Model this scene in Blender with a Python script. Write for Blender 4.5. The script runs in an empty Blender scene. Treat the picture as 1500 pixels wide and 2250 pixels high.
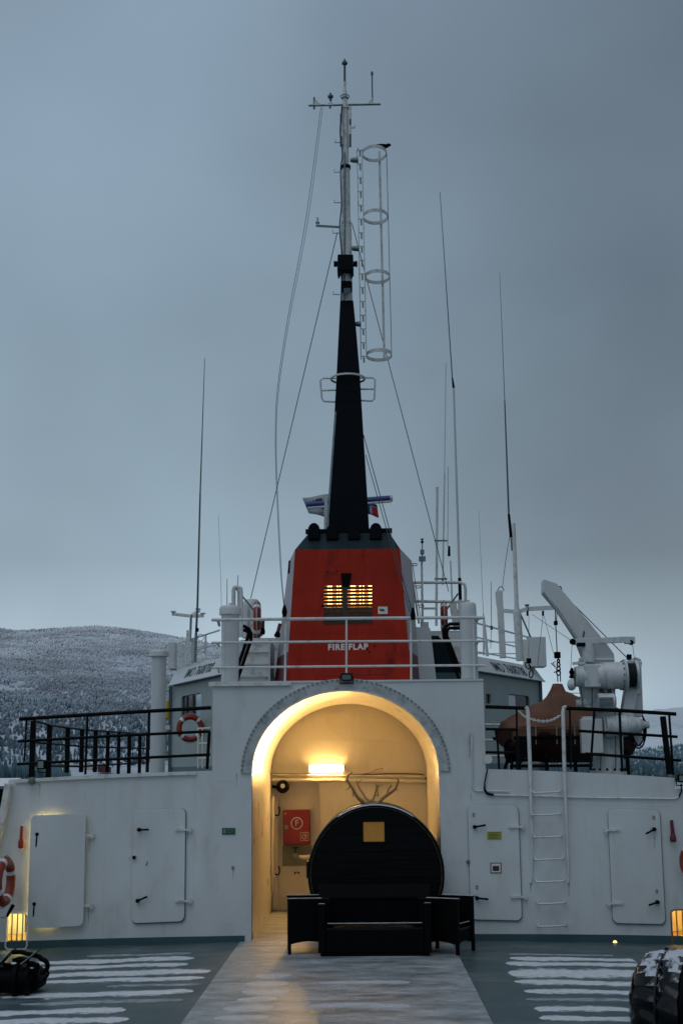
import bpy, bmesh, math, random
import numpy as np
from mathutils import Vector, Matrix, geometry
random.seed(7); rng = np.random.default_rng(7)
R = math.radians
sc = bpy.context.scene
COL = sc.collection

# ------------------------------------------------------------------ camera
F = 3000.0                                   # focal length in pixels of the 1500 x 2250 frame
cd = bpy.data.cameras.new('camera'); cam = bpy.data.objects.new('camera', cd); COL.objects.link(cam)
cd.sensor_fit = 'VERTICAL'; cd.sensor_height = 36; cd.lens = F / 2250 * 36
cd.clip_start = 0.1; cd.clip_end = 60000
CM = Matrix.Rotation(R(0.84), 4, 'Z') @ Matrix.Rotation(math.pi / 2 + R(10.66), 4, 'X') @ Matrix.Rotation(-0.010, 4, 'Z')
CP = Vector((0.33, 0, 2.61))
cam.matrix_world = Matrix.Translation(CP) @ CM
sc.camera = cam

# ------------------------------------------------------------------ sky, sun, exposure
SUN_EL, SUN_AZ = R(62), R(200)
w = bpy.data.worlds.new('World'); sc.world = w; w.use_nodes = True
nt = w.node_tree; nt.nodes.clear()
N = nt.nodes.new; L = nt.links.new
out = N('ShaderNodeOutputWorld'); bg = N('ShaderNodeBackground'); bg.inputs['Strength'].default_value = 1.0
sky = N('ShaderNodeTexSky'); sky.sky_type = 'NISHITA'; sky.sun_disc = False
sky.sun_elevation = SUN_EL; sky.sun_rotation = SUN_AZ; sky.air_density = 2.0; sky.dust_density = 3.0
sks = N('ShaderNodeMix'); sks.data_type = 'RGBA'; sks.blend_type = 'MULTIPLY'; sks.inputs[0].default_value = 1
L(sky.outputs[0], sks.inputs[6]); sks.inputs[7].default_value = (0.05, 0.05, 0.05, 1)
tc = N('ShaderNodeTexCoord'); sep = N('ShaderNodeSeparateXYZ'); L(tc.outputs['Generated'], sep.inputs[0])
ramp = N('ShaderNodeValToRGB'); cr = ramp.color_ramp           # the cloud sheet: paler low down, greyer overhead
L(sep.outputs['Z'], ramp.inputs[0])
stops = [(0.0, (0.42, 0.545, 0.65)), (0.05, (0.50, 0.655, 0.78)), (0.095, (0.43, 0.555, 0.66)), (0.15, (0.285, 0.383, 0.47)),
         (0.34, (0.222, 0.305, 0.385)), (0.55, (0.222, 0.302, 0.39)), (1.0, (0.22, 0.30, 0.385))]
while len(cr.elements) < len(stops): cr.elements.new(0.5)
for e, (p, c) in zip(cr.elements, stops): e.position = p; e.color = (*c, 1)
mp = N('ShaderNodeMapping'); mp.inputs['Scale'].default_value = (1.5, 1.5, 2.0); mp.inputs['Location'].default_value = (0.62, 0.1, 0.33)
L(tc.outputs['Generated'], mp.inputs[0])
nz = N('ShaderNodeTexNoise'); nz.inputs['Scale'].default_value = 1.5; nz.inputs['Detail'].default_value = 5; nz.inputs['Roughness'].default_value = 0.42
L(mp.outputs[0], nz.inputs[0])
cr2 = N('ShaderNodeValToRGB'); e2 = cr2.color_ramp
e2.elements[0].position = 0.34; e2.elements[0].color = (0.72, 0.705, 0.71, 1)
e2.elements[1].position = 0.66; e2.elements[1].color = (1.20, 1.20, 1.185, 1)
L(nz.outputs[0], cr2.inputs[0])
mul = N('ShaderNodeMix'); mul.data_type = 'RGBA'; mul.blend_type = 'MULTIPLY'; mul.inputs[0].default_value = 1
L(ramp.outputs[0], mul.inputs[6]); L(cr2.outputs[0], mul.inputs[7])
grd = N('ShaderNodeMapRange'); grd.interpolation_type = 'SMOOTHSTEP'                 # the evening side of the sky, left, is the brighter one
grd.inputs['From Min'].default_value = -0.35; grd.inputs['From Max'].default_value = 0.40; grd.inputs['To Min'].default_value = 1.14; grd.inputs['To Max'].default_value = 0.76
L(sep.outputs['X'], grd.inputs[0]); mul2 = N('ShaderNodeMix'); mul2.data_type = 'RGBA'; mul2.blend_type = 'MULTIPLY'; mul2.inputs[0].default_value = 1
L(mul.outputs[2], mul2.inputs[6]); L(grd.outputs[0], mul2.inputs[7])
mx = N('ShaderNodeMix'); mx.data_type = 'RGBA'; mx.inputs[0].default_value = 0.90    # a little of the clear sky above shows through
L(sks.outputs[2], mx.inputs[6]); L(mul2.outputs[2], mx.inputs[7])
L(mx.outputs[2], bg.inputs[0]); L(bg.outputs[0], out.inputs[0])

sd = bpy.data.lights.new('sun', 'SUN'); sun = bpy.data.objects.new('sun', sd); COL.objects.link(sun)
sd.energy = 0.50; sd.angle = R(50); sd.color = (0.93, 0.96, 1.0)
sv = Vector((math.sin(SUN_AZ) * math.cos(SUN_EL), math.cos(SUN_AZ) * math.cos(SUN_EL), math.sin(SUN_EL)))   # towards the sun
sun.rotation_euler = sv.to_track_quat('Z', 'Y').to_euler(); sun.location = (0, -10, 30)
sc.view_settings.view_transform = 'Standard'; sc.view_settings.look = 'None'
sc.view_settings.exposure = 0; sc.view_settings.gamma = 1

# ------------------------------------------------------------------ helpers: picture point -> place
def ray(px, py): return (CM @ Vector(((px - 750) / F, -(py - 1125) / F, -1, 0))).to_3d()
def U(px, py, Y):
    d = ray(px, py); return CP + d * ((Y - CP.y) / d.y)
def UX(px, py, X):
    d = ray(px, py); return CP + d * ((X - CP.x) / d.x)
def deck_z(x): return -0.0035 * x * x
def D(px, py):
    d = ray(px, py); z = 0
    for _ in range(8):
        p = CP + d * ((z - CP.z) / d.z); z = deck_z(p.x)
    return p
def S(Y): return Y * 0.983 / F               # metres per pixel at depth Y
def V(*a): return Vector(a)

# ------------------------------------------------------------------ helpers: materials
def mat(name, col, rough=0.5, metal=0.0, var=0.12, scale=3.0, bump=0.0, bscale=20.0, stretch=(1, 1, 1), dirt=None, dirt_amt=0.0, dirt_scale=1.5, coat=0.0, emis=None, estr=0.0, spec=None):
    m = bpy.data.materials.new(name); m.use_nodes = True
    t = m.node_tree; b = t.nodes['Principled BSDF']
    b.inputs['Roughness'].default_value = rough; b.inputs['Metallic'].default_value = metal
    if coat: b.inputs['Coat Weight'].default_value = coat; b.inputs['Coat Roughness'].default_value = 0.15
    if spec is None and max(col) < 0.03: spec = 0.07
    if spec is not None: b.inputs['Specular IOR Level'].default_value = spec
    n = t.nodes.new; l = t.links.new
    tcd = n('ShaderNodeTexCoord'); mpp = n('ShaderNodeMapping'); mpp.inputs['Scale'].default_value = stretch
    l(tcd.outputs['Object'], mpp.inputs[0])
    no = n('ShaderNodeTexNoise'); no.inputs['Scale'].default_value = scale; no.inputs['Detail'].default_value = 8; no.inputs['Roughness'].default_value = 0.6
    l(mpp.outputs[0], no.inputs[0])
    rp = n('ShaderNodeValToRGB'); rp.color_ramp.elements[0].position = 0.3; rp.color_ramp.elements[1].position = 0.7
    c = Vector(col)
    rp.color_ramp.elements[0].color = (*[x * (1 - var) for x in c], 1); rp.color_ramp.elements[1].color = (*[min(1, x * (1 + var)) for x in c], 1)
    l(no.outputs[0], rp.inputs[0]); last = rp.outputs[0]
    if dirt is not None:
        n2 = n('ShaderNodeTexNoise'); n2.inputs['Scale'].default_value = dirt_scale; n2.inputs['Detail'].default_value = 10; n2.inputs['Roughness'].default_value = 0.65
        l(mpp.outputs[0], n2.inputs[0])
        r2 = n('ShaderNodeValToRGB'); r2.color_ramp.elements[0].position = 0.52; r2.color_ramp.elements[1].position = 0.75
        r2.color_ramp.elements[0].color = (0, 0, 0, 1); r2.color_ramp.elements[1].color = (dirt_amt,) * 3 + (1,)
        l(n2.outputs[0], r2.inputs[0])
        mi = n('ShaderNodeMix'); mi.data_type = 'RGBA'; l(r2.outputs[0], mi.inputs[0]); l(last, mi.inputs[6]); mi.inputs[7].default_value = (*dirt, 1)
        last = mi.outputs[2]
    l(last, b.inputs['Base Color'])
    # uneven gloss
    mr = n('ShaderNodeMapRange'); mr.inputs['To Min'].default_value = max(0.02, rough - 0.1); mr.inputs['To Max'].default_value = min(1, rough + 0.1)
    l(no.outputs[0], mr.inputs[0]); l(mr.outputs[0], b.inputs['Roughness'])
    if bump:
        nb = n('ShaderNodeTexNoise'); nb.inputs['Scale'].default_value = bscale; nb.inputs['Detail'].default_value = 4
        l(mpp.outputs[0], nb.inputs[0])
        bu = n('ShaderNodeBump'); bu.inputs['Strength'].default_value = bump; bu.inputs['Distance'].default_value = 0.02
        l(nb.outputs[0], bu.inputs['Height']); l(bu.outputs[0], b.inputs['Normal'])
    if emis: b.inputs['Emission Color'].default_value = (*emis, 1); b.inputs['Emission Strength'].default_value = estr
    return m
M = {}
M['white'] = mat('white_ship_paint', (0.585, 0.605, 0.61), 0.40, var=0.09, scale=1.1, bump=0.35, bscale=3.2, stretch=(1, 1, 0.45), dirt=(0.40, 0.385, 0.35), dirt_amt=0.55, dirt_scale=2.6)
M['white2'] = mat('white_fitting_paint', (0.62, 0.63, 0.62), 0.4, var=0.08, scale=6, bump=0.1, dirt=(0.20, 0.17, 0.14), dirt_amt=0.75, dirt_scale=7)
M['chipped'] = mat('chipped_white_paint', (0.60, 0.62, 0.62), 0.5, var=0.1, scale=8, dirt=(0.05, 0.09, 0.10), dirt_amt=0.95, dirt_scale=9)
M['cream'] = mat('cream_gloss_paint', (0.72, 0.68, 0.60), 0.30, var=0.05, scale=2.5, bump=0.5, bscale=9, dirt=(0.55, 0.50, 0.42), dirt_amt=0.3, dirt_scale=3, coat=0.3)
M['creamflat'] = mat('cream_wall_paint', (0.68, 0.64, 0.56), 0.45, var=0.06, scale=2.5, bump=0.15, bscale=7, dirt=(0.42, 0.36, 0.29), dirt_amt=0.4, dirt_scale=2.5)
M['arch'] = mat('weathered_grey_flange', (0.42, 0.44, 0.44), 0.6, var=0.2, scale=5, bump=0.2, dirt=(0.07, 0.09, 0.095), dirt_amt=0.8, dirt_scale=6)
M['black'] = mat('black_rail_paint', (0.0035, 0.003, 0.003), 0.38, var=0.3, scale=6)
M['matblack'] = mat('matt_black', (0.0016, 0.002, 0.003), 0.6, var=0.3, scale=5)
M['funnelblack'] = mat('dark_funnel_paint', (0.0022, 0.0045, 0.007), 0.45, var=0.25, scale=3, bump=0.1, dirt=(0.005, 0.010, 0.014), dirt_amt=0.5)
M['cap'] = mat('slate_funnel_cap', (0.008, 0.021, 0.028), 0.5, spec=0.2, var=0.2, scale=3, dirt=(0.008, 0.012, 0.015), dirt_amt=0.7, dirt_scale=4)
M['red'] = mat('red_funnel_paint', (0.36, 0.024, 0.011), 0.5, spec=0.12, var=0.22, scale=1.9, stretch=(1, 1, 0.45), bump=0.3, bscale=26, dirt=(0.085, 0.008, 0.008), dirt_amt=0.9, dirt_scale=2.2)
M['pink'] = mat('sky_sheen_funnel_side', (0.40, 0.35, 0.37), 0.5, var=0.16, scale=2.5, stretch=(1, 1, 0.3), dirt=(0.25, 0.06, 0.07), dirt_amt=0.6, dirt_scale=2.0)
M['darkred'] = mat('dark_red_paint', (0.10, 0.008, 0.012), 0.5, var=0.2, scale=3)
M['teal'] = mat('teal_skirting_paint', (0.030, 0.078, 0.090), 0.45, var=0.18, scale=3, dirt=(0.015, 0.045, 0.05), dirt_amt=0.7)
M['gap_shadow'] = mat('grey_green_gap_shadow', (0.10, 0.15, 0.16), 0.6, var=0.2)
M['orange'] = mat('orange_plastic', (0.25, 0.024, 0.010), 0.42, var=0.12, scale=6, dirt=(0.2, 0.02, 0.01), dirt_amt=0.4)
M['band'] = mat('white_reflective_band', (0.66, 0.66, 0.66), 0.4, var=0.05)
M['rope'] = mat('pale_rope', (0.45, 0.43, 0.40), 0.8, var=0.1, scale=40)
M['galv'] = mat('galvanised_steel', (0.16, 0.21, 0.22), 0.45, metal=0.5, var=0.25, scale=8)
M['wire'] = mat('dark_wire_rope', (0.035, 0.05, 0.06), 0.5, metal=0.3, var=0.1)
M['whip'] = mat('dark_green_fibreglass', (0.06, 0.085, 0.09), 0.45, var=0.15, scale=4)
M['whipw'] = mat('white_fibreglass', (0.55, 0.57, 0.57), 0.4, var=0.08, scale=4, dirt=(0.2, 0.22, 0.22), dirt_amt=0.4)
M['canvas'] = mat('brown_boat_canvas', (0.15, 0.058, 0.027), 0.75, var=0.25, scale=2.2, bump=0.8, bscale=5, dirt=(0.20, 0.115, 0.08), dirt_amt=0.6, dirt_scale=1.6)
M['hull'] = mat('dark_red_boat_hull', (0.045, 0.006, 0.006), 0.4, var=0.2)
M['rubber'] = mat('black_rubber', (0.002, 0.0026, 0.003), 0.55, var=0.3, scale=8)
M['rattan'] = mat('black_woven_rattan', (0.0016, 0.0016, 0.0022), 0.45, var=0.3, scale=25, bump=0.6, bscale=60)
M['cushion'] = mat('black_wet_vinyl', (0.0015, 0.0015, 0.002), 0.25, var=0.2, scale=8, coat=0.4)
M['plank'] = mat('black_stained_timber', (0.002, 0.0028, 0.0036), 0.45, spec=0.09, var=0.5, scale=5, stretch=(0.3, 1, 4), bump=0.3, bscale=10)
M['stave'] = mat('weathered_dark_timber', (0.075, 0.058, 0.035), 0.65, var=0.35, scale=4, stretch=(3, 0.3, 3), bump=0.3)
M['bone'] = mat('old_antler', (0.34, 0.20, 0.075), 0.35, var=0.25, scale=9, dirt=(0.25, 0.15, 0.07), dirt_amt=0.6, dirt_scale=8)
M['gloss'] = mat('glossy_black_cover', (0.006, 0.007, 0.009), 0.14, var=0.2, scale=4, bump=0.5, bscale=3.5, coat=0.6)
def snowy_gloss():
    m = mat('glossy_black_cover_with_snow', (0.003, 0.0035, 0.005), 0.16, var=0.2, scale=4, bump=0.9, bscale=4.5, coat=0.5); t = m.node_tree; b = t.nodes['Principled BSDF']; n = t.nodes.new; l = t.links.new
    g = n('ShaderNodeNewGeometry'); sp_ = n('ShaderNodeSeparateXYZ'); l(g.outputs['Normal'], sp_.inputs[0]); tcd = n('ShaderNodeTexCoord')
    nn = n('ShaderNodeTexNoise'); nn.inputs['Scale'].default_value = 7; nn.inputs['Detail'].default_value = 9; nn.inputs['Roughness'].default_value = .7; l(tcd.outputs['Object'], nn.inputs[0])
    ad = n('ShaderNodeMath'); ad.operation = 'MULTIPLY_ADD'; l(nn.outputs[0], ad.inputs[0]); ad.inputs[1].default_value = 1.5; l(sp_.outputs['Z'], ad.inputs[2])
    rp = n('ShaderNodeMapRange'); rp.inputs['From Min'].default_value = 1.46; rp.inputs['From Max'].default_value = 1.62; l(ad.outputs[0], rp.inputs[0])
    old = b.inputs['Base Color'].links[0].from_socket; mi = n('ShaderNodeMix'); mi.data_type = 'RGBA'; l(rp.outputs[0], mi.inputs[0]); l(old, mi.inputs[6]); mi.inputs[7].default_value = (.55, .57, .61, 1); l(mi.outputs[2], b.inputs['Base Color'])
    oldr = b.inputs['Roughness'].links[0].from_socket; mf = n('ShaderNodeMix'); l(rp.outputs[0], mf.inputs[0]); l(oldr, mf.inputs[2]); mf.inputs[3].default_value = .8; l(mf.outputs[0], b.inputs['Roughness'])
    cw_ = n('ShaderNodeMapRange'); cw_.inputs['To Min'].default_value = .5; cw_.inputs['To Max'].default_value = 0; l(rp.outputs[0], cw_.inputs[0]); l(cw_.outputs[0], b.inputs['Coat Weight'])
    return m
M['snowgloss'] = snowy_gloss()
M['snow'] = mat('frozen_snow', (0.80, 0.81, 0.84), 0.75, var=0.08, scale=9, bump=0.4, bscale=30)
def thin_snow(name, c_snow, c_wet, lo, hi):
    m = mat(name, c_snow, 0.7, var=0.14, scale=14, bump=0.3, bscale=30); t = m.node_tree; b = t.nodes['Principled BSDF']; n = t.nodes.new; l = t.links.new
    tcd = n('ShaderNodeTexCoord'); mp_ = n('ShaderNodeMapping'); mp_.inputs['Scale'].default_value = (1.6, 6, 1); l(tcd.outputs['Object'], mp_.inputs[0])
    a = n('ShaderNodeTexNoise'); a.inputs['Scale'].default_value = 3.0; a.inputs['Detail'].default_value = 10; a.inputs['Roughness'].default_value = .72; l(mp_.outputs[0], a.inputs[0])
    at = n('ShaderNodeAttribute'); at.attribute_name = 'core'                      # how thick the snow lies: nothing at the rim
    su = n('ShaderNodeMath'); su.operation = 'MULTIPLY_ADD'; l(at.outputs['Fac'], su.inputs[0]); su.inputs[1].default_value = .30; l(a.outputs[0], su.inputs[2])
    r_ = n('ShaderNodeMapRange'); r_.inputs['From Min'].default_value = lo; r_.inputs['From Max'].default_value = hi; l(su.outputs[0], r_.inputs[0])
    old = b.inputs['Base Color'].links[0].from_socket; mi = n('ShaderNodeMix'); mi.data_type = 'RGBA'; l(r_.outputs[0], mi.inputs[0]); mi.inputs[6].default_value = (*c_wet, 1); l(old, mi.inputs[7]); l(mi.outputs[2], b.inputs['Base Color'])
    oldr = b.inputs['Roughness'].links[0].from_socket; mf = n('ShaderNodeMix'); l(r_.outputs[0], mf.inputs[0]); mf.inputs[2].default_value = .35; l(oldr, mf.inputs[3]); l(mf.outputs[0], b.inputs['Roughness'])
    return m
M['streak'] = thin_snow('thin_deck_snow', (0.66, 0.67, 0.70), (0.050, 0.092, 0.098), 0.57, 0.68)
M['streakthin'] = thin_snow('melting_deck_snow', (0.46, 0.48, 0.51), (0.050, 0.092, 0.098), 0.68, 0.86)
M['frostpatch'] = thin_snow('walkway_frost', (0.56, 0.58, 0.61), (0.34, 0.365, 0.38), 0.60, 0.86)
M['snowglint'] = mat('snow_highlight_film', (0.46, 0.49, 0.53), 0.75, var=0.25, scale=12, bump=0.3, bscale=30)
M['green'] = mat('green_sign', (0.012, 0.075, 0.04), 0.5, var=0.1)
M['yellow'] = mat('yellow_sign', (0.34, 0.32, 0.03), 0.5, var=0.1)
M['buoyyel'] = mat('yellow_plastic', (0.5, 0.36, 0.02), 0.5, var=0.1)
M['print'] = mat('dark_print', (0.012, 0.022, 0.035), 0.6, var=0.1)
M['printw'] = mat('white_print', (0.66, 0.64, 0.62), 0.6, var=0.08, scale=30)
M['firered'] = mat('fire_cabinet_red', (0.20, 0.010, 0.013), 0.4, var=0.08, scale=3)
M['blue'] = mat('blue_radar_paint', (0.010, 0.035, 0.16), 0.4, var=0.1)
M['flagw'] = mat('thin_grey_flag', (0.30, 0.32, 0.36), 0.8, var=0.12, scale=3)
M['flagr'] = mat('red_flag_cloth', (0.42, 0.015, 0.035), 0.8, var=0.1)
M['flagb'] = mat('navy_flag_cloth', (0.012, 0.03, 0.09), 0.8, var=0.1)
M['glass'] = mat('dark_window_glass', (0.012, 0.022, 0.028), 0.08, var=0.05)
M['clear'] = mat('pale_window_glass', (0.30, 0.38, 0.44), 0.06, var=0.03)
M['lens'] = mat('floodlight_glass', (0.13, 0.16, 0.16), 0.2, var=0.2)
M['feather'] = mat('black_feathers', (0.006, 0.006, 0.007), 0.5, var=0.3, scale=30)
M['lamp'] = mat('lit_tube_diffuser', (0.8, 0.7, 0.5), 0.4, emis=(1.0, 0.585, 0.185), estr=350)
M['lampside'] = mat('glowing_lamp_side', (0.8, 0.7, 0.5), 0.4, emis=(1.0, 0.58, 0.19), estr=14)
M['glow'] = mat('lit_yellow_lamp', (0.8, 0.7, 0.4), 0.4, emis=(1.0, 0.82, 0.30), estr=42)
M['leak'] = mat('lit_door_strip', (0.8, 0.7, 0.4), 0.4, emis=(1.0, 0.76, 0.22), estr=22)
M['glow2'] = mat('lit_amber_lamp', (0.8, 0.7, 0.4), 0.4, emis=(1.0, 0.55, 0.12), estr=24)
M['bulb'] = mat('lit_funnel_bulb', (0.8, 0.7, 0.5), 0.4, emis=(1.0, 0.50, 0.13), estr=9)
M['spot'] = mat('lit_small_deck_light', (0.8, 0.7, 0.5), 0.4, emis=(1.0, 0.62, 0.2), estr=2.2)
M['amber'] = mat('amber_sauna_window', (0.20, 0.10, 0.012), 0.35, var=0.15, scale=14, emis=(0.30, 0.135, 0.012), estr=0.3)
M['brownslat'] = mat('sooty_louvre_paint', (0.035, 0.018, 0.008), 0.5, var=0.3, scale=6)
M['teakrail'] = mat('dark_varnished_handrail', (0.004, 0.003, 0.003), 0.35, var=0.2)

# ------------------------------------------------------------------ helpers: meshes
ORG = {}
class MB:
    def __init__(s): s.v = []; s.f = []
    def add(s, vs, fs):
        o = len(s.v); s.v += [Vector(v) for v in vs]; s.f += [[i + o for i in f] for f in fs]; return s
    def box(s, a, b):
        x0, y0, z0 = a; x1, y1, z1 = b
        return s.add([(x0, y0, z0), (x1, y0, z0), (x1, y1, z0), (x0, y1, z0), (x0, y0, z1), (x1, y0, z1), (x1, y1, z1), (x0, y1, z1)],
                     [(0, 3, 2, 1), (4, 5, 6, 7), (0, 1, 5, 4), (1, 2, 6, 5), (2, 3, 7, 6), (3, 0, 4, 7)])
    def obox(s, c, ex, ey, ez):               # oriented box: centre and half vectors
        c, ex, ey, ez = map(Vector, (c, ex, ey, ez)); vs = []
        for k in (-1, 1):
            for a, b in ((-1, -1), (1, -1), (1, 1), (-1, 1)): vs.append(c + ex * a + ey * b + ez * k)
        return s.add(vs, [(0, 3, 2, 1), (4, 5, 6, 7), (0, 1, 5, 4), (1, 2, 6, 5), (2, 3, 7, 6), (3, 0, 4, 7)])
    def bar(s, p, q, wx, wy=None, up=(0, 1, 0)):   # rectangular bar between two points
        p, q = Vector(p), Vector(q); d = q - p; wy = wx if wy is None else wy
        u = Vector(up); a = d.cross(u)
        if a.length < 1e-5: a = d.cross(Vector((1, 0, 0)))
        a.normalize(); b = d.cross(a).normalized()
        return s.obox((p + q) / 2, a * wx / 2, b * wy / 2, d / 2)
    def tube(s, pts, r, seg=8, closed=False, cap=True):
        pts = [Vector(p) for p in pts]; n = len(pts); rs = r if isinstance(r, (list, tuple)) else [r] * n
        t0 = (pts[1] - pts[0]).normalized(); a = t0.cross(Vector((0, 0, 1)))
        if a.length < 1e-3: a = t0.cross(Vector((1, 0, 0)))
        a.normalize(); o = len(s.v)
        for i, p in enumerate(pts):
            if closed: t = pts[(i + 1) % n] - pts[i - 1]
            else: t = pts[min(i + 1, n - 1)] - pts[max(i - 1, 0)]
            t.normalize(); a = (a - t * a.dot(t))
            if a.length < 1e-6: a = t.orthogonal()
            a.normalize(); b = t.cross(a)
            for k in range(seg):
                an = 2 * math.pi * k / seg; s.v.append(p + (a * math.cos(an) + b * math.sin(an)) * rs[i])
        for i in range(n if closed else n - 1):
            j = (i + 1) % n
            for k in range(seg):
                k2 = (k + 1) % seg; s.f.append([o + i * seg + k, o + i * seg + k2, o + j * seg + k2, o + j * seg + k])
        if cap and not closed:
            s.f.append([o + k for k in range(seg)][::-1]); s.f.append([o + (n - 1) * seg + k for k in range(seg)])
        return s
    def cyl(s, p, q, r, r2=None, seg=16): return s.tube([p, q], [r, r if r2 is None else r2], seg)
    def lathe(s, p, axis, prof, seg=24):
        ax = Vector(axis).normalized(); p = Vector(p)
        return s.tube_raw([(p + ax * t, rr) for t, rr in prof], ax, seg)
    def tube_raw(s, rings, ax, seg):
        a = ax.orthogonal().normalized(); b = ax.cross(a); o = len(s.v)
        for c, r in rings:
            for k in range(seg):
                an = 2 * math.pi * k / seg; s.v.append(c + (a * math.cos(an) + b * math.sin(an)) * max(r, 1e-4))
        for i in range(len(rings) - 1):
            for k in range(seg):
                k2 = (k + 1) % seg; s.f.append([o + i * seg + k, o + i * seg + k2, o + (i + 1) * seg + k2, o + (i + 1) * seg + k])
        s.f.append([o + k for k in range(seg)][::-1]); s.f.append([o + (len(rings) - 1) * seg + k for k in range(seg)])
        return s
    def sphere(s, c, r, seg=12, sc_=(1, 1, 1)):
        c = Vector(c); rings = 8; o = len(s.v)
        for i in range(rings + 1):
            ph = math.pi * i / rings
            for k in range(seg):
                an = 2 * math.pi * k / seg
                s.v.append(c + Vector((math.sin(ph) * math.cos(an) * sc_[0], math.sin(ph) * math.sin(an) * sc_[1], math.cos(ph) * sc_[2])) * r)
        for i in range(rings):
            for k in range(seg):
                k2 = (k + 1) % seg; s.f.append([o + i * seg + k, o + (i + 1) * seg + k, o + (i + 1) * seg + k2, o + i * seg + k2])
        return s
    def prism(s, poly, y0, y1):               # polygon [(x,z)] pulled along Y
        n = len(poly); vs = [(x, y0, z) for x, z in poly] + [(x, y1, z) for x, z in poly]
        fs = [list(range(n)), list(range(2 * n - 1, n - 1, -1))] + [[i, i + n, (i + 1) % n + n, (i + 1) % n] for i in range(n)]
        return s.add(vs, fs)
    def plate(s, outline, holes, y0, y1):      # polygon with holes pulled along Y
        loops = [outline] + list(holes); pts = []; edges = []
        for lp in loops:
            o = len(pts); pts += [Vector(p) for p in lp]; edges += [(o + i, o + (i + 1) % len(lp)) for i in range(len(lp))]
        vv, ee, ff, *_ = geometry.delaunay_2d_cdt(pts, edges, [], 0, 1e-6)
        def inside(p, lp):
            c = False; j = len(lp) - 1
            for i in range(len(lp)):
                (xi, yi), (xj, yj) = lp[i], lp[j]
                if (yi > p[1]) != (yj > p[1]) and p[0] < (xj - xi) * (p[1] - yi) / (yj - yi) + xi: c = not c
                j = i
            return c
        fs = []
        for f in ff:
            c = sum((vv[i] for i in f), Vector((0, 0))) / len(f)
            if inside(c, outline) and not any(inside(c, h) for h in holes): fs.append(list(f))
        nv = len(vv)
        s_v = [(p.x, y0, p.y) for p in vv] + [(p.x, y1, p.y) for p in vv]
        s.add(s_v, fs + [[i + nv for i in reversed(f)] for f in fs])
        for lp in loops:
            n = len(lp); s.add([(x, y0, z) for x, z in lp] + [(x, y1, z) for x, z in lp], [[i, i + n, (i + 1) % n + n, (i + 1) % n] for i in range(n)])
        return s
    def xf(s, m):
        s.v = [m @ v for v in s.v]; return s
    def build(s, name, m, parent=None, smooth=None, bevel=0, kind=None, label=None):
        org = ORG[parent.name] if parent else Vector((0, 0, 0))
        me = bpy.data.meshes.new(name); me.from_pydata([tuple(v - org) for v in s.v], [], s.f)
        bm = bmesh.new(); bm.from_mesh(me); bmesh.ops.remove_doubles(bm, verts=bm.verts, dist=1e-5); bmesh.ops.recalc_face_normals(bm, faces=bm.faces); bm.to_mesh(me); bm.free()
        me.materials.append(M[m] if isinstance(m, str) else m)
        o = bpy.data.objects.new(name, me); COL.objects.link(o)
        if parent: o.parent = parent
        ORG[o.name] = org
        if smooth:
            me.polygons.foreach_set('use_smooth', [True] * len(me.polygons)); me.set_sharp_from_angle(angle=R(smooth))
        if bevel:
            b = o.modifiers.new('edge', 'BEVEL'); b.width = bevel; b.segments = 2; b.limit_method = 'ANGLE'; b.angle_limit = R(40)
        if kind: o['kind'] = kind
        if label: o['label'] = label
        return o
def thing(name, label, cat, loc, group=None):
    o = bpy.data.objects.new(name, None); COL.objects.link(o); o.location = loc; o.empty_display_size = 0.2
    ORG[o.name] = Vector(loc); o['label'] = label; o['category'] = cat
    if group: o['group'] = group
    return o
def tag(o, label, cat, group=None):
    o['label'] = label; o['category'] = cat
    if group: o['group'] = group
    return o
def struct(o): o['kind'] = 'structure'; return o
def text(name, body, o, ex, ey, size, m, parent, depth=0.004, bold=0.0):
    cu = bpy.data.curves.new(name, 'FONT'); cu.body = body; cu.size = size; cu.extrude = depth / size if False else depth; cu.align_x = 'CENTER'; cu.align_y = 'CENTER'; cu.offset = bold; cu.space_character = 1.0 + bold * 28
    tmp = bpy.data.objects.new(name + '_tmp', cu); COL.objects.link(tmp)
    dg = bpy.context.evaluated_depsgraph_get(); me = bpy.data.meshes.new_from_object(tmp.evaluated_get(dg))
    bpy.data.objects.remove(tmp)
    ex, ey = Vector(ex).normalized(), Vector(ey); ey = (ey - ex * ey.dot(ex)).normalized(); ez = ex.cross(ey)
    mb = MB(); mb.add([Vector(o) + ex * v.co.x + ey * v.co.y + ez * v.co.z for v in me.vertices], [list(p.vertices) for p in me.polygons])
    return mb.build(name, m, parent)
def rrect(x0, z0, x1, z1, r, n=5, sl=0.0):
    pts = []; xc = (x0 + x1) / 2
    for cx, cz, a0 in ((x1 - r, z1 - r, 0), (x0 + r, z1 - r, 90), (x0 + r, z0 + r, 180), (x1 - r, z0 + r, 270)):
        for k in range(n + 1):
            a = R(a0 + 90 * k / n); x = cx + r * math.cos(a); pts.append((x, cz + r * math.sin(a) + sl * (x - xc)))
    return pts
def arcpts(p, q, sag, n=12):
    p, q = Vector(p), Vector(q); return [p.lerp(q, i / n) + Vector((0, 0, -4 * sag * (i / n) * (1 - i / n))) for i in range(n + 1)]
def smoothpath(pts, n=6):                     # Catmull-Rom
    pts = [Vector(p) for p in pts]; P = [pts[0] * 2 - pts[1]] + pts + [pts[-1] * 2 - pts[-2]]; o = []
    for i in range(1, len(P) - 2):
        for k in range(n):
            t = k / n; a, b, c, d = P[i - 1:i + 3]
            o.append(0.5 * ((2 * b) + (c - a) * t + (2 * a - 5 * b + 4 * c - d) * t * t + (3 * b - a - 3 * c + d) * t ** 3))
    return o + [pts[-1]]
def PP(lst, Y): return [U(x, y, Y) for x, y in lst]

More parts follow.
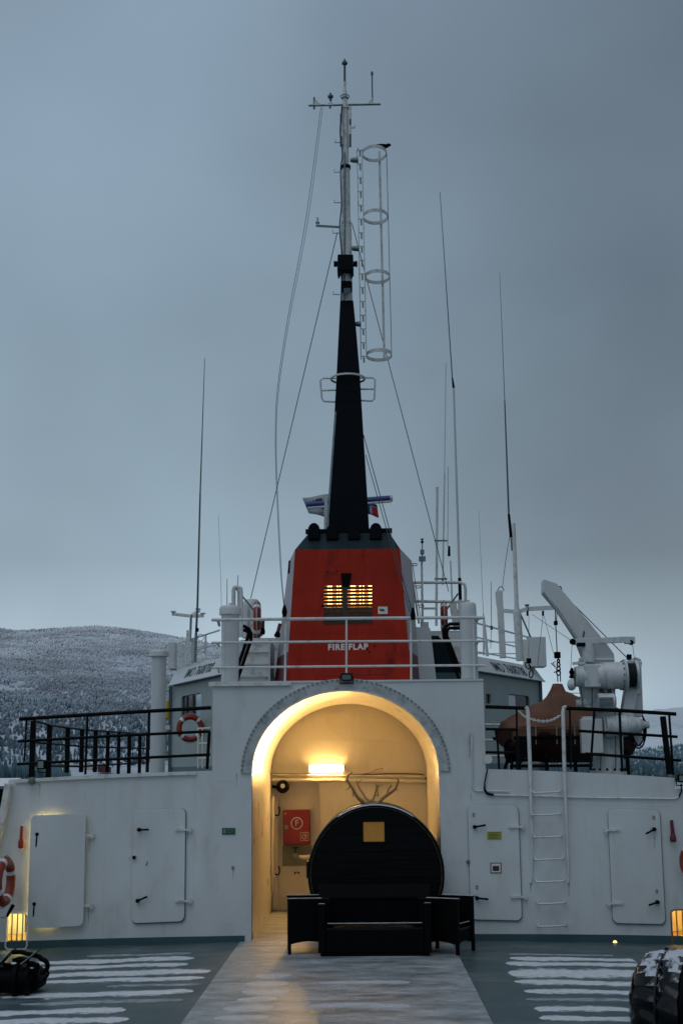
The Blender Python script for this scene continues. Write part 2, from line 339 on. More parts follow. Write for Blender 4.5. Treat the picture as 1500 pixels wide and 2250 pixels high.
YW = 22.0                                     # the bulkhead the camera faces
def Wx(px, py=1850): return U(px, py, YW).x
def Wz(py, px=760): return U(px, py, YW).z
def W(px, py, off=0.0): return U(px, py, YW - off)

# ================================================================== SETTING: sea, land
mw = mat('fjord_water', (0.02, 0.04, 0.05), 0.12, var=0.1, scale=0.05, bump=0.3, bscale=0.6)
struct(MB().add([(-9000, -3000, -5), (9000, -3000, -5), (9000, 9000, -5), (-9000, 9000, -5)], [(0, 1, 2, 3)]).build('sea', mw))

def fbm(x, y, s, seed):
    r = np.random.default_rng(seed); z = np.zeros_like(x)
    for o in range(6):
        a = r.uniform(0, 6.28, 3); k = s * 2 ** o
        z += (np.sin(x * k + a[0] + 1.7 * np.sin(y * k * 0.7 + a[1])) * np.cos(y * k * 1.1 + a[2] + 1.3 * np.sin(x * k * 0.6))) / 1.75 ** o
    return z
def land(name, m, prof, Yshore, Ycrest, x0, x1, nu, nv, rough, z0=-6, power=1.2, seed=1):
    px = np.array([p[0] for p in prof], float); py = np.array([p[1] for p in prof], float)
    cx = np.array([U(a, b, Ycrest).x for a, b in prof]); cz = np.array([U(a, b, Ycrest).z for a, b in prof])
    us = np.linspace(x0, x1, nu); vs = np.linspace(0, 1.25, nv)
    X = np.zeros((nv, nu)); Y = np.zeros((nv, nu)); Z = np.zeros((nv, nu))
    for j, v in enumerate(vs):
        yy = Yshore + (Ycrest - Yshore) * v
        X[j] = us; Y[j] = yy
        H = np.interp(us, cx, cz)
        prog = v if v <= 1 else 1 - (v - 1) * 0.8
        Z[j] = z0 + (H - z0) * (prog ** power)
    Z += fbm(X, Y, 0.012, seed) * rough * np.clip(np.linspace(0, 1.25, nv)[:, None] * 6, 0, 1) * np.where(np.linspace(0, 1.25, nv)[:, None] > 0.9, 0.35, 1)
    vsx = [(float(a), float(b), float(c)) for a, b, c in zip(X.ravel(), Y.ravel(), Z.ravel())]
    fs = [(j * nu + i, j * nu + i + 1, (j + 1) * nu + i + 1, (j + 1) * nu + i) for j in range(nv - 1) for i in range(nu - 1)]
    me = bpy.data.meshes.new(name); me.from_pydata(vsx, [], fs); me.materials.append(m)
    me.polygons.foreach_set('use_smooth', [True] * len(fs))
    o = bpy.data.objects.new(name, me); COL.objects.link(o); struct(o)
    return o, us, vs, X, Y, Z
mground = mat('snowy_hill_ground', (0.50, 0.54, 0.60), 0.9, var=0.2, scale=0.03, dirt=(0.22, 0.25, 0.28), dirt_amt=0.7, dirt_scale=0.02)
hill_prof = [(-1500, 1500), (-700, 1440), (-300, 1405), (-60, 1378), (0, 1381), (40, 1388), (90, 1386), (160, 1382), (220, 1380), (280, 1386), (340, 1394), (400, 1402), (470, 1418), (560, 1450), (700, 1505), (900, 1570), (1100, 1640), (1400, 1700), (2200, 1760)]
hill, hu, hv, HX, HY, HZ = land('hillside', mground, hill_prof, 760, 2000, -1500, 70, 110, 70, 4.0, seed=3, power=1.12)
mfar = mat('far_snow_mountain', (0.66, 0.71, 0.76), 0.9, var=0.10, scale=0.003, dirt=(0.36, 0.43, 0.48), dirt_amt=0.8, dirt_scale=0.006)
far_prof = [(300, 1660), (900, 1640), (1150, 1600), (1300, 1580), (1380, 1572), (1440, 1560), (1500, 1548), (1600, 1530), (1900, 1560), (2400, 1600)]
land('far_mountain', mfar, far_prof, 3000, 6000, -500, 4500, 120, 40, 22.0, seed=9, power=1.5)

rshore, ru, rv, RX, RY, RZ = land('right_shore', mat('dark_shore_ground', (.16, .20, .23), .9, var=.3, scale=.02), [(900, 1700), (1150, 1690), (1300, 1672), (1400, 1655), (1470, 1645), (1560, 1640), (1800, 1650), (2300, 1690)], 700, 2400, 40, 1500, 60, 30, 3.0, seed=12)
# woods: one mass of frosted birches and dark spruces per slope, thousands of them
def wood(name, label, n, gx, gv, HX, HY, HZ, hscale, dark_fn, seed):
    r = np.random.default_rng(seed); nu = HX.shape[1]; nv = HX.shape[0]
    u = r.uniform(gx[0], gx[1], n); v = gv[0] + (gv[1] - gv[0]) * r.uniform(0, 1, n) ** 0.75
    ui = (u - HX[0, 0]) / (HX[0, -1] - HX[0, 0]) * (nu - 1); vi = v / 1.25 * (nv - 1)
    i0 = np.clip(ui.astype(int), 0, nu - 2); j0 = np.clip(vi.astype(int), 0, nv - 2); fu = ui - i0; fv = vi - j0
    Z = (HZ[j0, i0] * (1 - fu) * (1 - fv) + HZ[j0, i0 + 1] * fu * (1 - fv) + HZ[j0 + 1, i0] * (1 - fu) * fv + HZ[j0 + 1, i0 + 1] * fu * fv)
    Yv = HY[0, 0] + (HY[-1, 0] - HY[0, 0]) * v / 1.25
    if n > 50000:                                   # clearings
        keep = (fbm(u, Yv, 0.022, 41) + 0.6 * fbm(u, Yv, 0.07, 43)) < np.where(v < .15, 0.1, 1.05); u, v, Z, Yv = u[keep], v[keep], Z[keep], Yv[keep]; n = len(u)
    spr = r.uniform(0, 1, n) < dark_fn(u, Yv, v)
    h = np.where(spr, r.uniform(7, 12, n), r.uniform(4, 8, n)) * hscale
    wd = np.where(spr, h * r.uniform(0.16, 0.22, n), h * r.uniform(0.3, 0.46, n))
    K = 5; verts = []; faces = []; cols = []
    ang = np.linspace(0, 2 * math.pi, K, endpoint=False)
    allv = np.zeros((n, 2 * K + 1, 3)); base = np.stack([u, Yv, Z], 1)
    for k in range(K):
        a = ang[k] + r.uniform(0, 1.2, n)
        lowz = np.where(spr, 0.02, 0.12) * h; midz = np.where(spr, 0.45, 0.62) * h; lowr = np.where(spr, 1.0, 0.62) * wd; midr = np.where(spr, 0.6, 1.0) * wd
        j1 = r.uniform(0.7, 1.3, n); j2 = r.uniform(0.7, 1.3, n)
        allv[:, k] = base + np.stack([np.cos(a) * lowr * j1, np.sin(a) * lowr * j1, lowz], 1)
        allv[:, K + k] = base + np.stack([np.cos(a + .5) * midr * j2, np.sin(a + .5) * midr * j2, midz * r.uniform(0.85, 1.15, n)], 1)
    allv[:, 2 * K] = base + np.stack([r.normal(0, 0.05, n) * wd, r.normal(0, 0.05, n) * wd, h], 1)
    tri = []
    for k in range(K):
        k2 = (k + 1) % K; tri += [(k, k2, K + k2), (k, K + k2, K + k), (K + k, K + k2, 2 * K)]
    tri = np.array(tri); nt_ = len(tri)
    allf = (tri[None] + (np.arange(n) * (2 * K + 1))[:, None, None]).reshape(-1, 3)
    me = bpy.data.meshes.new(name); me.vertices.add(n * (2 * K + 1)); me.vertices.foreach_set('co', allv.ravel())
    nf = len(allf); me.loops.add(nf * 3); me.loops.foreach_set('vertex_index', allf.ravel()); me.polygons.add(nf)
    me.polygons.foreach_set('loop_start', np.arange(0, nf * 3, 3)); me.update(calc_edges=True)
    sm = np.clip((v - 0.18) / 0.62, 0, 1)[:, None]; patch = (1 + 0.20 * fbm(u, Yv, 0.016, 31) + 0.13 * fbm(u, Yv, 0.06, 33))[:, None]
    birch = np.array([[0.125, 0.17, 0.215]]) * (1 - sm) + np.array([[0.60, 0.62, 0.66]]) * sm
    c0 = np.where(spr[:, None], np.array([[0.050, 0.095, 0.115]]) * (1 + sm), birch * np.clip(patch, 0.4, 1.45)) * r.uniform(0.88, 1.12, (n, 1))
    c0 = np.clip(c0, 0.01, 0.8)
    col = np.ones((n, 2 * K + 1, 4)); col[:, :, :3] = c0[:, None, :]
    at = me.color_attributes.new('leafcol', 'FLOAT_COLOR', 'POINT'); at.data.foreach_set('color', col.ravel())
    m = bpy.data.materials.get('wood_foliage')
    if not m:
        m = bpy.data.materials.new('wood_foliage'); m.use_nodes = True; t = m.node_tree; a = t.nodes.new('ShaderNodeVertexColor'); a.layer_name = 'leafcol'
        t.links.new(a.outputs[0], t.nodes['Principled BSDF'].inputs['Base Color']); t.nodes['Principled BSDF'].inputs['Roughness'].default_value = 0.9
    me.materials.append(m); o = bpy.data.objects.new(name, me); COL.objects.link(o); o['kind'] = 'stuff'; o['label'] = label; o['category'] = 'wood'
    return o
def dark_left(u, y, v):
    q = fbm(u, y, 0.011, 21) + 0.5 * fbm(u, y, 0.035, 22)
    return np.clip(0.75 * (q - 0.15 - 2.6 * np.clip(v - 0.30, 0, 1)), 0, 0.9) + 0.42 * np.clip(1 - (v - 0.15) / 0.28, 0, 1) + 0.012
wood('hillside_wood', 'frosted grey birches and dark spruces covering the snowy hillside on the left', 90000, (-860, 60), (0.075, 1.06), HX, HY, HZ, 0.52, dark_left, 5)
wood('far_shore_wood', 'dark wood along the far shore low on the right, behind the crane', 22000, (60, 900), (0.0, 1.0), RX, RY, RZ, 0.8, lambda u, y, v: np.full_like(u, .75), 6)
# the dark spruce belt close to the shore at the far left, and snow meadow with houses
meadow = MB()
mv = []
for i in range(31):
    for j in range(7):
        x = -260 + 330 * i / 30; y = 560 + 230 * j / 6
        mv.append((x, y, -5 + 0.25 * j + (0.5 * math.sin(x * 0.06) + 0.4 * math.sin(x * 0.15 + j)) * (j > 0)))
meadow.add(mv, [(j + i * 7, j + 1 + i * 7, j + 1 + (i + 1) * 7, j + (i + 1) * 7) for i in range(30) for j in range(6)])
struct(meadow.build('snow_meadow', mat('meadow_snow', (0.46, 0.49, 0.54), 0.9, var=0.12, scale=0.08, dirt=(0.2, 0.22, 0.24), dirt_amt=0.8, dirt_scale=0.06), smooth=60))
gx_, gy_ = np.meshgrid(np.linspace(-330, -130, 40), np.linspace(480, 560, 10))
gz_ = np.full_like(gx_, -5.0)
_hx, _hy, _hz = gx_, gy_, gz_ + 1
def all_dark(u, y, v): return np.ones_like(u)
wood('shore_spruces', 'dark spruce wood at the water below the snowfield, far left', 420, (-190, -115), (0.0, 1.2), _hx, _hy, _hz, 1.05, all_dark, 8)
def house(px, Y, wd, wall, roofsnow, lab, lit=False, h=3.2):
    b = U(px, 1697, Y); x = b.x; z = b.z
    t = thing('village_house', lab, 'house', (x, Y, z), 'houses on the far shore')
    mwall = M[wall] if wall in M else wall
    MB().prism([(x - wd / 2, z), (x + wd / 2, z), (x + wd / 2, z + h), (x, z + h + wd * 0.3), (x - wd / 2, z + h)], Y, Y + wd * 0.8).build('wall', mwall, t)
    for s in (-1, 1):
        MB().add([(x, Y - .4, z + h + wd * 0.3 + .3), (x + s * (wd / 2 + .5), Y - .4, z + h - .1), (x + s * (wd / 2 + .5), Y + wd * .8, z + h - .1), (x, Y + wd * .8, z + h + wd * 0.3 + .3),
                  (x, Y - .4, z + h + wd * 0.3 + .6), (x + s * (wd / 2 + .5), Y - .4, z + h + .2), (x + s * (wd / 2 + .5), Y + wd * .8, z + h + .2), (x, Y + wd * .8, z + h + wd * 0.3 + .6)],
                 [(0, 1, 2, 3), (4, 7, 6, 5), (0, 4, 5, 1), (1, 5, 6, 2), (2, 6, 7, 3), (3, 7, 4, 0)]).build('roof', 'snow', t)
    for k in (-0.25, 0.25):
        MB().box((x + k * wd - .5, Y - .08, z + 1), (x + k * wd + .5, Y + .02, z + 2.2)).build('window', 'spot' if (lit and k > 0) else 'glass', t)
    return t
hw = mat('red_timber_house', (0.10, 0.02, 0.016), 0.8); hg = mat('grey_timber_house', (0.12, 0.13, 0.14), 0.8); hy = mat('white_timber_house', (0.42, 0.42, 0.42), 0.8)
house(132, 820, 8, hg, 1, 'small grey house with a lit window on the far shore, behind the black railing', True)
house(196, 850, 9, hy, 1, 'pale house with snowy roof on the far shore, middle of the village')
house(266, 880, 11, hg, 1, 'long low grey house with snowy roof, right end of the village')
house(228, 830, 7, hw, 1, 'small dark red house with snowy roof on the far shore')
bh = thing('boathouse', 'dark boathouse with flat snow covered roof at the far left edge', 'boathouse', U(2, 1740, 120) * 1.0)
q = U(2, 1740, 120); zr = U(5, 1722, 120).z
MB().box((q.x - 6, 120, -5), (U(19, 1722, 120).x - .3, 126, zr - .5)).build('wall', 'matblack', bh)
MB().box((q.x - 6.5, 119.3, zr - .45), (U(19, 1722, 120).x, 126.5, zr - .2)).build('fascia', hg, bh)
MB().add([(q.x - 6.4, 119.4, zr - .195), (U(19, 1722, 120).x - .1, 119.4, zr - .195), (U(19, 1722, 120).x - .5, 126.4, zr + .45), (q.x - 6.4, 126.4, zr + .45), (q.x - 6.4, 126.4, zr - .19), (U(19, 1722, 120).x - .1, 126.4, zr - .19)],
         [(0, 1, 2, 3), (3, 2, 5, 4), (1, 5, 2), (0, 3, 4), (0, 4, 5, 1)]).build('roof_snow', 'snow', bh)

# ================================================================== SETTING: the ship's decks
def deckmat():
    m = bpy.data.materials.new('teal_deck_paint'); m.use_nodes = True; t = m.node_tree; b = t.nodes['Principled BSDF']; n = t.nodes.new; l = t.links.new
    tcd = n('ShaderNodeTexCoord'); mp_ = n('ShaderNodeMapping'); mp_.inputs['Scale'].default_value = (0.6, 1.6, 1); l(tcd.outputs['Object'], mp_.inputs[0])
    n1 = n('ShaderNodeTexNoise'); n1.inputs['Scale'].default_value = 1.4; n1.inputs['Detail'].default_value = 9; n1.inputs['Roughness'].default_value = 0.65; l(mp_.outputs[0], n1.inputs[0])
    r1 = n('ShaderNodeValToRGB'); r1.color_ramp.elements[0].position = .3; r1.color_ramp.elements[1].position = .72
    r1.color_ramp.elements[0].color = (0.016, 0.052, 0.058, 1); r1.color_ramp.elements[1].color = (0.082, 0.115, 0.118, 1); l(n1.outputs[0], r1.inputs[0])
    nf = n('ShaderNodeTexNoise'); nf.inputs['Scale'].default_value = 28; nf.inputs['Detail'].default_value = 6; nf.inputs['Roughness'].default_value = .75; l(mp_.outputs[0], nf.inputs[0])
    mu = n('ShaderNodeMath'); mu.operation = 'MULTIPLY'; l(nf.outputs[0], mu.inputs[0]); l(n1.outputs[0], mu.inputs[1])
    fr_ = n('ShaderNodeMapRange'); fr_.inputs['From Min'].default_value = .27; fr_.inputs['From Max'].default_value = .42; fr_.inputs['To Max'].default_value = .45; l(mu.outputs[0], fr_.inputs[0])
    mx_ = n('ShaderNodeMix'); mx_.data_type = 'RGBA'; l(fr_.outputs[0], mx_.inputs[0]); l(r1.outputs[0], mx_.inputs[6]); mx_.inputs[7].default_value = (.34, .38, .40, 1); l(mx_.outputs[2], b.inputs['Base Color'])
    mr = n('ShaderNodeMapRange'); mr.inputs['To Min'].default_value = .25; mr.inputs['To Max'].default_value = .6; l(n1.outputs[0], mr.inputs[0]); l(mr.outputs[0], b.inputs['Roughness'])
    nb = n('ShaderNodeTexNoise'); nb.inputs['Scale'].default_value = 60; l(tcd.outputs['Object'], nb.inputs[0]); bu = n('ShaderNodeBump'); bu.inputs['Strength'].default_value = .25; bu.inputs['Distance'].default_value = .01
    l(nb.outputs[0], bu.inputs['Height']); l(bu.outputs[0], b.inputs['Normal'])
    return m
def sheet(x0, x1, y0, y1, dz, nx=24, ny=8):
    mb = MB(); vs = []
    for j in range(ny + 1):
        for i in range(nx + 1):
            x = x0 + (x1 - x0) * i / nx; vs.append((x, y0 + (y1 - y0) * j / ny, deck_z(x) + dz))
    return mb.add(vs, [(j * (nx + 1) + i, j * (nx + 1) + i + 1, (j + 1) * (nx + 1) + i + 1, (j + 1) * (nx + 1) + i) for j in range(ny) for i in range(nx)])
deck = struct(sheet(-6.3, 6.3, -12, 27.6, 0).build('deck', deckmat()))
def stripmat():
    m = bpy.data.materials.new('frosted_grey_walkway'); m.use_nodes = True; t = m.node_tree; b = t.nodes['Principled BSDF']; n = t.nodes.new; l = t.links.new
    tcd = n('ShaderNodeTexCoord'); mp_ = n('ShaderNodeMapping'); mp_.inputs['Scale'].default_value = (0.75, 1.7, 1); mp_.inputs['Location'].default_value = (3.1, .4, 0); l(tcd.outputs['Object'], mp_.inputs[0])
    n1 = n('ShaderNodeTexNoise'); n1.inputs['Scale'].default_value = 1.5; n1.inputs['Detail'].default_value = 6; n1.inputs['Roughness'].default_value = .55; l(mp_.outputs[0], n1.inputs[0])
    r1 = n('ShaderNodeValToRGB'); e = r1.color_ramp.elements; e[0].position = .32; e[0].color = (0.16, 0.19, 0.20, 1); e[1].position = .66; e[1].color = (0.48, 0.50, 0.52, 1)
    k = r1.color_ramp.elements.new(.5); k.color = (0.34, 0.365, 0.38, 1); l(n1.outputs[0], r1.inputs[0])
    n2 = n('ShaderNodeTexNoise'); n2.inputs['Scale'].default_value = 45; n2.inputs['Detail'].default_value = 3; l(tcd.outputs['Object'], n2.inputs[0])
    n3 = n('ShaderNodeTexNoise'); n3.inputs['Scale'].default_value = 5.5; n3.inputs['Detail'].default_value = 10; n3.inputs['Roughness'].default_value = .75; l(mp_.outputs[0], n3.inputs[0])
    wr2 = n('ShaderNodeMapRange'); wr2.inputs['From Min'].default_value = .40; wr2.inputs['From Max'].default_value = .62; wr2.inputs['To Min'].default_value = .62; wr2.inputs['To Max'].default_value = 1.12; l(n3.outputs[0], wr2.inputs[0])
    mg = n('ShaderNodeMix'); mg.data_type = 'RGBA'; mg.blend_type = 'MULTIPLY'; mg.inputs[0].default_value = 1; l(r1.outputs[0], mg.inputs[6]); l(wr2.outputs[0], mg.inputs[7])
    mi = n('ShaderNodeMix'); mi.data_type = 'RGBA'; mi.blend_type = 'OVERLAY'; mi.inputs[0].default_value = .5; l(mg.outputs[2], mi.inputs[6]); l(n2.outputs[0], mi.inputs[7]); l(mi.outputs[2], b.inputs['Base Color'])
    mr = n('ShaderNodeMapRange'); mr.inputs['To Min'].default_value = .2; mr.inputs['To Max'].default_value = .65; l(n1.outputs[0], mr.inputs[0]); l(mr.outputs[0], b.inputs['Roughness'])
    bu = n('ShaderNodeBump'); bu.inputs['Strength'].default_value = .25; bu.inputs['Distance'].default_value = .01; l(n2.outputs[0], bu.inputs['Height']); l(bu.outputs[0], b.inputs['Normal'])
    return m
struct(sheet(-1.63, 1.63, -12, 27.5, 0.004, 10, 10).build('walkway', stripmat()))
# snow lying in streaks over the deck beams
def streak(x0, x1, y, half, m='snow', z=0.006, seed=0, ragged=0.3):
    r = random.Random(seed); n = max(14, int((x1 - x0) / 0.07)) + 16; top = []; ln = x1 - x0; ts = [0.22 / ln * (k / 8) ** 2 for k in range(8)] + list(np.linspace(0.22 / ln, 1 - 0.22 / ln, n - 15)) + [1 - 0.22 / ln * (k / 8) ** 2 for k in range(7, -1, -1)]; bot = []
    ph = [r.uniform(0, 6.28) for _ in range(6)]
    for i in range(n + 1):
        t = ts[i]; x = x0 + (x1 - x0) * t; e = min(1.0, ((1 - t) * (x1 - x0) / 0.22)) if x1 < 2.0 else 1; e2 = min(1.0, t * (x1 - x0) / 0.22)
        e = math.sqrt(max(0, 1 - (1 - e) ** 2)); e2 = math.sqrt(max(0, 1 - (1 - e2) ** 2)); hh = half * e * e2
        a = 1 + ragged * (.6 * math.sin(x * 2.3 + ph[0]) + .4 * math.sin(x * 6.1 + ph[1]) + .35 * r.uniform(-1, 1)); b = 1 + ragged * (.6 * math.sin(x * 2.7 + ph[2]) + .4 * math.sin(x * 5.3 + ph[3]) + .35 * r.uniform(-1, 1))
        top.append((x, y + max(.002, hh * a))); bot.append((x, y - max(.002, hh * b)))
    rows = ((0, 0.0005, 0), (.14, z * .5, .35), (.30, z, .9), (.5, z, 1), (.70, z, .9), (.86, z * .5, .35), (1, 0.0005, 0)); o = []; core = []
    for (xa, ya), (xb, yb) in zip(top, bot):
        for f, dz, c_ in rows: o.append((xa, ya + (yb - ya) * f, deck_z(xa) + dz)); core.append(c_)
    me = bpy.data.meshes.new('snow_streak'); k7 = len(rows)
    me.from_pydata(o, [], [(i * k7 + k, i * k7 + k + 1, (i + 1) * k7 + k + 1, (i + 1) * k7 + k) for i in range(n) for k in range(k7 - 1)]); me.materials.append(M[m])
    me.attributes.new('core', 'FLOAT', 'POINT').data.foreach_set('value', core); me.polygons.foreach_set('use_smooth', [True] * len(me.polygons))
    ob = bpy.data.objects.new('snow_streak', me); COL.objects.link(ob); ob.parent = deck; return ob
for i, (py, xl, xr, th) in enumerate([(2095, 200, 422, 7), (2106, 60, 427, 10), (2119, 60, 414, 9), (2134, 60, 463, 12), (2149, 60, 450, 9), (2163, 240, 444, 9), (2179, 20, 425, 13), (2198, 60, 405, 11), (2220, -120, 277, 14), (2240, -140, 285, 15)]):
    p = D(xr, py); q2 = D(xr, py + th / 2); a = D(xl, py).x
    streak(a, p.x, p.y, abs(p.y - q2.y) * 1.15, 'streak' if i not in (0, 5, 7) else 'streakthin', seed=i)
for i, (py, xl, xr, th) in enumerate([(2097, 1115, 1340, 5), (2106, 1119, 1385, 9), (2117, 1110, 1420, 10), (2138, 1115, 1470, 21), (2158, 1129, 1480, 12), (2178, 1150, 1490, 10), (2196, 1153, 1500, 11), (2217, 1172, 1520, 13), (2238, 1184, 1540, 14)]):
    p = D(xl, py); q2 = D(xl, py + th / 2); b = D(xr, py).x
    streak(p.x, b, p.y, abs(p.y - q2.y) * 1.15, 'streak' if i not in (0, 6) else 'streakthin', seed=40 + i)
for i, (py, xl, xr, th) in enumerate([(2145, 560, 640, 12), (2163, 540, 635, 12), (2180, 530, 640, 13), (2198, 520, 610, 14), (2218, 490, 600, 15), (2238, 470, 590, 16), (2160, 700, 900, 9), (2212, 680, 900, 12)]):
    p = D(xl, py); q2 = D(xl, py + th / 2); b = D(xr, py).x
    streak(p.x, b, p.y, abs(p.y - q2.y) * 1.3, 'frostpatch', z=0.009, seed=80 + i, ragged=.35)

# upper deck behind the bulkhead
zl = lambda x: 2.625 - (0.0046 if x < 0 else 0.0075) * x * x
ud = MB()
for xa, xb, ya, yb in ((-5.5, -2.12, YW + 0.14, 27.9), (2.3, 5.5, YW + 0.14, 27.9), (-5.5, 5.5, 27.9, 46.0)):
    xs = np.linspace(xa, xb, 13); ud.add([(x, yy, zl(x) - 0.06) for yy in (ya, yb) for x in xs], [(k, k + 1, k + 14, k + 13) for k in range(12)])
struct(ud.build('upper_deck', 'teal'))

# ================================================================== THE BULKHEAD
bk = thing('bulkhead', 'white painted steel bulkhead across the deck with arched passage and four weathertight doors', 'wall', (0, YW, 0))
XBL, XBR = Wx(467, 1600), Wx(1064, 1600)      # middle block
ZTOP = Wz(1499, 760)
ax0, ax1 = Wx(553, 1850), Wx(968, 1850); axc = (ax0 + ax1) / 2; ahw = (ax1 - ax0) / 2; zs = Wz(1697); zt = Wz(1518)
def arch(hw_, rise, n=28, a0=0, a1=180): return [(axc + hw_ * math.cos(R(a0 + (a1 - a0) * k / n)), zs + rise * math.sin(R(a0 + (a1 - a0) * k / n))) for k in range(n + 1)]
opening = [(ax1, -0.12)] + arch(ahw, zt - zs) + [(ax0, -0.12)]
blk = [(XBL, -0.13), (ax0, -0.12)] + list(reversed(arch(ahw, zt - zs))) + [(ax1, -0.12), (XBR, -0.13), (XBR, ZTOP), (XBL, ZTOP)]
MB().plate(blk, [], YW, YW + 0.14).build('middle_wall', 'white', bk)
mb = MB()
mb.box((XBL, YW + 0.141, 2.4), (XBL + 0.05, 27.8, ZTOP - .003)).box((XBR - 0.05, YW + 0.141, 2.4), (XBR, 27.8, ZTOP - .003)).box((XBL - .02, YW - 0.02, ZTOP), (XBR + 0.0, 27.8, ZTOP + 0.03))
mb.box((XBL, 27.81, 0), (XBR, 27.86, ZTOP + .02)); mb.build('block_shell', 'white', bk)
# lip under the roof edge, left of the arch
MB().box((XBL - 0.06, YW - 0.05, ZTOP - 0.045), (Wx(640, 1500), YW - 0.022, ZTOP + 0.025)).build('roof_lip', 'white2', bk)
# side walls, with cut-outs for the lit ports and for the door that stands ajar
def wl(px, py): p = U(px, py, YW); return (p.x, p.z)
portL = rrect(Wx(14, 2040), Wz(2086, 40), Wx(61, 2040), Wz(2006, 40), 0.06)
d1 = (Wx(68, 1910), Wz(2036, 130), Wx(189, 1910), Wz(1789, 130))
holeD = rrect(d1[0] + .05, d1[1] + .05, d1[2] - .05, d1[3] - .05, .1)
left_out = [(-6.25, -0.16)] + [(x, deck_z(x) - .02) for x in np.linspace(-6.2, XBL, 8)] + [(x, zl(x)) for x in np.linspace(XBL, -5.31, 8)] + [wl(10, 1790), wl(-40, 1990), (-6.25, 0.9)]
MB().plate(left_out, [portL, holeD], YW, YW + 0.13).build('side_wall', 'white', bk)
cap = MB(); a_, b_, c_ = W(22, 1722), W(9, 1795), W(-45, 2000)
cap.bar(a_ + V(0, -.06, 0), b_ + V(0, -.06, 0), .09, .16).bar(b_ + V(0, -.06, 0), c_ + V(0, -.06, 0), .09, .16); cap.build('edge_cap', 'white2', bk)
portR = rrect(Wx(1474, 2030), Wz(2080, 1490), Wx(1526, 2030), Wz(1999, 1490), 0.06)
right_out = [(x, deck_z(x) - .02) for x in np.linspace(XBR, 6.2, 8)] + [(6.2, 2.2), (Wx(1481, 1735), Wz(1733, 1481))] + [(x, zl(x)) for x in np.linspace(Wx(1481, 1712), XBR, 8)]
MB().plate(right_out, [portR], YW, YW + 0.13).build('side_wall', 'white', bk)
# top coaming on the left, thin plate edge
mb = MB()
for i in range(8):
    xa, xb = np.linspace(-5.2, XBL - .25, 9)[i:i + 2]; mb.bar((xa, YW - .025, zl(xa) - .03), (xb, YW - .025, zl(xb) - .03), .05, .04)
mb.build('coaming', 'white2', bk)
# teal skirting, two runs
for pts in (([(-6.2, ), (Wx(538, 2065), )]), ([(Wx(1004, 2065), ), (6.15, )])):
    xs = np.linspace(pts[0][0], pts[1][0], 10); lo = [(x, deck_z(x) - .01) for x in xs]; hi = [(x, deck_z(x) + .095 + .008 * max(0, (abs(x) - 2))) for x in xs]
    MB().plate(lo + hi[::-1], [], YW - 0.004, YW + 0.001).build('skirting', 'teal', bk)
# weld seams
for pts in ([(190, 1710), (186, 1785)], [(470, 1714), (545, 1716)]): MB().tube([W(*p, .0) for p in pts], .004, 5).build('weld_seam', 'white2', bk)
# flange around the arch with its bolts
og = [(axc + (ahw + .175) * math.cos(R(180 * k / 40)), zs + (zt - zs + .195) * math.sin(R(180 * k / 40))) for k in range(41)]
ig = [(axc + (ahw - .002) * math.cos(R(180 * k / 40)), zs + (zt - zs - .002) * math.sin(R(180 * k / 40))) for k in range(41)]
fl = MB().plate(og + ig[::-1], [], YW - .035, YW + .01).build('arch_flange', 'arch', bk, bevel=.006)
mb = MB()
for k in range(64):
    a = R(2 + 176 * k / 63); x, z = axc + (ahw + .155) * math.cos(a), zs + (zt - zs + .175) * math.sin(a)
    mb.cyl((x, YW - .055, z), (x, YW - .03, z), .017, seg=6)
mb.build('bolt_row', 'galv', fl, kind='stuff')
MB().tube([(axc + (ahw + .002) * math.cos(R(180 * k / 40)), YW - .03, zs + (zt - zs + .002) * math.sin(R(180 * k / 40))) for k in range(41)], .014, 6).build('inner_bead', 'cream', fl, smooth=60)

# ---- doors (each a part of the bulkhead)
def lever(pd, hub, tip, thick=.032):
    h, t = W(*hub, .075), W(*tip, .10)
    m_ = MB().cyl(h + V(0, .05, 0), h + V(0, -.04, 0), .03, seg=12); m_.tube([h + V(0, -.025, 0), h.lerp(t, .5) + V(0, -.02, 0), t], [thick * .5, thick * .45, thick * .5], 8)
    return m_.build('handle', 'black', pd, smooth=50)
def hinge(pd, xa, xb, y, flip=False):
    a, b = W(xa, y, .07), W(xb, y, .05); s = -1 if not flip else 1
    m_ = MB().bar(a, b, .032, .03); e = b if not flip else a
    m_.cyl(e + V(0, 0, -.045), e + V(0, 0, .05), .014, seg=8); m_.box((e.x - .03 * (1 if not flip else 1), e.y, e.z - .03), (e.x + .03, e.y + .045, e.z + .01))
    return m_.build('hinge', 'white2', pd)
def door(x0, y0, x1, y1, lab, off=0.045, ajar=0):
    ym = (y0 + y1) / 2; xm = (x0 + x1) / 2
    a, b, zb, zt_ = Wx(x0, ym), Wx(x1, ym), Wz(y1, xm), Wz(y0, xm); sl = -0.03 if xm > 800 else 0.03
    pd = MB().prism(rrect(a, zb, b, zt_, .085, sl=sl), YW - off, YW - off + .04)
    if ajar:
        piv = V(b, YW - off, 0); pd.xf(Matrix.Translation(piv) @ Matrix.Rotation(ajar, 4, 'Z') @ Matrix.Translation(-piv))
    pd = pd.build('door', 'white', bk, bevel=.006, label=lab)
    MB().prism(rrect(a - .002, zb - .016, b + .012, zt_ + .002, .09, sl=sl), YW - .028 if not ajar else YW - .02, YW - .004).build('gap_shadow', 'gap_shadow', pd) if not ajar else None  # dark strip standing in for the shadow gap round a closed leaf
    return pd, (a, b, zb, zt_, sl)
p1, g1 = door(68, 1789, 189, 2036, 'weathertight door standing slightly ajar with yellow light behind it', off=.095, ajar=R(1.2))
lever(p1, (83, 1833), (80, 1861)); lever(p1, (77, 1986), (74, 2014)); hinge(p1, 170, 203, 1836); hinge(p1, 166, 201, 1990)
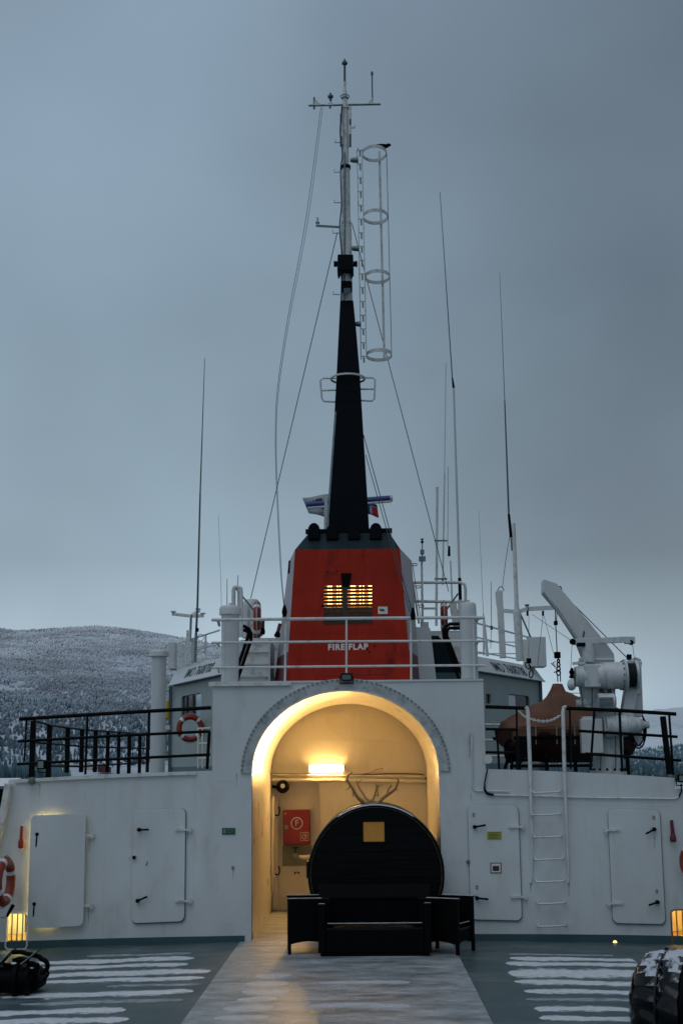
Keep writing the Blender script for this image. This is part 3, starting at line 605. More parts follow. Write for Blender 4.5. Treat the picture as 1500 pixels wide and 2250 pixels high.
p2, g2 = door(293, 1778, 407, 2026, 'closed weathertight door with a small padlock')
lever(p2, (306, 1823), (327, 1823)); lever(p2, (303, 1979), (324, 1970)); hinge(p2, 385, 418, 1823); hinge(p2, 385, 418, 1980)
MB().box(W(291, 1888, .1), W(299, 1880, .04)).build('padlock', 'black', p2, bevel=.004); MB().tube([W(x, y, .06) for x, y in ((291, 1884), (286, 1880), (284, 1886), (287, 1890))], .008, 6).build('hasp', 'white2', p2)
MB().tube([W(321, 1902, .05), W(324, 1896, .05), W(323, 1893, .05)], .006, 6).build('eyelet', 'black', p2)
p3, g3 = door(1030, 1770, 1141, 2021, 'weathertight door with yellow notice and framed pictogram')
lever(p3, (1042, 1817), (1066, 1813)); lever(p3, (1047, 1973), (1072, 1976)); hinge(p3, 1117, 1148, 1817); hinge(p3, 1121, 1154, 1971)
p4, g4 = door(1339, 1778, 1453, 2029, 'weathertight door beside the right hand port, hinged on its left')
lever(p4, (1436, 1822), (1418, 1832)); lever(p4, (1443, 1982), (1424, 1989)); hinge(p4, 1331, 1362, 1824, True); hinge(p4, 1338, 1368, 1985, True)
for pd, pos in ((p3, ((1040, 1791), (1047, 1950))), (p4, ((1435, 1797), (1442, 1959)))):
    for q_ in pos: text('numeral', '0', W(*q_, .05), (1, 0, 0), (0, 0, 1), .085, 'print', pd, .002)
nb = MB().box(W(1070, 1845, .052), W(1101, 1827, .046)).build('notice', 'yellow', p3)
m_ = MB()
for k in range(5): m_.box(W(1073, 1830.5 + k * 3, .0535), W(1098 - (k % 2) * 5, 1829.3 + k * 3, .0515))
m_.build('notice_print', 'print', nb)
fr = MB().prism([tuple(W(x, y).xz) for x, y in ((1076, 1918), (1100, 1918), (1100, 1895), (1076, 1895))], YW - .055, YW - .045).build('sign_frame', mat('brown_sign_frame', (.10, .07, .05), .5), p3)
MB().prism([tuple(W(x, y).xz) for x, y in ((1078, 1916), (1098, 1916), (1098, 1897), (1078, 1897))], YW - .058, YW - .054).build('sign_card', 'printw', fr)
MB().prism([tuple(W(x, y).xz) for x, y in ((1081, 1913), (1095, 1913), (1095, 1902), (1081, 1902))], YW - .061, YW - .057).build('sign_picture', mat('dark_plum_print', (.05, .015, .03), .6), fr)
# light behind the door that stands ajar
mb = MB(); mb.box((d1[0] - .1, YW + .7, d1[1] - .1), (d1[2] + .1, YW + .75, d1[3] + .1))
for bx_ in (((d1[0] - .1, YW + .131, d1[1] - .1), (d1[0], YW + .7, d1[3] + .1)), ((d1[2], YW + .131, d1[1] - .1), (d1[2] + .1, YW + .7, d1[3] + .1)), ((d1[0], YW + .131, d1[1] - .1), (d1[2], YW + .7, d1[1])), ((d1[0], YW + .131, d1[3]), (d1[2], YW + .7, d1[3] + .1))): mb.box(*bx_)
mb.build('locker_recess', 'creamflat', bk)
ls = thing('locker_lamp', 'yellow strip lamp glowing round the edge of the door left ajar', 'lamp', (d1[0], YW, d1[1]))
mb = MB(); xk, yk = d1[0] + .06, YW - .005
mb.bar((xk, yk, d1[1] + .14), (xk, yk, d1[3] - .12), .012, .014); mb.bar((xk + .06, yk, d1[3] - .06), (xk + .40, yk, d1[3] - .05), .010, .014); mb.bar((xk + .06, yk, d1[1] + .06), (xk + .36, yk, d1[1] + .07), .008, .014)
mb.build('light_strip', 'leak', ls)
# ---- lit ports in the two outer ends of the bulkhead
def port(hole, m_lamp, side, lab):
    x0, x1 = min(p[0] for p in hole), max(p[0] for p in hole); z0, z1 = min(p[1] for p in hole), max(p[1] for p in hole); y0 = YW + .131
    t = thing('lit_port', lab, 'port', ((x0 + x1) / 2, YW, z0), 'lit ports low in the bulkhead')
    mb = MB(); e = .28; zf = z0 + .12
    mb.box((x0 - e - .05, y0, z0 - .1), (x0 - e, y0 + .9, z1 + e)).box((x1 + e, y0, z0 - .1), (x1 + e + .05, y0 + .9, z1 + e)).box((x0 - e, y0 + .85, zf), (x1 + e, y0 + .9, z1 + e)).box((x0 - e, y0, z1 + e), (x1 + e, y0 + .9, z1 + e + .05)); mb.build('casing', 'creamflat', t)
    MB().box((x0 - e, y0, z0 - .1), (x1 + e, y0 + .849, zf - .001)).build('sill', mat('ochre_port_floor', (.30, .20, .08), .6, scale=8), t)
    MB().tube([(x, YW - .006, z) for x, z in hole], .014, 6, closed=True).build('rim', 'white2' if side < 0 else mat('brown_port_rim', (.2, .12, .05), .5), t)
    for k in range(1, 4):
        x = x0 + (x1 - x0) * k / 4; MB().cyl((x, YW + .03, z0 - .01), (x, YW + .03, z1 + .01), .011, seg=8).build('bar', 'galv', t)
    MB().box((x0 + .02, y0 + .25, z1 + e - .06), (x1 - .02, y0 + .45, z1 + e - .002)).build('lamp', m_lamp, t)
    MB().tube([((x0 + x1) / 2 - .04, y0 + .845, z1 - .12), ((x0 + x1) / 2 - .04, y0 + .8, z1 - .2), ((x0 + x1) / 2 - .06, y0 + .8, z0 + .2)], .012, 6).build('cable', 'creamflat', t)
port(portL, 'glow', -1, 'yellow lit port with three upright bars, low at the left edge')
port(portR, 'glow2', 1, 'amber lit port with upright bars, low at the right edge')
sp = thing('deck_light', 'small round lit lamp in the teal skirting, right of the wall ladder', 'lamp', W(1350, 2071, 0))
MB().lathe(W(1350, 2071, .0), (0, -1, 0), [(0, .042), (.02, .042), (.025, .036)], 14).build('bezel', 'galv', sp); MB().lathe(W(1350, 2071, .02), (0, -1, 0), [(0, .034), (.012, .03), (.02, .015)], 14).build('bulb', 'spot', sp)
sp = thing('deck_light', 'tiny lit lamp at the foot of the wall, far left beside the black winch', 'lamp', W(7, 2093, 0))
MB().lathe(W(7, 2093, .0), (0, -1, 0), [(0, .03), (.02, .03), (.03, .02)], 12).build('bulb', 'spot', sp); MB().lathe(W(7, 2093, .0), (0, -1, 0), [(0, .036), (.015, .036)], 12).build('bezel', 'galv', sp)
o = MB().box(W(1172, 2083, .05), W(1179, 2070, .0)).build('skirting_bracket', 'white2', bk)

# ---- small stains and marks on the paint
M['stain'] = mat('rusty_paint_stain', (.40, .37, .31), .6, var=.2, scale=12); M['greenstain'] = mat('green_grey_stain', (.26, .31, .30), .6, var=.25, scale=14)
for x, y0_, y1_, w_, m_ in ((1437, 1836, 1868, 2.2, 'stain'), (1165, 1938, 1962, 2.2, 'greenstain'), (1249, 1936, 1972, 1.8, 'greenstain'), (197, 1842, 1872, 1.5, 'stain'), (195, 1995, 2030, 1.4, 'greenstain'), (413, 1829, 1850, 1.3, 'stain'), (1143, 1976, 2004, 1.5, 'greenstain'), (512, 1910, 1934, 1.4, 'stain'), (1034, 1745, 1764, 1.6, 'stain'), (88, 1722, 1752, 1.6, 'stain'), (520, 1700, 1730, 1.6, 'stain')):
    off_ = .0015 if x not in (1437,) else .0465
    MB().add([W(x - w_, y0_, off_), W(x + w_, y0_, off_), W(x + w_ * .5, (y0_ + y1_) / 2, off_), W(x + .3, y1_, off_), W(x - .4, y1_ - 3, off_), W(x - w_ * .7, (y0_ + y1_) / 2 - 4, off_)], [(0, 1, 2, 3, 4, 5)]).build('rust_run', m_, bk)
for pts in ([(300, 1707), (298, 1776)], [(232, 1712), (226, 2068)], [(430, 1700), (424, 2062)], [(1160, 1752), (1158, 2060)], [(1300, 1756), (1306, 2064)], [(1070, 1764), (1474, 1772)]): MB().tube([W(*p, .0) for p in pts], .0035, 5).build('weld_seam', 'white', bk)
# ---- conduits on the right hand side
for pts, r_ in (([(1029, 1660), (1028, 1620), (1031, 1609), (1034, 1618), (1037, 1700), (1038, 1733), (1046, 1738), (1118, 1739)], .012), ([(1037, 1650), (1036, 1612)], .01)):
    MB().tube([W(*p, .02) for p in pts], r_, 6).build('conduit', 'white2', bk, smooth=60)
MB().tube([W(*p, .025) for p in ((1083, 1747), (1180, 1749), (1300, 1753), (1480, 1755), (1492, 1750))], .014, 6).build('conduit', 'white2', bk, smooth=60)
MB().tube([W(*p, .03) for p in ((1070, 1690), (1064, 1720), (1064, 1735), (1070, 1744), (1084, 1747))], [.012, .012, .02, .022, .02], 6).build('cable_gland', 'black', bk, smooth=60)
MB().tube([W(*p, .03) for p in ((1490, 1752), (1496, 1738), (1495, 1722))], .012, 6).build('cable', 'black', bk, smooth=60)
MB().lathe(W(1071, 1668, .03), (0, -1, 0), [(0, .07), (.012, .07)], 18).build('lifting_eye', 'white2', bk)
MB().lathe(W(1028, 1893, .0), (0, -1, 0), [(0, .03), (.05, .03), (.06, .02)], 12).build('rubber_buffer', 'galv', bk)
MB().lathe(W(512, 1906, .0), (0, -1, 0), [(0, .022), (.03, .022)], 10).build('socket', 'galv', bk)
tag(MB().box(W(488, 1834, .012), W(517, 1819, .0)).build('safety_sign', 'green', None), 'small green safety sign on the white wall left of the arch', 'sign')
gs = bpy.data.objects['safety_sign']
m_ = MB()
for k in range(2): m_.box(W(499, 1824 + k * 5, .0135), W(514, 1822.5 + k * 5, .011))
m_.box(W(490.5, 1831, .0135), W(496, 1822, .011)); m_.build('sign_print', mat('pale_green_print', (.10, .25, .17), .6), gs)

# ================================================================== THE PASSAGE BEHIND THE ARCH
YB = 26.6
pv = MB(); prof = [(ax1, -0.1)] + arch(ahw, zt - zs, 36) + [(ax0, -0.1)]
ring = []
ys = [YW + .02, YW + .1, YW + .6, 24, 25.5, 27.3]
for y in ys: ring += [(x, y, z) for x, z in prof]
n = len(prof); pv.add(ring, [(j * n + i, j * n + i + 1, (j + 1) * n + i + 1, (j + 1) * n + i) for j in range(len(ys) - 1) for i in range(n - 1)])
vault = struct(pv.build('passage_vault', 'cream', None, smooth=40))
xr = U(705, 1850, YB).x; zbm = U(705, 1716, YB).z
outl = [(xr, -.1), (ax1 + .01, -.1)] + [(ax1 + .01, zs)] + arch(ahw + .01, zt - zs + .01)[1:-1] + [(ax0 - .01, zs), (ax0 - .01, zbm), (xr, zbm)]
bw = struct(MB().plate(outl, [], YB, YB + .05).build('passage_back_wall', 'creamflat'))
MB().box((ax0 - .01, 26.79, -.1), (xr + .3, 26.84, zbm + .1)).build('recess_wall', 'creamflat', bw)
MB().box((xr, YB + .051, -.1), (xr + .05, 26.79, zbm)).build('recess_cheek', 'creamflat', bw); MB().box((ax0, YB + .051, zbm), (xr, 26.79, zbm + .05)).build('recess_head', 'creamflat', bw)
for pts in ([(640, 1627), (920, 1627)], [(773, 1560), (773, 1690)], [(740, 1720), (740, 1790)]): MB().tube([U(*p, YB) for p in pts], .005, 5).build('weld_seam', 'creamflat', bw)
MB().box(U(600, 2012, 26.72), (U(630, 2012, 26.72).x, 26.785, U(600, 2004, 26.72).z)).build('threshold', 'matblack', bw)
# pipes under the lamp
for k, pts in enumerate(([(598, 1702), (640, 1703), (935, 1706)], [(598, 1714), (936, 1717)])):
    MB().tube([U(*p, YB - .06) for p in pts], (.018, .035)[k], 8).build('pipe', 'cream', bw, smooth=60)
MB().tube(smoothpath([U(*p, YB - .05) for p in ((596, 1700), (700, 1701), (780, 1702), (870, 1700), (920, 1701), (934, 1707), (938, 1722), (939, 1760), (941, 1850), (942, 1900))], 5), .011, 6).build('cable', 'black', bw, smooth=60)
jb = thing('junction_box', 'small cream junction box on the back wall, right of the lit tube lamp', 'box', U(847, 1695, YB))
MB().box(U(842, 1697, YB - .06), U(852, 1685, YB)).build('case', 'cream', jb, bevel=.006); MB().tube(smoothpath([U(*p, YB - .03) for p in ((842, 1689), (830, 1690), (815, 1697), (800, 1700))], 4), .007, 6).build('cable', mat('red_cable', (.25, .05, .03), .5), jb)
# the lit tube lamp
fl_ = thing('tube_lamp', 'lit warm fluorescent tube lamp on the back wall of the passage', 'lamp', U(716, 1698, YB))
a, b = U(678, 1696, YB), U(756, 1681, YB)
MB().box((a.x - .01, YB - .035, a.z + .012), (b.x + .01, YB - .001, b.z - .012)).build('housing', 'cream', fl_, bevel=.01)
MB().prism(rrect(a.x + .02, a.z, b.x - .02, b.z, .03), YB - .095, YB - .036).build('diffuser', 'lampside', fl_)
MB().prism(rrect(a.x + .024, a.z + .004, b.x - .024, b.z - .004, .028), YB - .103, YB - .0955).build('tube_window', 'lamp', fl_)
for x in (a.x - .02, b.x - .02): MB().box((x, YB - .11, a.z - .005), (x + .04, YB - .036, b.z + .005)).build('end_cap', 'cream', fl_, bevel=.01)
# alarm bell
ab = thing('alarm_bell', 'round black alarm bell with pale centre in the passage, above the fire cabinet', 'bell', U(622, 1728, 26.4))
MB().lathe(U(622, 1728, 26.55), (0, -1, 0), [(0, .09), (.06, .125), (.10, .125), (.13, .10), (.135, .04)], 24).build('gong', 'matblack', ab, smooth=40); MB().lathe(U(621, 1727, 26.42), (0, -1, 0), [(0, .045), (.02, .04), (.03, .02)], 14).build('centre', 'band', ab, smooth=40)
MB().bar(U(610, 1730, 26.56), U(598, 1728, 26.56), .06, .05).build('bracket', 'matblack', ab)
# fire hose cabinet
YC = 26.6
fc = thing('fire_hose_cabinet', 'red fire hose cabinet with circled F and hose symbol in the passage', 'cabinet', U(652, 1858, YC))
a, b = U(622, 1857, YC), U(681, 1779, YC)
MB().box((a.x, YC, a.z), (b.x, 26.785, b.z)).build('body', 'firered', fc, bevel=.01); MB().box((a.x + .015, YC - .02, a.z + .012), (b.x - .004, YC - .001, b.z - .012)).build('door', 'firered', fc, bevel=.006)
c = U(652, 1809, YC - .022); MB().tube([c + V(.105 * math.cos(k * math.pi / 16), 0, .105 * math.sin(k * math.pi / 16)) for k in range(32)], .009, 4, closed=True).build('symbol_ring', 'printw', fc)
text('letter', 'F', c + V(0, -.002, 0), (1, 0, 0), (0, 0, 1), .17, 'printw', fc, .002)
c = U(669, 1838, YC - .022); h_ = .075; MB().tube([c + V(*p) for p in ((-h_, 0, -h_), (h_, 0, -h_), (h_, 0, h_), (-h_, 0, h_))], .006, 4, closed=True).build('symbol_square', 'printw', fc)
MB().tube(smoothpath([c + V(*p) for p in ((-.045, 0, .0), (-.03, 0, .035), (.0, 0, .04), (.02, 0, .02), (.05, 0, .05))], 4) , .007, 5).tube(smoothpath([c + V(*p) for p in ((-.045, 0, 0), (-.035, 0, -.035), (.0, 0, -.045), (.035, 0, -.02), (.02, 0, .01), (-.005, 0, .0))], 4), .008, 5).build('hose_symbol', 'printw', fc)
MB().box(U(625, 1822, YC - .03), U(633, 1813, YC)).build('latch', 'galv', fc); MB().tube([U(*p, YC - .025) for p in ((628, 1785), (626, 1790))], .006, 5).build('scratch_tape', 'printw', fc)
hp = thing('hydrant_valve', 'brass hydrant valve with white hose coupling under the red fire cabinet', 'valve', U(655, 1885, 26.6))
a, b = U(620, 1903, 26.73), U(685, 1858, 26.73); MB().box((a.x, 26.76, a.z), (b.x, 26.786, b.z)).build('backplate', mat('greenish_grey_plate', (.20, .21, .17), .5), hp)
MB().lathe(U(649, 1880, 26.74), (0, -1, 0), [(0, .05), (.10, .05), (.12, .06), (.2, .06), (.21, .04)], 14).build('spindle_body', 'galv', hp, smooth=40); MB().bar(U(642, 1863, 26.58), U(656, 1863, 26.58), .02, .02).cyl(U(649, 1863, 26.58), U(649, 1878, 26.58), .014, seg=8).build('hand_wheel', 'matblack', hp)
MB().tube([U(*p, 26.6) for p in ((656, 1882), (668, 1884), (684, 1882))], [.03, .04, .045], 10).build('coupling', 'cream', hp, smooth=50)
vs_ = thing('valve_sticker', 'bow tie valve symbol sticker on the passage wall under the hydrant', 'sticker', U(652, 1917, 26.72))
p = U(652, 1918, 26.72); MB().add([p + V(*q) for q in ((-.05, 0, .03), (-.05, 0, -.03), (0, 0, 0), (.05, 0, .03), (.05, 0, -.03), (-.05, .004, .03), (-.05, .004, -.03), (0, .004, 0), (.05, .004, .03), (.05, .004, -.03))], [(0, 1, 2), (2, 4, 3), (5, 7, 6), (7, 8, 9)]).build('bow_tie', 'print', vs_)
MB().box(p + V(-.075, .005, -.045), p + V(.075, .009, .06)).build('backing', 'creamflat', vs_); MB().cyl(p, p + V(0, 0, .045), .004, seg=5).build('stem', 'print', vs_)
# the inner door edge at the left with black handles and stand pipe
idr = thing('passage_door', 'cream door in the left of the passage with two black bow handles', 'door', U(606, 2000, 26.7))
MB().box((ax0 + .03, 26.66, .05), (U(611, 1900, 26.7).x, 26.72, U(606, 1755, 26.8).z)).build('leaf', 'creamflat', idr, bevel=.005)
for y0_, y1_ in ((1772, 1791), (1903, 1921)): MB().tube(smoothpath([U(*q, 26.6) for q in ((604, y1_), (612, y1_), (614, y0_ + 8), (612, y0_))], 4), .014, 6).build('handle', 'black', idr, smooth=60)
MB().tube([U(*q, 26.4) for q in ((599, 1750), (598, 1800), (597, 1960))], .03, 10).build('stand_pipe', 'cream', idr, smooth=60)
for y_ in (1793, 1925): MB().cyl(U(598, y_ - 4, 26.4), U(598, y_ + 4, 26.4), .045, seg=12).build('pipe_clamp', 'cream', idr)

# ================================================================== BARREL SAUNA, ANTLERS, SEATS
YF = 21.55
bc = U(826, 1921, YF); br = 147.5 * S(YF)
bs = thing('barrel_sauna', 'big black barrel sauna with small amber window filling the arch', 'sauna', (bc.x, YF, deck_z(bc.x)))
nb_ = 15; z0 = bc.z - br + .04; hgt = (2 * br - .08) / nb_
wx0, wz0 = U(798, 1850, YF).x, U(798, 1850, YF).z; wx1, wz1 = U(844, 1806, YF).x, U(844, 1806, YF).z
for k in range(nb_):
    za, zb = z0 + k * hgt + .003, z0 + (k + 1) * hgt - .003; rr = br - .035
    def chord(z): return math.sqrt(max(1e-4, rr * rr - (z - bc.z) ** 2))
    zz = [za + (zb - za) * t for t in (0, .33, .66, 1)]
    right = [(bc.x + chord(z), z) for z in zz]; left = [(bc.x - chord(z), z) for z in reversed(zz)]
    holes = []
    if zb > wz0 and za < wz1:       # board cut by the window
        lo, hi = max(za, wz0), min(zb, wz1)
        if lo - za < .004 and zb - hi < .004 or True:
            for seg in ([(wx1, za), *[p for p in right], (wx1, zb)], [(wx0, zb), *[p for p in left], (wx0, za)]): MB().prism(seg, YF + .03, YF + .07).build('front_board', 'plank', bs)
            if lo > za + .006: MB().box((wx0, YF + .03, za), (wx1, YF + .07, lo)).build('front_board', 'plank', bs)
            if hi < zb - .006: MB().box((wx0, YF + .03, hi), (wx1, YF + .07, zb)).build('front_board', 'plank', bs)
            continue
    MB().prism(right + left, YF + .03, YF + .07).build('front_board', 'plank', bs)
MB().box((wx0 + .002, YF + .045, wz0 + .002), (wx1 - .002, YF + .055, wz1 - .002)).build('window_pane', 'amber', bs)
wf = MB()
for p, q in (((wx0 - .02, wz0 - .02), (wx1 + .02, wz0 - .02)), ((wx1 + .02, wz0 - .02), (wx1 + .02, wz1 + .02)), ((wx1 + .02, wz1 + .02), (wx0 - .02, wz1 + .02)), ((wx0 - .02, wz1 + .02), (wx0 - .02, wz0 - .02))): wf.bar((p[0], YF + .028, p[1]), (q[0], YF + .028, q[1]), .03, .03)
wf.build('window_frame', 'plank', bs)
ns = 46; stv = None
da = 2 * math.pi / ns
for k in range(ns):
    if stv is None:
        aa = [-da / 2 + .003, da / 2 - .003]; pts = [(br * .998 * math.sin(t), br * .998 * math.cos(t)) for t in aa] + [((br - .042) * math.sin(t), (br - .042) * math.cos(t)) for t in reversed(aa)]
        stv = MB().prism(pts, 0, 2.0).build('stave', 'stave', bs); stv.location = (0, 0, bc.z - deck_z(bc.x)); stv.location.y = .01
        stv.data.transform(Matrix.Translation(ORG[bs.name]))
    else:
        o = stv.copy(); COL.objects.link(o); o.rotation_euler = (0, da * k, 0)
for yy in (YF + .25, YF + 1.6): MB().tube([(bc.x + (br + .004) * math.cos(t * math.pi / 32), yy, bc.z + (br + .004) * math.sin(t * math.pi / 32)) for t in range(64)], .008, 4, closed=True).build('steel_hoop', 'galv', bs)
MB().tube([(bc.x + (br - .015) * math.cos(t * math.pi / 32), YF + .02, bc.z + (br - .015) * math.sin(t * math.pi / 32)) for t in range(64)], .022, 6, closed=True).build('front_rim', 'plank', bs, smooth=60)
MB().tube([(bc.x + (br - .004) * math.sin(R(t)), YF + .006, bc.z + (br - .004) * math.cos(R(t))) for t in range(-34, 36, 3)], [.003] + [.010] * 22 + [.003], 6).build('frost_rim', 'snow', bs, smooth=60)
MB().lathe((bc.x, YF + 1.9, bc.z), (0, 1, 0), [(0, br - .045), (.05, br - .045)], 40).build('rear_wall', 'plank', bs)
MB().lathe((bc.x, YF + .075, bc.z), (0, 1, 0), [(0, br - .046), (.01, br - .046)], 40).build('light_stop', 'plank', bs)  # unseen disc added to stop lamp light showing between the boards
for yy in (YF + .3, YF + 1.5): MB().prism([(bc.x - .7, deck_z(0) + .004), (bc.x + .7, deck_z(0) + .004), (bc.x + .7, .25), (bc.x + .4, .12), (bc.x, .045), (bc.x - .4, .12), (bc.x - .7, .25)], yy, yy + .1).build('cradle', 'plank', bs)
MB().box((U(673, 1930, YF).x, YF + .03, U(675, 1930, YF).z), (U(682, 1930, YF).x, YF + .12, U(675, 1893, YF).z)).build('hinge_post', 'plank', bs)
# antlers lying on the barrel
def antler(lab, beams):
    y = YF + .42; t = thing('antler', lab, 'antler', U(*beams[0][0][0], y), 'antlers on the barrel')
    for i, (pts, r0, r1, dy) in enumerate(beams):
        P = smoothpath([U(x, yy, y + dy * k / max(1, len(pts) - 1)) for k, (x, yy) in enumerate(pts)], 5); nn = len(P)
        MB().tube(P, [.82 * (r0 + (r1 - r0) * (j / (nn - 1)) ** 1.3) for j in range(nn)], 8).build('main_beam' if i == 0 else 'tine', 'bone', t, smooth=70)
antler('reindeer antler curving up to the left on top of the barrel', [
    ([(800, 1763), (790, 1757), (782, 1747), (775, 1733), (766, 1719), (763, 1712), (766, 1703), (774, 1697)], .034, .014, -.15), ([(766, 1718), (761, 1716), (758, 1711)], .015, .005, -.05), ([(768, 1729), (764, 1734), (758, 1736)], .016, .005, -.08), ([(777, 1740), (775, 1746), (776, 1751)], .017, .008, -.06),
    ([(816, 1763), (806, 1757), (797, 1744), (789, 1731), (785, 1721), (782, 1715)], .026, .009, .25), ([(785, 1721), (790, 1718), (793, 1712)], .011, .005, .05)])
antler('reindeer antler with a branching palm reaching up to the right on top of the barrel', [
    ([(806, 1762), (818, 1758), (823, 1748), (825, 1740), (827, 1730), (826, 1724)], .024, .014, .1), ([(827, 1731), (833, 1727), (841, 1725)], .012, .005, .1), ([(823, 1746), (831, 1748), (829, 1738), (832, 1730)], .014, .008, .12), ([(827, 1729), (830, 1727), (831, 1724)], .01, .005, 0),
    ([(832, 1763), (843, 1752), (852, 1745), (862, 1738), (869, 1731), (873, 1722), (875, 1715), (872, 1710)], .034, .011, -.2), ([(849, 1748), (853, 1735), (858, 1728), (858, 1723)], .022, .006, -.1), ([(857, 1730), (861, 1728), (863, 1725)], .011, .004, 0), ([(869, 1731), (872, 1736), (871, 1738)], .012, .006, 0)])
MB().tube([U(*p, YF + .42) for p in ((792, 1764), (815, 1766), (838, 1764))], .02, 6).build('skull_plate', 'bone', bpy.data.objects['antler'], smooth=60)

def seat(name, lab, cx, cy, rot, w_, d_, arm_h, back_h, seat_h, legs, m='rattan', group=None, armw=.07, base=.13):
    t = thing(name, lab, 'seat', (cx, cy, deck_z(cx)), group)
    T = Matrix.Translation((cx, cy, deck_z(cx) + .004)) @ Matrix.Rotation(rot, 4, 'Z')     # local front is -Y
    def part(mb, nm, mm, bev=.012): return mb.xf(T).build(nm, mm, t, bevel=bev)
    hw, hd = w_ / 2, d_ / 2
    for s in (-1, 1):
        x0, x1 = (s * hw, s * (hw - armw)); n = 8
        ys_ = [-hd + d_ * k / n for k in range(n + 1)]; lo = [base + .05 * math.sin(math.pi * k / n) * (1 if legs else 0) for k in range(n + 1)]
        vs_ = [(x0, y, l) for y, l in zip(ys_, lo)] + [(x0, y, arm_h) for y in ys_] + [(x1, y, l) for y, l in zip(ys_, lo)] + [(x1, y, arm_h) for y in ys_]
        m1 = n + 1; fs = []
        for k in range(n):
            fs += [(k, k + 1, m1 + k + 1, m1 + k), (2 * m1 + k, 3 * m1 + k, 3 * m1 + k + 1, 2 * m1 + k + 1), (k, 2 * m1 + k, 2 * m1 + k + 1, k + 1), (m1 + k, m1 + k + 1, 3 * m1 + k + 1, 3 * m1 + k)]
        fs += [(0, m1, 3 * m1, 2 * m1), (n, 2 * m1 + n, 3 * m1 + n, m1 + n)]
        ar = part(MB().add(vs_, fs), 'arm_panel', m)
        part(MB().box((min(x0, x1) - .012, -hd - .012, arm_h + .001), (max(x0, x1) + .012, hd, arm_h + .026)), 'armrest', 'cushion', .008)
    n = 6; xs_ = [-(hw - armw) + (w_ - 2 * armw) * k / n for k in range(n + 1)]
    poly = [(x, base + (.04 * math.sin(math.pi * k / n) if legs else 0)) for k, x in enumerate(xs_)] + [((hw - armw), seat_h - .09), (-(hw - armw), seat_h - .09)]
    part(MB().prism(poly, -hd + .03, -hd + .07), 'front_apron', m)
    part(MB().box((-(hw - armw) + .002, -hd + .072, seat_h - .14), (hw - armw - .002, hd - .1, seat_h - .09)), 'seat_base', m)
    cu = MB(); nx, ny = 10, 6; vs_ = []
    for j in range(ny + 1):
        for i in range(nx + 1):
            u, v = i / nx, j / ny; e = min(1, 6 * u, 6 * (1 - u)) ** .5 * min(1, 5 * v, 5 * (1 - v)) ** .5
            vs_.append((-(hw - armw) + .01 + (w_ - 2 * armw - .02) * u, -hd + .02 + (d_ - .14) * v, seat_h - .085 + .085 * e + .004 * math.sin(9 * u + 5 * v)))
    fs = [(j * (nx + 1) + i, j * (nx + 1) + i + 1, (j + 1) * (nx + 1) + i + 1, (j + 1) * (nx + 1) + i) for j in range(ny) for i in range(nx)]
    part(MB().tube([(-(hw - armw) + .03, -hd + .045, seat_h + .001), (hw - armw - .03, -hd + .045, seat_h + .001)], .006, 5), 'frost_highlight', 'snowglint', 0)  # pale strips paint wet highlights and thin snow on the seat edges
    for s in (-1, 1): part(MB().box((s * (hw - armw / 2) - armw * .42, -hd - .008, arm_h + .0265), (s * (hw - armw / 2) + armw * .42, -hd + .03 if not legs else hd * .6, arm_h + .030)), 'frost_highlight', 'snowglint', 0)
    o = cu.add(vs_, fs).box((-(hw - armw) + .012, -hd + .025, seat_h - .089), (hw - armw - .012, hd - .125, seat_h - .06)).xf(T).build('seat_cushion', 'cushion', t, smooth=60)
    part(MB().box((-hw + armw + .001, hd - .09, base), (hw - armw - .001, hd - .02, arm_h)), 'backrest', m)
    if back_h > arm_h:
        part(MB().add([(-hw, hd - .13, arm_h + .03), (hw, hd - .13, arm_h + .03), (hw, hd, arm_h + .03), (-hw, hd, arm_h + .03), (-hw - .03, hd - .05, back_h), (hw + .03, hd - .05, back_h), (hw + .03, hd + .05, back_h), (-hw - .03, hd + .05, back_h)], [(0, 3, 2, 1), (4, 5, 6, 7), (0, 1, 5, 4), (1, 2, 6, 5), (2, 3, 7, 6), (3, 0, 4, 7)]), 'headrest', m, .02)
    if legs:
        for sx in (-1, 1):
            for sy in (-1, 1): part(MB().box((sx * hw - sx * .045, sy * hd - sy * .045, 0), (sx * hw, sy * hd, base + .02)), 'leg', 'matblack', .004)
    else: part(MB().box((-hw + .03, -hd + .05, 0), (hw - .03, hd - .05, base)), 'plinth', 'matblack', .005)
    return t
cs = D(824, 2103)
seat('sofa', 'wide low black two seat sofa standing before the barrel', cs.x, cs.y + .42, 0, 1.60, .80, .70, .93, .45, False, base=.05, armw=.10)
cl = D(668, 2098); seat('armchair', 'black rattan armchair at the left end of the sofa, turned to the left', cl.x + .05, cl.y + .30, R(-86), .60, .60, .75, 0, .42, True, group='rattan armchairs')
crr = D(985, 2098); seat('armchair', 'black rattan armchair at the right end of the sofa, its seat turned to the right', crr.x, crr.y + .28, R(62), .60, .62, .75, 0, .42, True, group='rattan armchairs')

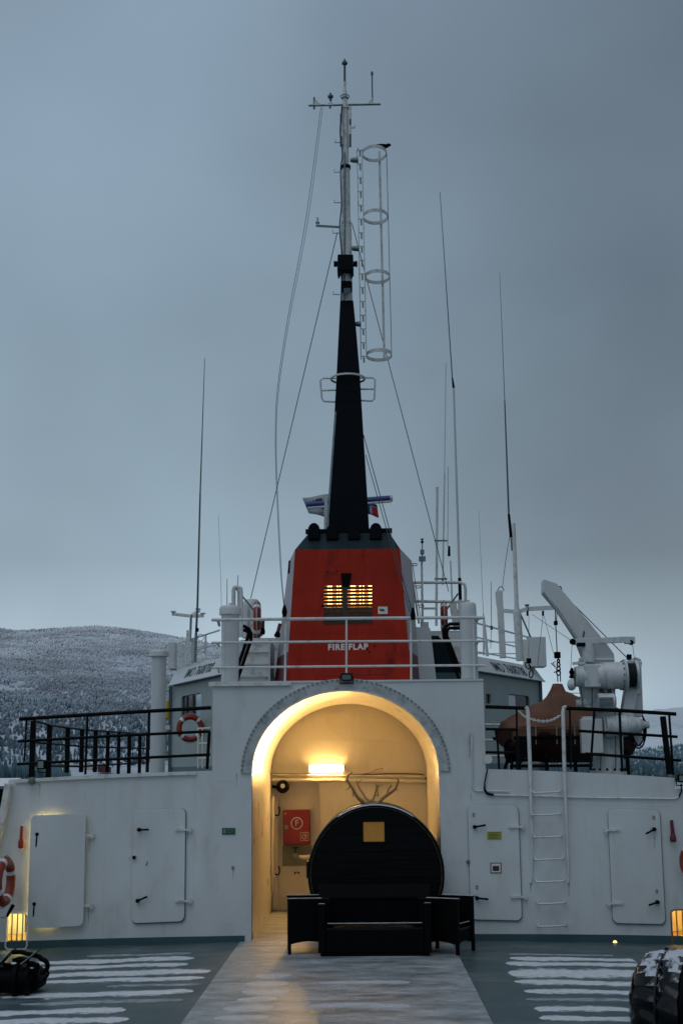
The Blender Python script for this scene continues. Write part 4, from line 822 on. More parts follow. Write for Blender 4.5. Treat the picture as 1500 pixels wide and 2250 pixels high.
# ================================================================== LADDER AND GATE ON THE RIGHT
ld = thing('wall_ladder', 'white ladder of seven rungs welded to the wall between two doors', 'ladder', W(1210, 2036, 0))
for y, xa, xb in ((1742, 1170, 1229), (1791, 1169, 1230), (1840, 1172, 1233), (1889, 1174, 1236), (1938, 1177, 1238), (1986, 1179, 1240), (2036, 1181, 1243)):
    MB().tube(smoothpath([W(xa, y - 5, 0), W(xa + 1, y - 3, .1), W(xa + 5, y, .14), W(xb - 5, y - 2, .14), W(xb - 1, y - 4, .1), W(xb, y - 6, 0)], 3), .014, 8).build('rung', 'white2', ld, smooth=60)
for pts in ([(1154, 1553), (1157, 1556), (1159, 1566), (1164, 1690), (1168, 1850), (1168, 1932), (1165, 1940)], [(1243, 1553), (1238, 1554), (1236, 1566), (1239, 1690), (1245, 1850), (1249, 1930), (1247, 1940)]):
    MB().tube([W(x, y, .07 if y < 1930 else .01) for x, y in pts], [.031 if y < 1692 else .017 for x, y in pts], 10).build('stringer', 'white2', ld, smooth=60)
ch = thing('gate_chain', 'white plastic chain hanging across the gap in the black railing', 'chain', W(1190, 1585, .05))
P = smoothpath([W(*p, .07) for p in ((1139, 1563), (1150, 1573), (1165, 1580), (1190, 1585), (1212, 1582), (1230, 1572))], 5)
for i in range(len(P) - 1):
    m_ = (P[i] + P[i + 1]) / 2; d_ = (P[i + 1] - P[i]).normalized(); n_ = V(0, 0, 1) if i % 2 else V(0, 1, 0); L_ = (P[i + 1] - P[i]).length * .75
    MB().tube([m_ + d_ * L_ * math.cos(k * math.pi / 4) + n_ * .018 * math.sin(k * math.pi / 4) for k in range(8)], .007, 5, closed=True).build('link', 'band', ch)

# ================================================================== BLACK RAILINGS
def railing(lab, Y, rails, posts, base, group, m='black'):
    t = thing('guard_railing', lab, 'railing', base, group)
    for pts, r_ in rails: MB().tube([U(*p, Y) if len(p) == 2 else p for p in pts], r_, 10).build('rail', m, t, smooth=60)
    for (a, b, r_) in posts: MB().tube([U(*a, Y), U(*b, Y)], r_, 8).build('post', m, t, smooth=60)
    return t
railing('black three bar railing along the top of the wall, left of the middle block', YW + .1,
        [([(43, 1580), (250, 1567), (464, 1555)], .031), ([(40, 1629), (250, 1617), (462, 1607)], .024), ([(38, 1679), (250, 1668), (462, 1658)], .024)],
        [((59, 1583), (54, 1674), .016), ((193, 1573), (188, 1702), .02), ((328, 1566), (325, 1697), .02), ((460, 1608), (455, 1690), .026)], W(250, 1700, -.1), 'black deck railings')
railing('black railing right of the gate, in front of the crane', YW + .1,
        [([(1240, 1556), (1360, 1561), (1484, 1569)], .031), ([(1270, 1606), (1487, 1619)], .024), ([(1285, 1656), (1495, 1671)], .024)],
        [((1251, 1560), (1253, 1690), .016), ((1305, 1560), (1296, 1692), .02), ((1360, 1564), (1366, 1696), .022), ((1455, 1574), (1470, 1702), .05), ((1469, 1572), (1478, 1703), .02)], W(1360, 1700, -.1), 'black deck railings')
railing('short black railing between the middle block and the gate', YW + .1,
        [([(1066, 1553), (1155, 1556)], .030), ([(1066, 1602), (1137, 1603)], .022), ([(1066, 1653), (1130, 1654)], .022)],
        [((1091, 1602), (1096, 1690), .018), ((1134, 1557), (1136, 1690), .016)], W(1100, 1692, -.1), 'black deck railings')
sr = thing('side_fence', 'row of broad black pickets running aft along the left side of the upper deck', 'fence', (-5.32, YW + .3, zl(-5.3)))
XS = -5.33
for px, pt, pb, wd in ((74, 1586, 1716, 12), (110, 1596, 1714, 11), (150, 1601, 1698, 10), (181, 1604, 1697, 9), (211, 1606, 1697, 9), (238, 1608, 1697, 8), (262, 1609, 1702, 7), (285, 1612, 1701, 8), (308, 1613, 1700, 7), (325, 1614, 1697, 7)):
    a, b = UX(px, pt, XS), UX(px - 4, pb, XS); b = V(XS, a.y, b.z); wr = wd * S(a.y) / 2
    MB().box((XS - wr, a.y - .03, b.z), (XS + wr, a.y + .03, a.z + .02)).build('picket', 'black', sr, bevel=.006)
for ps in (((75, 1583), (112, 1594), (181, 1603), (262, 1609), (325, 1614)), ((75, 1631), (181, 1640), (325, 1645)), ((75, 1682), (181, 1684), (325, 1675))):
    MB().tube([UX(*p, XS) for p in ps], .022, 8).build('rail', 'black', sr, smooth=60)

# ================================================================== MIDDLE BLOCK: white railing, ventilators
YR = 22.25
wr_ = thing('guard_railing', 'white three bar railing on the roof of the middle block before the funnel', 'railing', U(760, 1495, YR))
for y0_, y1_, yl, r_ in ((1362, 1357, 1372, .026), (1412, 1408, 1418, .019), (1467, 1462, 1475, .019)):
    MB().tube(smoothpath([U(482, yl + 2, 23.6), U(480, y0_ + 1, YR + .12), U(487, y0_, YR), U(760, (y0_ + y1_) / 2 - .5, YR), U(1042, y1_, YR), U(1048, y1_ + 2, YR + .12), U(1046, y1_ + 10, 23.6)], 3), r_, 8).build('rail', 'white2', wr_, smooth=60)
for xt, xb in ((492, 491), (628, 626), (761, 761), (902, 903), (1039, 1042)): MB().cyl(U(xt, 1362 - (xt - 480) * .008, YR), U(xb, 1497, YR), .017, seg=8).build('post', 'white2', wr_, smooth=60)
def ventilator(lab, px, ytop, ybot, Y, wpx, cpx, ch=20, goose=None):
    a, b = U(px, ytop, Y), U(px, ybot, Y); r_ = wpx / 2 * S(Y); rc = cpx / 2 * S(Y); h_ = ch * S(Y)
    t = thing('ventilator', lab, 'ventilator', b, 'white ventilator posts')
    b = V(a.x, Y, b.z); MB().cyl(b, V(a.x, Y, a.z - h_ * .8), r_, seg=28).build('trunk', 'white', t, smooth=50)
    MB().lathe(V(a.x, Y, a.z - h_), (0, 0, 1), [(0, rc * .8), (.002, rc), (h_ * .62, rc), (h_ * .85, rc * .97), (h_, rc * .85)], 28).build('cap', 'white2', t, smooth=40)
    MB().box((a.x - .02, Y - rc * .3, a.z), (a.x + .03, Y - rc * .3 + .05, a.z + .05)).build('cap_nut', 'white2', t, bevel=.004)
    return t
ventilator('white mushroom ventilator at the left end of the white railing', 506, 1332, 1500, 22.62, 39, 49)
ventilator('white mushroom ventilator at the right end of the white railing', 1027, 1325, 1492, 22.62, 38, 37)
ventilator('tall white ventilator standing on the upper deck behind the left black railing', 350, 1429, 1700, 27.0, 33, 44, 14)

# ================================================================== FLOODLIGHTS
def flood(lab, px, py, Y, w_=26, h_=16, tilt=.2, bracket='down', yaw=0):
    c = U(px, py, Y); k = S(Y); t = thing('floodlight', lab, 'floodlight', c, 'square floodlights')
    T = Matrix.Translation(c) @ Matrix.Rotation(yaw, 4, 'Z') @ Matrix.Rotation(tilt, 4, 'X'); W_, H_ = w_ * k / 2, h_ * k / 2
    MB().prism(rrect(-W_, -H_, W_, H_, .02), -.05, .05).xf(T).build('housing', 'black', t, bevel=.006)
    MB().box((-W_ + .022, -.056, -H_ + .02), (W_ - .022, -.0505, H_ - .02)).xf(T).build('glass', 'lens', t)
    MB().tube([T @ V(-W_ - .015, 0, 0), T @ V(-W_ - .015, .03, -H_ - .05), T @ V(W_ + .015, .03, -H_ - .05), T @ V(W_ + .015, 0, 0)], .01, 6).build('bracket', 'black', t)
    return t
flood('square floodlight above the crown of the arch', 761, 1487, YW - .1)
flood('square floodlight facing left on the corner of the left railing', 94, 1680, YW - .05, 20, 20, .0, yaw=R(-20))
flood('square floodlight at the right end of the bulkhead top', 1496, 1710, YW - .1, 18, 17, .0)
cbl = thing('bulkhead_lamp', 'round greenish lamp and cable at the left top corner of the wall', 'lamp', W(72, 1717, .05))
MB().lathe(W(72, 1716, .0), (0, -1, 0), [(0, .06), (.05, .06), (.09, .045), (.1, .02)], 16).build('lens', mat('green_lens', (.10, .15, .12), .4), cbl, smooth=40); MB().tube(smoothpath([W(*p, .03) for p in ((64, 1718), (60, 1710), (62, 1703), (80, 1694))], 4), .008, 6).build('cable', 'black', cbl)

# ================================================================== LIFEBUOYS, BUOY LIGHTS
def lifebuoy(lab, c, normal, R_=.30, r_=.075, rope=True, spin=0):
    n_ = Vector(normal).normalized(); a = n_.cross(V(0, 0, 1)).normalized(); b = a.cross(n_).normalized(); c = Vector(c)
    t = thing('lifebuoy', lab, 'lifebuoy', c, 'orange lifebuoys')
    def ringpt(k, rad=R_): return c + (a * math.cos(k) + b * math.sin(k)) * rad
    MB().tube([ringpt(2 * math.pi * k / 40) for k in range(40)], r_, 12, closed=True).build('ring', 'orange', t, smooth=70)
    for q_ in range(4):
        k0 = R(45 + 90 * q_ + spin); MB().tube([ringpt(k0 + R(x)) for x in (-7, -3.5, 0, 3.5, 7)], r_ * 1.04, 12).build('reflective_band', 'band', t, smooth=70)
        if rope: MB().tube(smoothpath([ringpt(k0 + R(x), R_ + r_ * y) for x, y in ((0, 1.0), (25, 1.15), (45, 1.3), (65, 1.15), (90, 1.0))], 4), .009, 6).build('grab_rope', 'rope', t)
    return t
lifebuoy('orange lifebuoy hung on the left bridge wing wall', U(418, 1600, 37.2), (0.25, -1, 0), .30, .075)
lifebuoy('orange lifebuoy low at the far left edge beside the ajar door', W(10, 1937, .55), (1, -.10, 0), .30, .075, spin=20)
lifebuoy('orange lifebuoy cut off by the right edge of the picture', W(1531, 1895, .45), (-.8, -.6, 0), .26, .07)
lifebuoy('orange lifebuoy seen edge on behind the left mushroom ventilator', U(565, 1363, 26.2), (1, .05, 0), .30, .07)
lifebuoy('orange lifebuoy seen edge on, right of the funnel', U(975, 1356, 26.6), (-1, .03, 0), .25, .065)
def buoylight(lab, top, mid, bot, Y, m='orange', base='orange'):
    t = thing('buoy_light', lab, 'light', U(*mid, Y), 'lifebuoy lights'); k = S(Y)
    MB().cyl(U(*top, Y), U(*mid, Y), 3.6 * k, 4.4 * k, 12).build('tube', m, t, smooth=50)
    a, b = U(*mid, Y), U(*bot, Y); d_ = (b - a)
    MB().lathe(a, d_, [(0, 4.4 * k), (.06, 7 * k), (d_.length * .85, 7 * k), (d_.length, 6 * k)], 14).build('float', base, t, smooth=50)
    MB().cyl(b, b + d_ * .35, 3 * k, 1.2 * k, 8).build('lens', 'band', t)
    return t
buoylight('orange lifebuoy light hanging on the wall left of the ajar door', (49, 1815), (48, 1842), (47, 1864), YW - .08)
buoylight('dark red lifebuoy light on the wall near the right edge', (1474, 1802), (1477, 1832), (1478, 1850), YW - .08, 'darkred', 'darkred')
buoylight('red lifebuoy light with dark base behind the white railing, beside the canister', (578, 1362), (577, 1380), (575, 1394), 26.2, 'darkred', 'matblack')
buoylight('red lifebuoy light leaning against the left flank of the funnel', (615, 1370), (611, 1388), (608, 1400), 24.6, 'darkred', 'matblack')
hz = thing('hazard_handle', 'dark signal flare tube hanging under the lifebuoy at the far left', 'flare', W(20, 2000, .4))
MB().tube([W(30, 1988, .4), W(20, 2006, .4), W(16, 2014, .4)], [.03, .026, .02], 8).build('tube', 'black', hz, smooth=60); MB().tube(smoothpath([W(*p, .42) for p in ((16, 2014), (8, 2016), (0, 2015))], 3), .008, 6).build('cord', 'galv', hz)

# ================================================================== FUNNEL
YN = 23.9; YN2 = 25.3
fn = thing('funnel', 'red ship funnel with lit louvre and FIRE FLAP lettering', 'funnel', U(765, 1495, YN))
zb_ = ZTOP + .031
def fx(px, py, Y=YN): p = U(px, py, Y); return p
bl, brr, tl, tr = fx(628, 1500), fx(905, 1495), fx(648, 1208), fx(878, 1207)
zt_f = tl.z; bl.z = brr.z = zb_; tr.z = zt_f
BL, BR_, TL, TR = fx(600, 1500, YN2), fx(922, 1495, YN2), fx(634, 1221, YN2), fx(904, 1217, YN2); BL.z = BR_.z = zb_; TL.z = TR.z = (TL.z + TR.z) / 2
TL.z = TR.z = zt_f - .02
YN3 = 27.2; bl3, br3, tl3, tr3 = [V(p.x, YN3, p.z) for p in (BL, BR_, TL, TR)]
# opening for the louvre in the front
lx0, lz0 = U(711, 1371, YN).x, U(711, 1371, YN).z; lx1, lz1 = U(817, 1286, YN).x, U(817, 1286, YN).z
MB().plate([(bl.x, bl.z), (brr.x, brr.z), (tr.x, tr.z), (tl.x, tl.z)], [[(lx0, lz0), (lx1, lz0), (lx1, lz1), (lx0, lz1)]], YN, YN + .03).build('front_plate', 'red', fn)
lower = .0
for a, b, c, d, nm in ((bl, tl, TL, BL, 'side_plate'), (brr, tr, TR, BR_, 'side_plate')):
    o = V(0, .031, 0); k = .26       # dark red foot, pale sky reflection painted above
    a1, d1_ = a.lerp(b, k), d.lerp(c, k); off = V(0.0, .0, 0)
    MB().add([a1, b, c, d1_, a1 + V(0, .03, 0), b + V(0, .03, 0), c + V(0, .03, 0), d1_ + V(0, .03, 0)], [(0, 1, 2, 3), (4, 7, 6, 5), (0, 4, 5, 1), (1, 5, 6, 2), (2, 6, 7, 3), (3, 7, 4, 0)]).build(nm, 'pink', fn)
    MB().add([a, a1, d1_, d, a + V(0, .03, 0), a1 + V(0, .03, 0), d1_ + V(0, .03, 0), d + V(0, .03, 0)], [(0, 1, 2, 3), (4, 7, 6, 5), (0, 4, 5, 1), (1, 5, 6, 2), (2, 6, 7, 3), (3, 7, 4, 0)]).build('side_foot', 'darkred', fn)
MB().add([BL + V(0, .04, 0), TL + V(0, .04, 0), tl3, bl3, BR_ + V(0, .04, 0), TR + V(0, .04, 0), tr3, br3], [(0, 1, 2, 3), (4, 7, 6, 5), (3, 2, 6, 7), (1, 5, 6, 2)]).build('rear_casing', 'pink', fn)
# cap
c1, c2 = fx(677, 1173, 24.4), fx(855, 1172, 24.4); zc = c1.z; c2.z = zc; C1, C2 = V(TL.x + .42, 26.6, zc), V(TR.x - .42, 26.6, zc)
e_ = V(0, 0, .002)
MB().add([tl + e_, tr + e_, c2, c1], [(0, 1, 2, 3)]).add([c1, c2, C2, C1], [(0, 1, 2, 3)]).build('cap_front', 'cap', fn)
MB().add([tl + e_, c1, C1, TL + e_], [(0, 1, 2, 3)]).add([tr + e_, c2, C2, TR + e_], [(0, 1, 2, 3)]).add([TL, C1, tl3], [(0, 1, 2)]).add([TR, C2, tr3], [(0, 1, 2)]).build('cap_side', mat('pale_cap_side', (.40, .42, .44), .5, dirt=(.1, .11, .12), dirt_amt=.8), fn)
MB().box((c1.x - .05, 24.42, zc + .002), (c2.x + .05, 24.48, zc + .09)).build('cap_coaming', 'funnelblack', fn)
for k, (px, py) in enumerate(((690, 1152), (730, 1155), (777, 1155), (825, 1152))):
    a = U(px, py, 24.32); b = U(px, 1190, 24.32); r_ = 13.5 * S(24.3); z_ = b.z; n = 12
    pts = [(a.x - r_, z_), (a.x + r_, z_)] + [(a.x + r_ * math.cos(R(180 * i / n)), a.z - r_ * 1.25 + r_ * 1.25 * math.sin(R(180 * i / n))) for i in range(n + 1)]
    pts = pts[:2] + pts[2:]
    cw = MB().prism(pts, 24.15, 24.6).build('exhaust_cowl', 'matblack', fn, bevel=.02)
    pin = [(a.x + (x - a.x) * .82, a.z - r_ * 1.25 + (z - (a.z - r_ * 1.25)) * .82) for x, z in pts]
    MB().prism(pin, 24.142, 24.149).build('grille', 'funnelblack', cw)
for y in (1295, 1390, 1450):
    xa_ = 628 + (1500 - y) * 20 / 292; xb_ = 905 - (1500 - y) * 27 / 292; MB().tube([U(xa_ + 1, y, YN - .001), U(lx0 and 706 if y == 1295 else (xa_ + xb_) / 2, y, YN - .001), U(xb_ - 1, y, YN - .001)] if y != 1295 else [U(xa_ + 1, y, YN - .001), U(700, y, YN - .001)], .004, 5).build('weld_seam', 'red', fn)
# louvre
lv = MB().box((lx0 - .02, YN + .32, lz0 - .02), (lx1 + .02, YN + .36, lz1 + .02)).box((lx0 - .05, YN + .031, lz0 - .02), (lx0 - .01, YN + .32, lz1 + .02)).box((lx1 + .01, YN + .031, lz0 - .02), (lx1 + .05, YN + .32, lz1 + .02)).box((lx0, YN + .031, lz1 + .01), (lx1, YN + .32, lz1 + .05)).box((lx0, YN + .031, lz0 - .06), (lx1, YN + .32, lz0 - .01)).build('louvre_box', 'brownslat', fn)
ns_ = 11; pitch = (lz1 - lz0) / ns_
for k in range(ns_):
    zz = lz0 + pitch * (k + .30); MB().obox((lx0 / 2 + lx1 / 2, YN + .012, zz), ((lx1 - lx0) / 2 - .002, 0, 0), V(0, .02, .004), V(0, -.002, pitch * .40)).build('slat', 'brownslat', lv)
xm = (lx0 + lx1) / 2 - .05
MB().box((U(752, 1300, YN).x, YN - .012, U(752, 1370, YN).z), (U(763, 1300, YN).x, YN - .022, lz1)).build('mullion', 'brownslat', lv)
MB().prism([(p.x, p.z) for p in (U(752, 1290, YN), U(766, 1290, YN), U(772, 1260, YN), U(749, 1260, YN))], YN - .03, YN - .002).build('soot_hood', 'matblack', fn)
for px, r_ in ((722, .020), (728, .012), (741, .010), (747, .012), (773, .022), (779, .012), (791, .012), (798, .010), (811, .014), (815, .010)):
    a, b = U(px, 1331, YN + .13), U(px, 1284, YN + .13); MB().cyl(a, b, r_ * 1.1, seg=8).build('bulb', 'bulb', lv)
MB().box((lx0, YN + .20, U(760, 1331, YN).z), (lx1, YN + .21, lz1)).build('glow_plate', mat('amber_glow_plate', (.5, .3, .1), .4, emis=(1, .42, .08), estr=.35), lv)  # dim glowing plate added to fill the light between the bulbs
MB().box(U(706, 1334, YN - .0), (lx1, YN + .01, U(706, 1330, YN).z)).build('louvre_sill', 'brownslat', lv)
text('lettering', 'FIRE FLAP', U(764, 1422, YN - .004), (1, 0, .004), (0, 0, 1), .142, 'printw', fn, .002, .006)
sg = MB().box(U(830, 1349, YN - .012), U(851, 1333, YN - .001)).build('sign', 'printw', fn); MB().add([U(x, y, YN - .016) for x, y in ((832, 1338), (842, 1338), (846, 1343), (836, 1343))] + [U(x, y, YN - .0125) for x, y in ((832, 1338), (842, 1338), (846, 1343), (836, 1343))], [(0, 1, 2, 3), (4, 7, 6, 5), (0, 4, 5, 1), (2, 6, 7, 3)]).build('sign_print', 'green', sg)
for pts in ([(702, 1484), (850, 1480)], [(718, 1256), (724, 1256), (737, 1264), (737, 1254)]): MB().tube([U(*p, YN - .002) for p in pts], .006, 5).build('weld_mark', 'darkred', fn)
for px, py in ((740, 1255), (807, 1427), (811, 1433), (823, 1419), (718, 1257)): MB().sphere(U(px, py, YN - .002), .014, 6).build('stud', 'matblack', fn)
for pts in ([(888, 1225), (889, 1290)], [(636, 1232), (634, 1260)]): MB().tube([U(x, y, YN2 - .4) for x, y in pts], .02, 6).build('vent_slot', 'matblack', fn)
# ladder on the funnel's right flank
fl2 = thing('funnel_ladder', 'thin dark rung ladder up the right flank of the funnel', 'ladder', U(925, 1370, 25.4))
MB().tube([U(*p, 25.4) for p in ((906, 1240), (925, 1370))], .008, 6).build('stringer', 'galv', fl2); MB().tube([U(*p, 25.4) for p in ((900, 1240), (919, 1370))], .008, 6).build('stringer', 'galv', fl2)
for x, y in ((902, 1239), (910, 1288), (917, 1330)): MB().tube([U(*p, 25.4) for p in ((x, y), (x + 11, y - 1), (x + 14, y + 1), (x + 12, y + 4), (x + 2, y + 4))], .009, 6).build('rung', 'wire', fl2)

# ================================================================== MAST
YM = 24.9
ms = thing('mast', 'tall tapering mast rising from the funnel, dark below and white above', 'mast', U(766, 1170, YM))
def sec(xa, xb, py, dep): a, b = U(xa, py, YM), U(xb, py, YM); return [V(a.x, YM - dep, a.z), V(b.x, YM - dep, a.z), V(b.x, YM + dep, a.z), V(a.x, YM + dep, a.z)]
secs = [sec(720, 812, 1195, .35), sec(727, 806, 1090, .33), sec(733, 798, 960, .29), sec(740, 790, 825, .24), sec(744, 783, 740, .2), sec(747.5, 776, 666, .16)]
mb = MB(); vs_ = [p for s_ in secs for p in s_]; mb.add(vs_, [[i * 4 + k, i * 4 + (k + 1) % 4, (i + 1) * 4 + (k + 1) % 4, (i + 1) * 4 + k] for i in range(5) for k in range(4)] + [(0, 3, 2, 1), (20, 21, 22, 23)])
mb.build('tapered_column', 'funnelblack', ms, bevel=.012)
for y in range(860, 1150, 22):                     # plate seams across the column
    k = (y - 825) / (1195 - 825); xa, xb = 740 - 20 * k, 790 + 22 * k; d_ = .24 + .11 * k
    MB().bar(U(xa + 2, y, YM - d_ - .004), U(xb - 2, y, YM - d_ - .004), .012, .012).build('plate_seam', 'funnelblack', ms)
MB().bar(U(737, 905, YM - .26), U(718, 1165, YM - .36), .035, .03).build('edge_batten', 'galv', ms)
MB().bar(U(716, 1090, YM + .3), U(715, 1165, YM + .3), .06, .06).build('side_leg', 'white2', ms)
def pole(ps, rs, nm, mm='chipped'): return MB().tube([U(x, y, YM) for x, y in ps], rs, 14).build(nm, mm, ms, smooth=50)
k = S(YM)
pole([(761.5, 668), (761, 575), (760, 495)], [14 * k, 13.5 * k, 13 * k], 'lower_pole')
pole([(760, 495), (759.5, 370)], [10.5 * k, 10 * k], 'middle_pole')
pole([(759, 370), (758, 232)], [8 * k, 7.5 * k], 'upper_pole')
for x, y, r_ in ((760, 488, 12), (759.5, 368, 11.5), (758, 236, 10)): MB().cyl(U(x, y + 3.5, YM), U(x, y - 3.5, YM), r_ * k, seg=16).build('collar', 'funnelblack' if y == 368 else 'white2', ms, smooth=40)
for xa, xb, ya, yb in ((748, 754, 236, 320), (766, 772, 236, 322)): MB().bar(U((xa + xb) / 2, ya, YM - .05), U((xa + xb) / 2, yb, YM - .05), (xb - xa) * k, .09).build('aerial_panel', 'chipped', ms, bevel=.01)
for x, ya, yb in ((769, 262, 273), (769, 295, 322), (749, 250, 268), (749, 300, 322)): MB().bar(U(x, ya, YM - .1), U(x, yb, YM - .1), 5 * k, .02).build('dark_patch', 'whip', ms)
MB().tube([U(*p, YM - .12) for p in ((757, 335), (757, 495), (755, 660))], .018, 6).build('cable_pipe', 'galv', ms)
MB().tube(smoothpath([U(*p, YM - .1) for p in ((752, 230), (747, 290), (752, 340), (748, 375), (750, 450), (746, 500), (751, 570), (749, 662))], 5), .014, 6).build('cable', 'wire', ms, smooth=60)
for xa, xb, y in ((769, 779, 281), (736, 750, 313), (734, 746, 378), (734, 748, 445), (731, 745, 512), (732, 746, 647)):
    up = -6; s_ = 1 if xa > 760 else -1; xe = xb if s_ > 0 else xa; xi = xa if s_ > 0 else xb
    MB().tube([U(xi, y, YM), U(xe, y, YM), U(xe, y + up, YM)], .012, 6).build('step_peg', 'chipped', ms)
MB().bar(U(694, 496, YM), U(746, 499, YM), .035, .035).build('side_arm', 'galv', ms); MB().cyl(U(698, 496, YM), U(697, 478, YM), .025, seg=8).build('arm_stub', 'white2', ms); MB().lathe(U(697.5, 491, YM), (0, 0, 1), [(0, .04), (.02, .04)], 12).build('stub_disc', 'galv', ms)
# horn box and lamp
MB().prism([(p.x, p.z) for p in (U(741, 605, YM), U(777, 605, YM), U(776, 570, YM), U(742, 570, YM))], YM - .28, YM + .1).build('horn_box', 'funnelblack', ms, bevel=.02)
for x in (737, 781): MB().lathe(U(x, 580, YM - .1), (1 if x > 760 else -1, 0, 0), [(-.04, .05), (.03, .06), (.035, .045)], 12).build('horn', 'funnelblack', ms, smooth=40)
for x in (744, 772): MB().box(U(x - 2, 608, YM - .2), U(x + 2, 603, YM - .1)).build('horn_foot', 'funnelblack', ms)
pl = MB().prism(rrect(U(750, 650, YM).x, U(750, 650, YM).z, U(774, 650, YM).x, U(750, 628, YM).z, .05), YM - .28, YM - .13).build('signal_lamp', 'matblack', ms, bevel=.01)
MB().box(U(755, 645, YM - .29), U(770, 633, YM - .281)).build('lamp_glass', mat('blue_grey_glass', (.06, .10, .14), .2), pl)
# cross arm and what stands on it
YX = YM - .02
MB().tube([U(678, 232, YX), U(836, 229, YX)], .022, 8).build('cross_arm', 'galv', ms)
for x0_, x1_, y0_, y1_ in ((690, 706, 216, 231), (713, 733, 222, 231), (807, 820, 212, 228)):
    pa, pb, pc = U(x0_, y1_, YX - .03), U(x1_, y1_, YX - .03), U(x0_ if x0_ < 700 else (x1_ if x0_ > 800 else (x0_ + x1_) / 2 + 6), y0_, YX - .03)
    MB().add([pa, pb, pc, pa + V(0, .015, 0), pb + V(0, .015, 0), pc + V(0, .015, 0)], [(0, 1, 2), (3, 5, 4), (0, 3, 4, 1), (1, 4, 5, 2), (2, 5, 3, 0)]).build('gusset', 'chipped', ms)
MB().cyl(U(690, 240, YX), U(690, 214, YX), .018, seg=8).build('arm_post', 'whip', ms)
MB().lathe(U(726, 222, YX), (0, 0, 1), [(0, .02), (.06, .03), (.075, .055), (.11, .055), (.13, .02), (.17, .018)], 14).build('masthead_lamp', 'whip', ms, smooth=40)
MB().cyl(U(725, 238, YX), U(725, 226, YX), .02, seg=8).build('lamp_stem', 'galv', ms)
MB().cyl(U(818, 228, YX), U(817, 163, YX), .013, seg=8).build('rod_aerial', 'whip', ms); MB().lathe(U(817, 164, YX), (0, 0, 1), [(-.02, .014), (0, .025), (.05, .022), (.07, .01)], 10).build('rod_tip', 'whip', ms)
MB().tube([U(757.5, 234, YX), U(757.5, 206, YX), U(757, 195, YX), U(757, 180, YX)], [.05, .045, .03, .03], 10).build('top_stub', 'chipped', ms, smooth=50)
for y, r_ in ((212, .085), (216, .065)): MB().tube([U(757.5, y, YX) + V(r_ * math.cos(t * .39), r_ * math.sin(t * .39), 0) for t in range(16)], .009, 5, closed=True).build('top_ring', 'galv', ms)
MB().cyl(U(757, 182, YX), U(757, 142, YX), .022, seg=8).build('top_rod', 'whip', ms); MB().lathe(U(757, 141, YX), (0, 0, 1), [(-.03, .02), (0, .055), (.02, .06), (.05, .045), (.06, .02), (.1, .02)], 14).build('top_lamp', 'whip', ms, smooth=40)
# hoop platform half way up the column
hpf = thing('mast_hoop', 'white hoop and two looped guard rails round the dark mast column', 'guard', U(765, 850, YM))
cz_ = U(764, 833, YM); MB().tube([V(cz_.x + .32 * math.cos(t * math.pi / 16), YM - .02 + .34 * math.sin(t * math.pi / 16), cz_.z) for t in range(32)], .02, 6, closed=True).build('hoop', 'white2', hpf, smooth=60)
for pts in ([(738, 831), (710, 831), (703, 836), (707, 876), (712, 882), (736, 883)], [(790, 830), (818, 830), (824, 834), (822, 876), (817, 881), (792, 880)], [(706, 858), (738, 857)], [(823, 855), (790, 855)]):
    MB().tube([U(*p, YM - .02) for p in pts], .018, 8).build('guard_loop', 'white2', hpf, smooth=60)
# caged ladder
YC2 = YM
cl_ = thing('caged_ladder', 'chipped white ladder with safety hoops hanging to the right of the mast', 'ladder', U(800, 790, YC2))
for pts in ([(787, 325), (784, 332), (786, 420), (793, 790)], [(795, 328), (797, 420), (805, 788)]): MB().tube([U(*p, YC2) for p in pts], .011, 6).build('stringer', 'chipped', cl_)
for k_ in range(16):
    y = 330 + k_ * 30.2; x = 784.5 + 9 * (k_ / 16); MB().bar(U(x, y, YC2), U(x + 10.5, y, YC2), .018, .018).build('rung', 'chipped', cl_)
    MB().bar(U(x + 6, y + 2, YC2 + .02), U(x + 6.5, y + 14, YC2 + .02), .03, .012).build('rung_plate', 'galv', cl_)
for y, x0_, x1_ in ((337, 795, 849), (476, 797, 852), (608, 801, 856), (780, 804, 861)):
    a, b = U(x0_, y, YC2 + .12), U(x1_, y, YC2 + .12); c_ = (a + b) / 2; rx_ = (b.x - a.x) / 2; ring_ = []
    mb = MB(); n = 32; vs_ = []
    for t in range(n):
        an = 2 * math.pi * t / n
        for rr, zz in ((1, -.032), (1, .032), (.965, .032), (.965, -.032)): vs_.append((c_.x + rx_ * rr * math.cos(an), c_.y + rx_ * 1.35 * rr * math.sin(an), c_.z + zz))
    mb.add(vs_, [[t * 4 + q_, t * 4 + (q_ + 1) % 4, ((t + 1) % n) * 4 + (q_ + 1) % 4, ((t + 1) % n) * 4 + q_] for t in range(n) for q_ in range(4)]).build('hoop', 'chipped', cl_)
MB().bar(U(833, 332, YC2 + .45), U(844, 785, YC2 + .45), .045, .02).build('hoop_strap', 'chipped', cl_); MB().bar(U(849, 335, YC2 + .12), U(860, 780, YC2 + .12), .012, .012).build('hoop_strap', 'wire', cl_)
for y, xa, xb in ((352, 769, 787), (546, 771, 788), (712, 779, 793)):
    a, b = U(xa, y, YC2), U(xb, y, YC2); MB().lathe(a, b - a, [(0, .03), (.05, .05), (.12, .055), ((b - a).length, .06)], 10).build('bracket', 'galv', cl_, smooth=40)
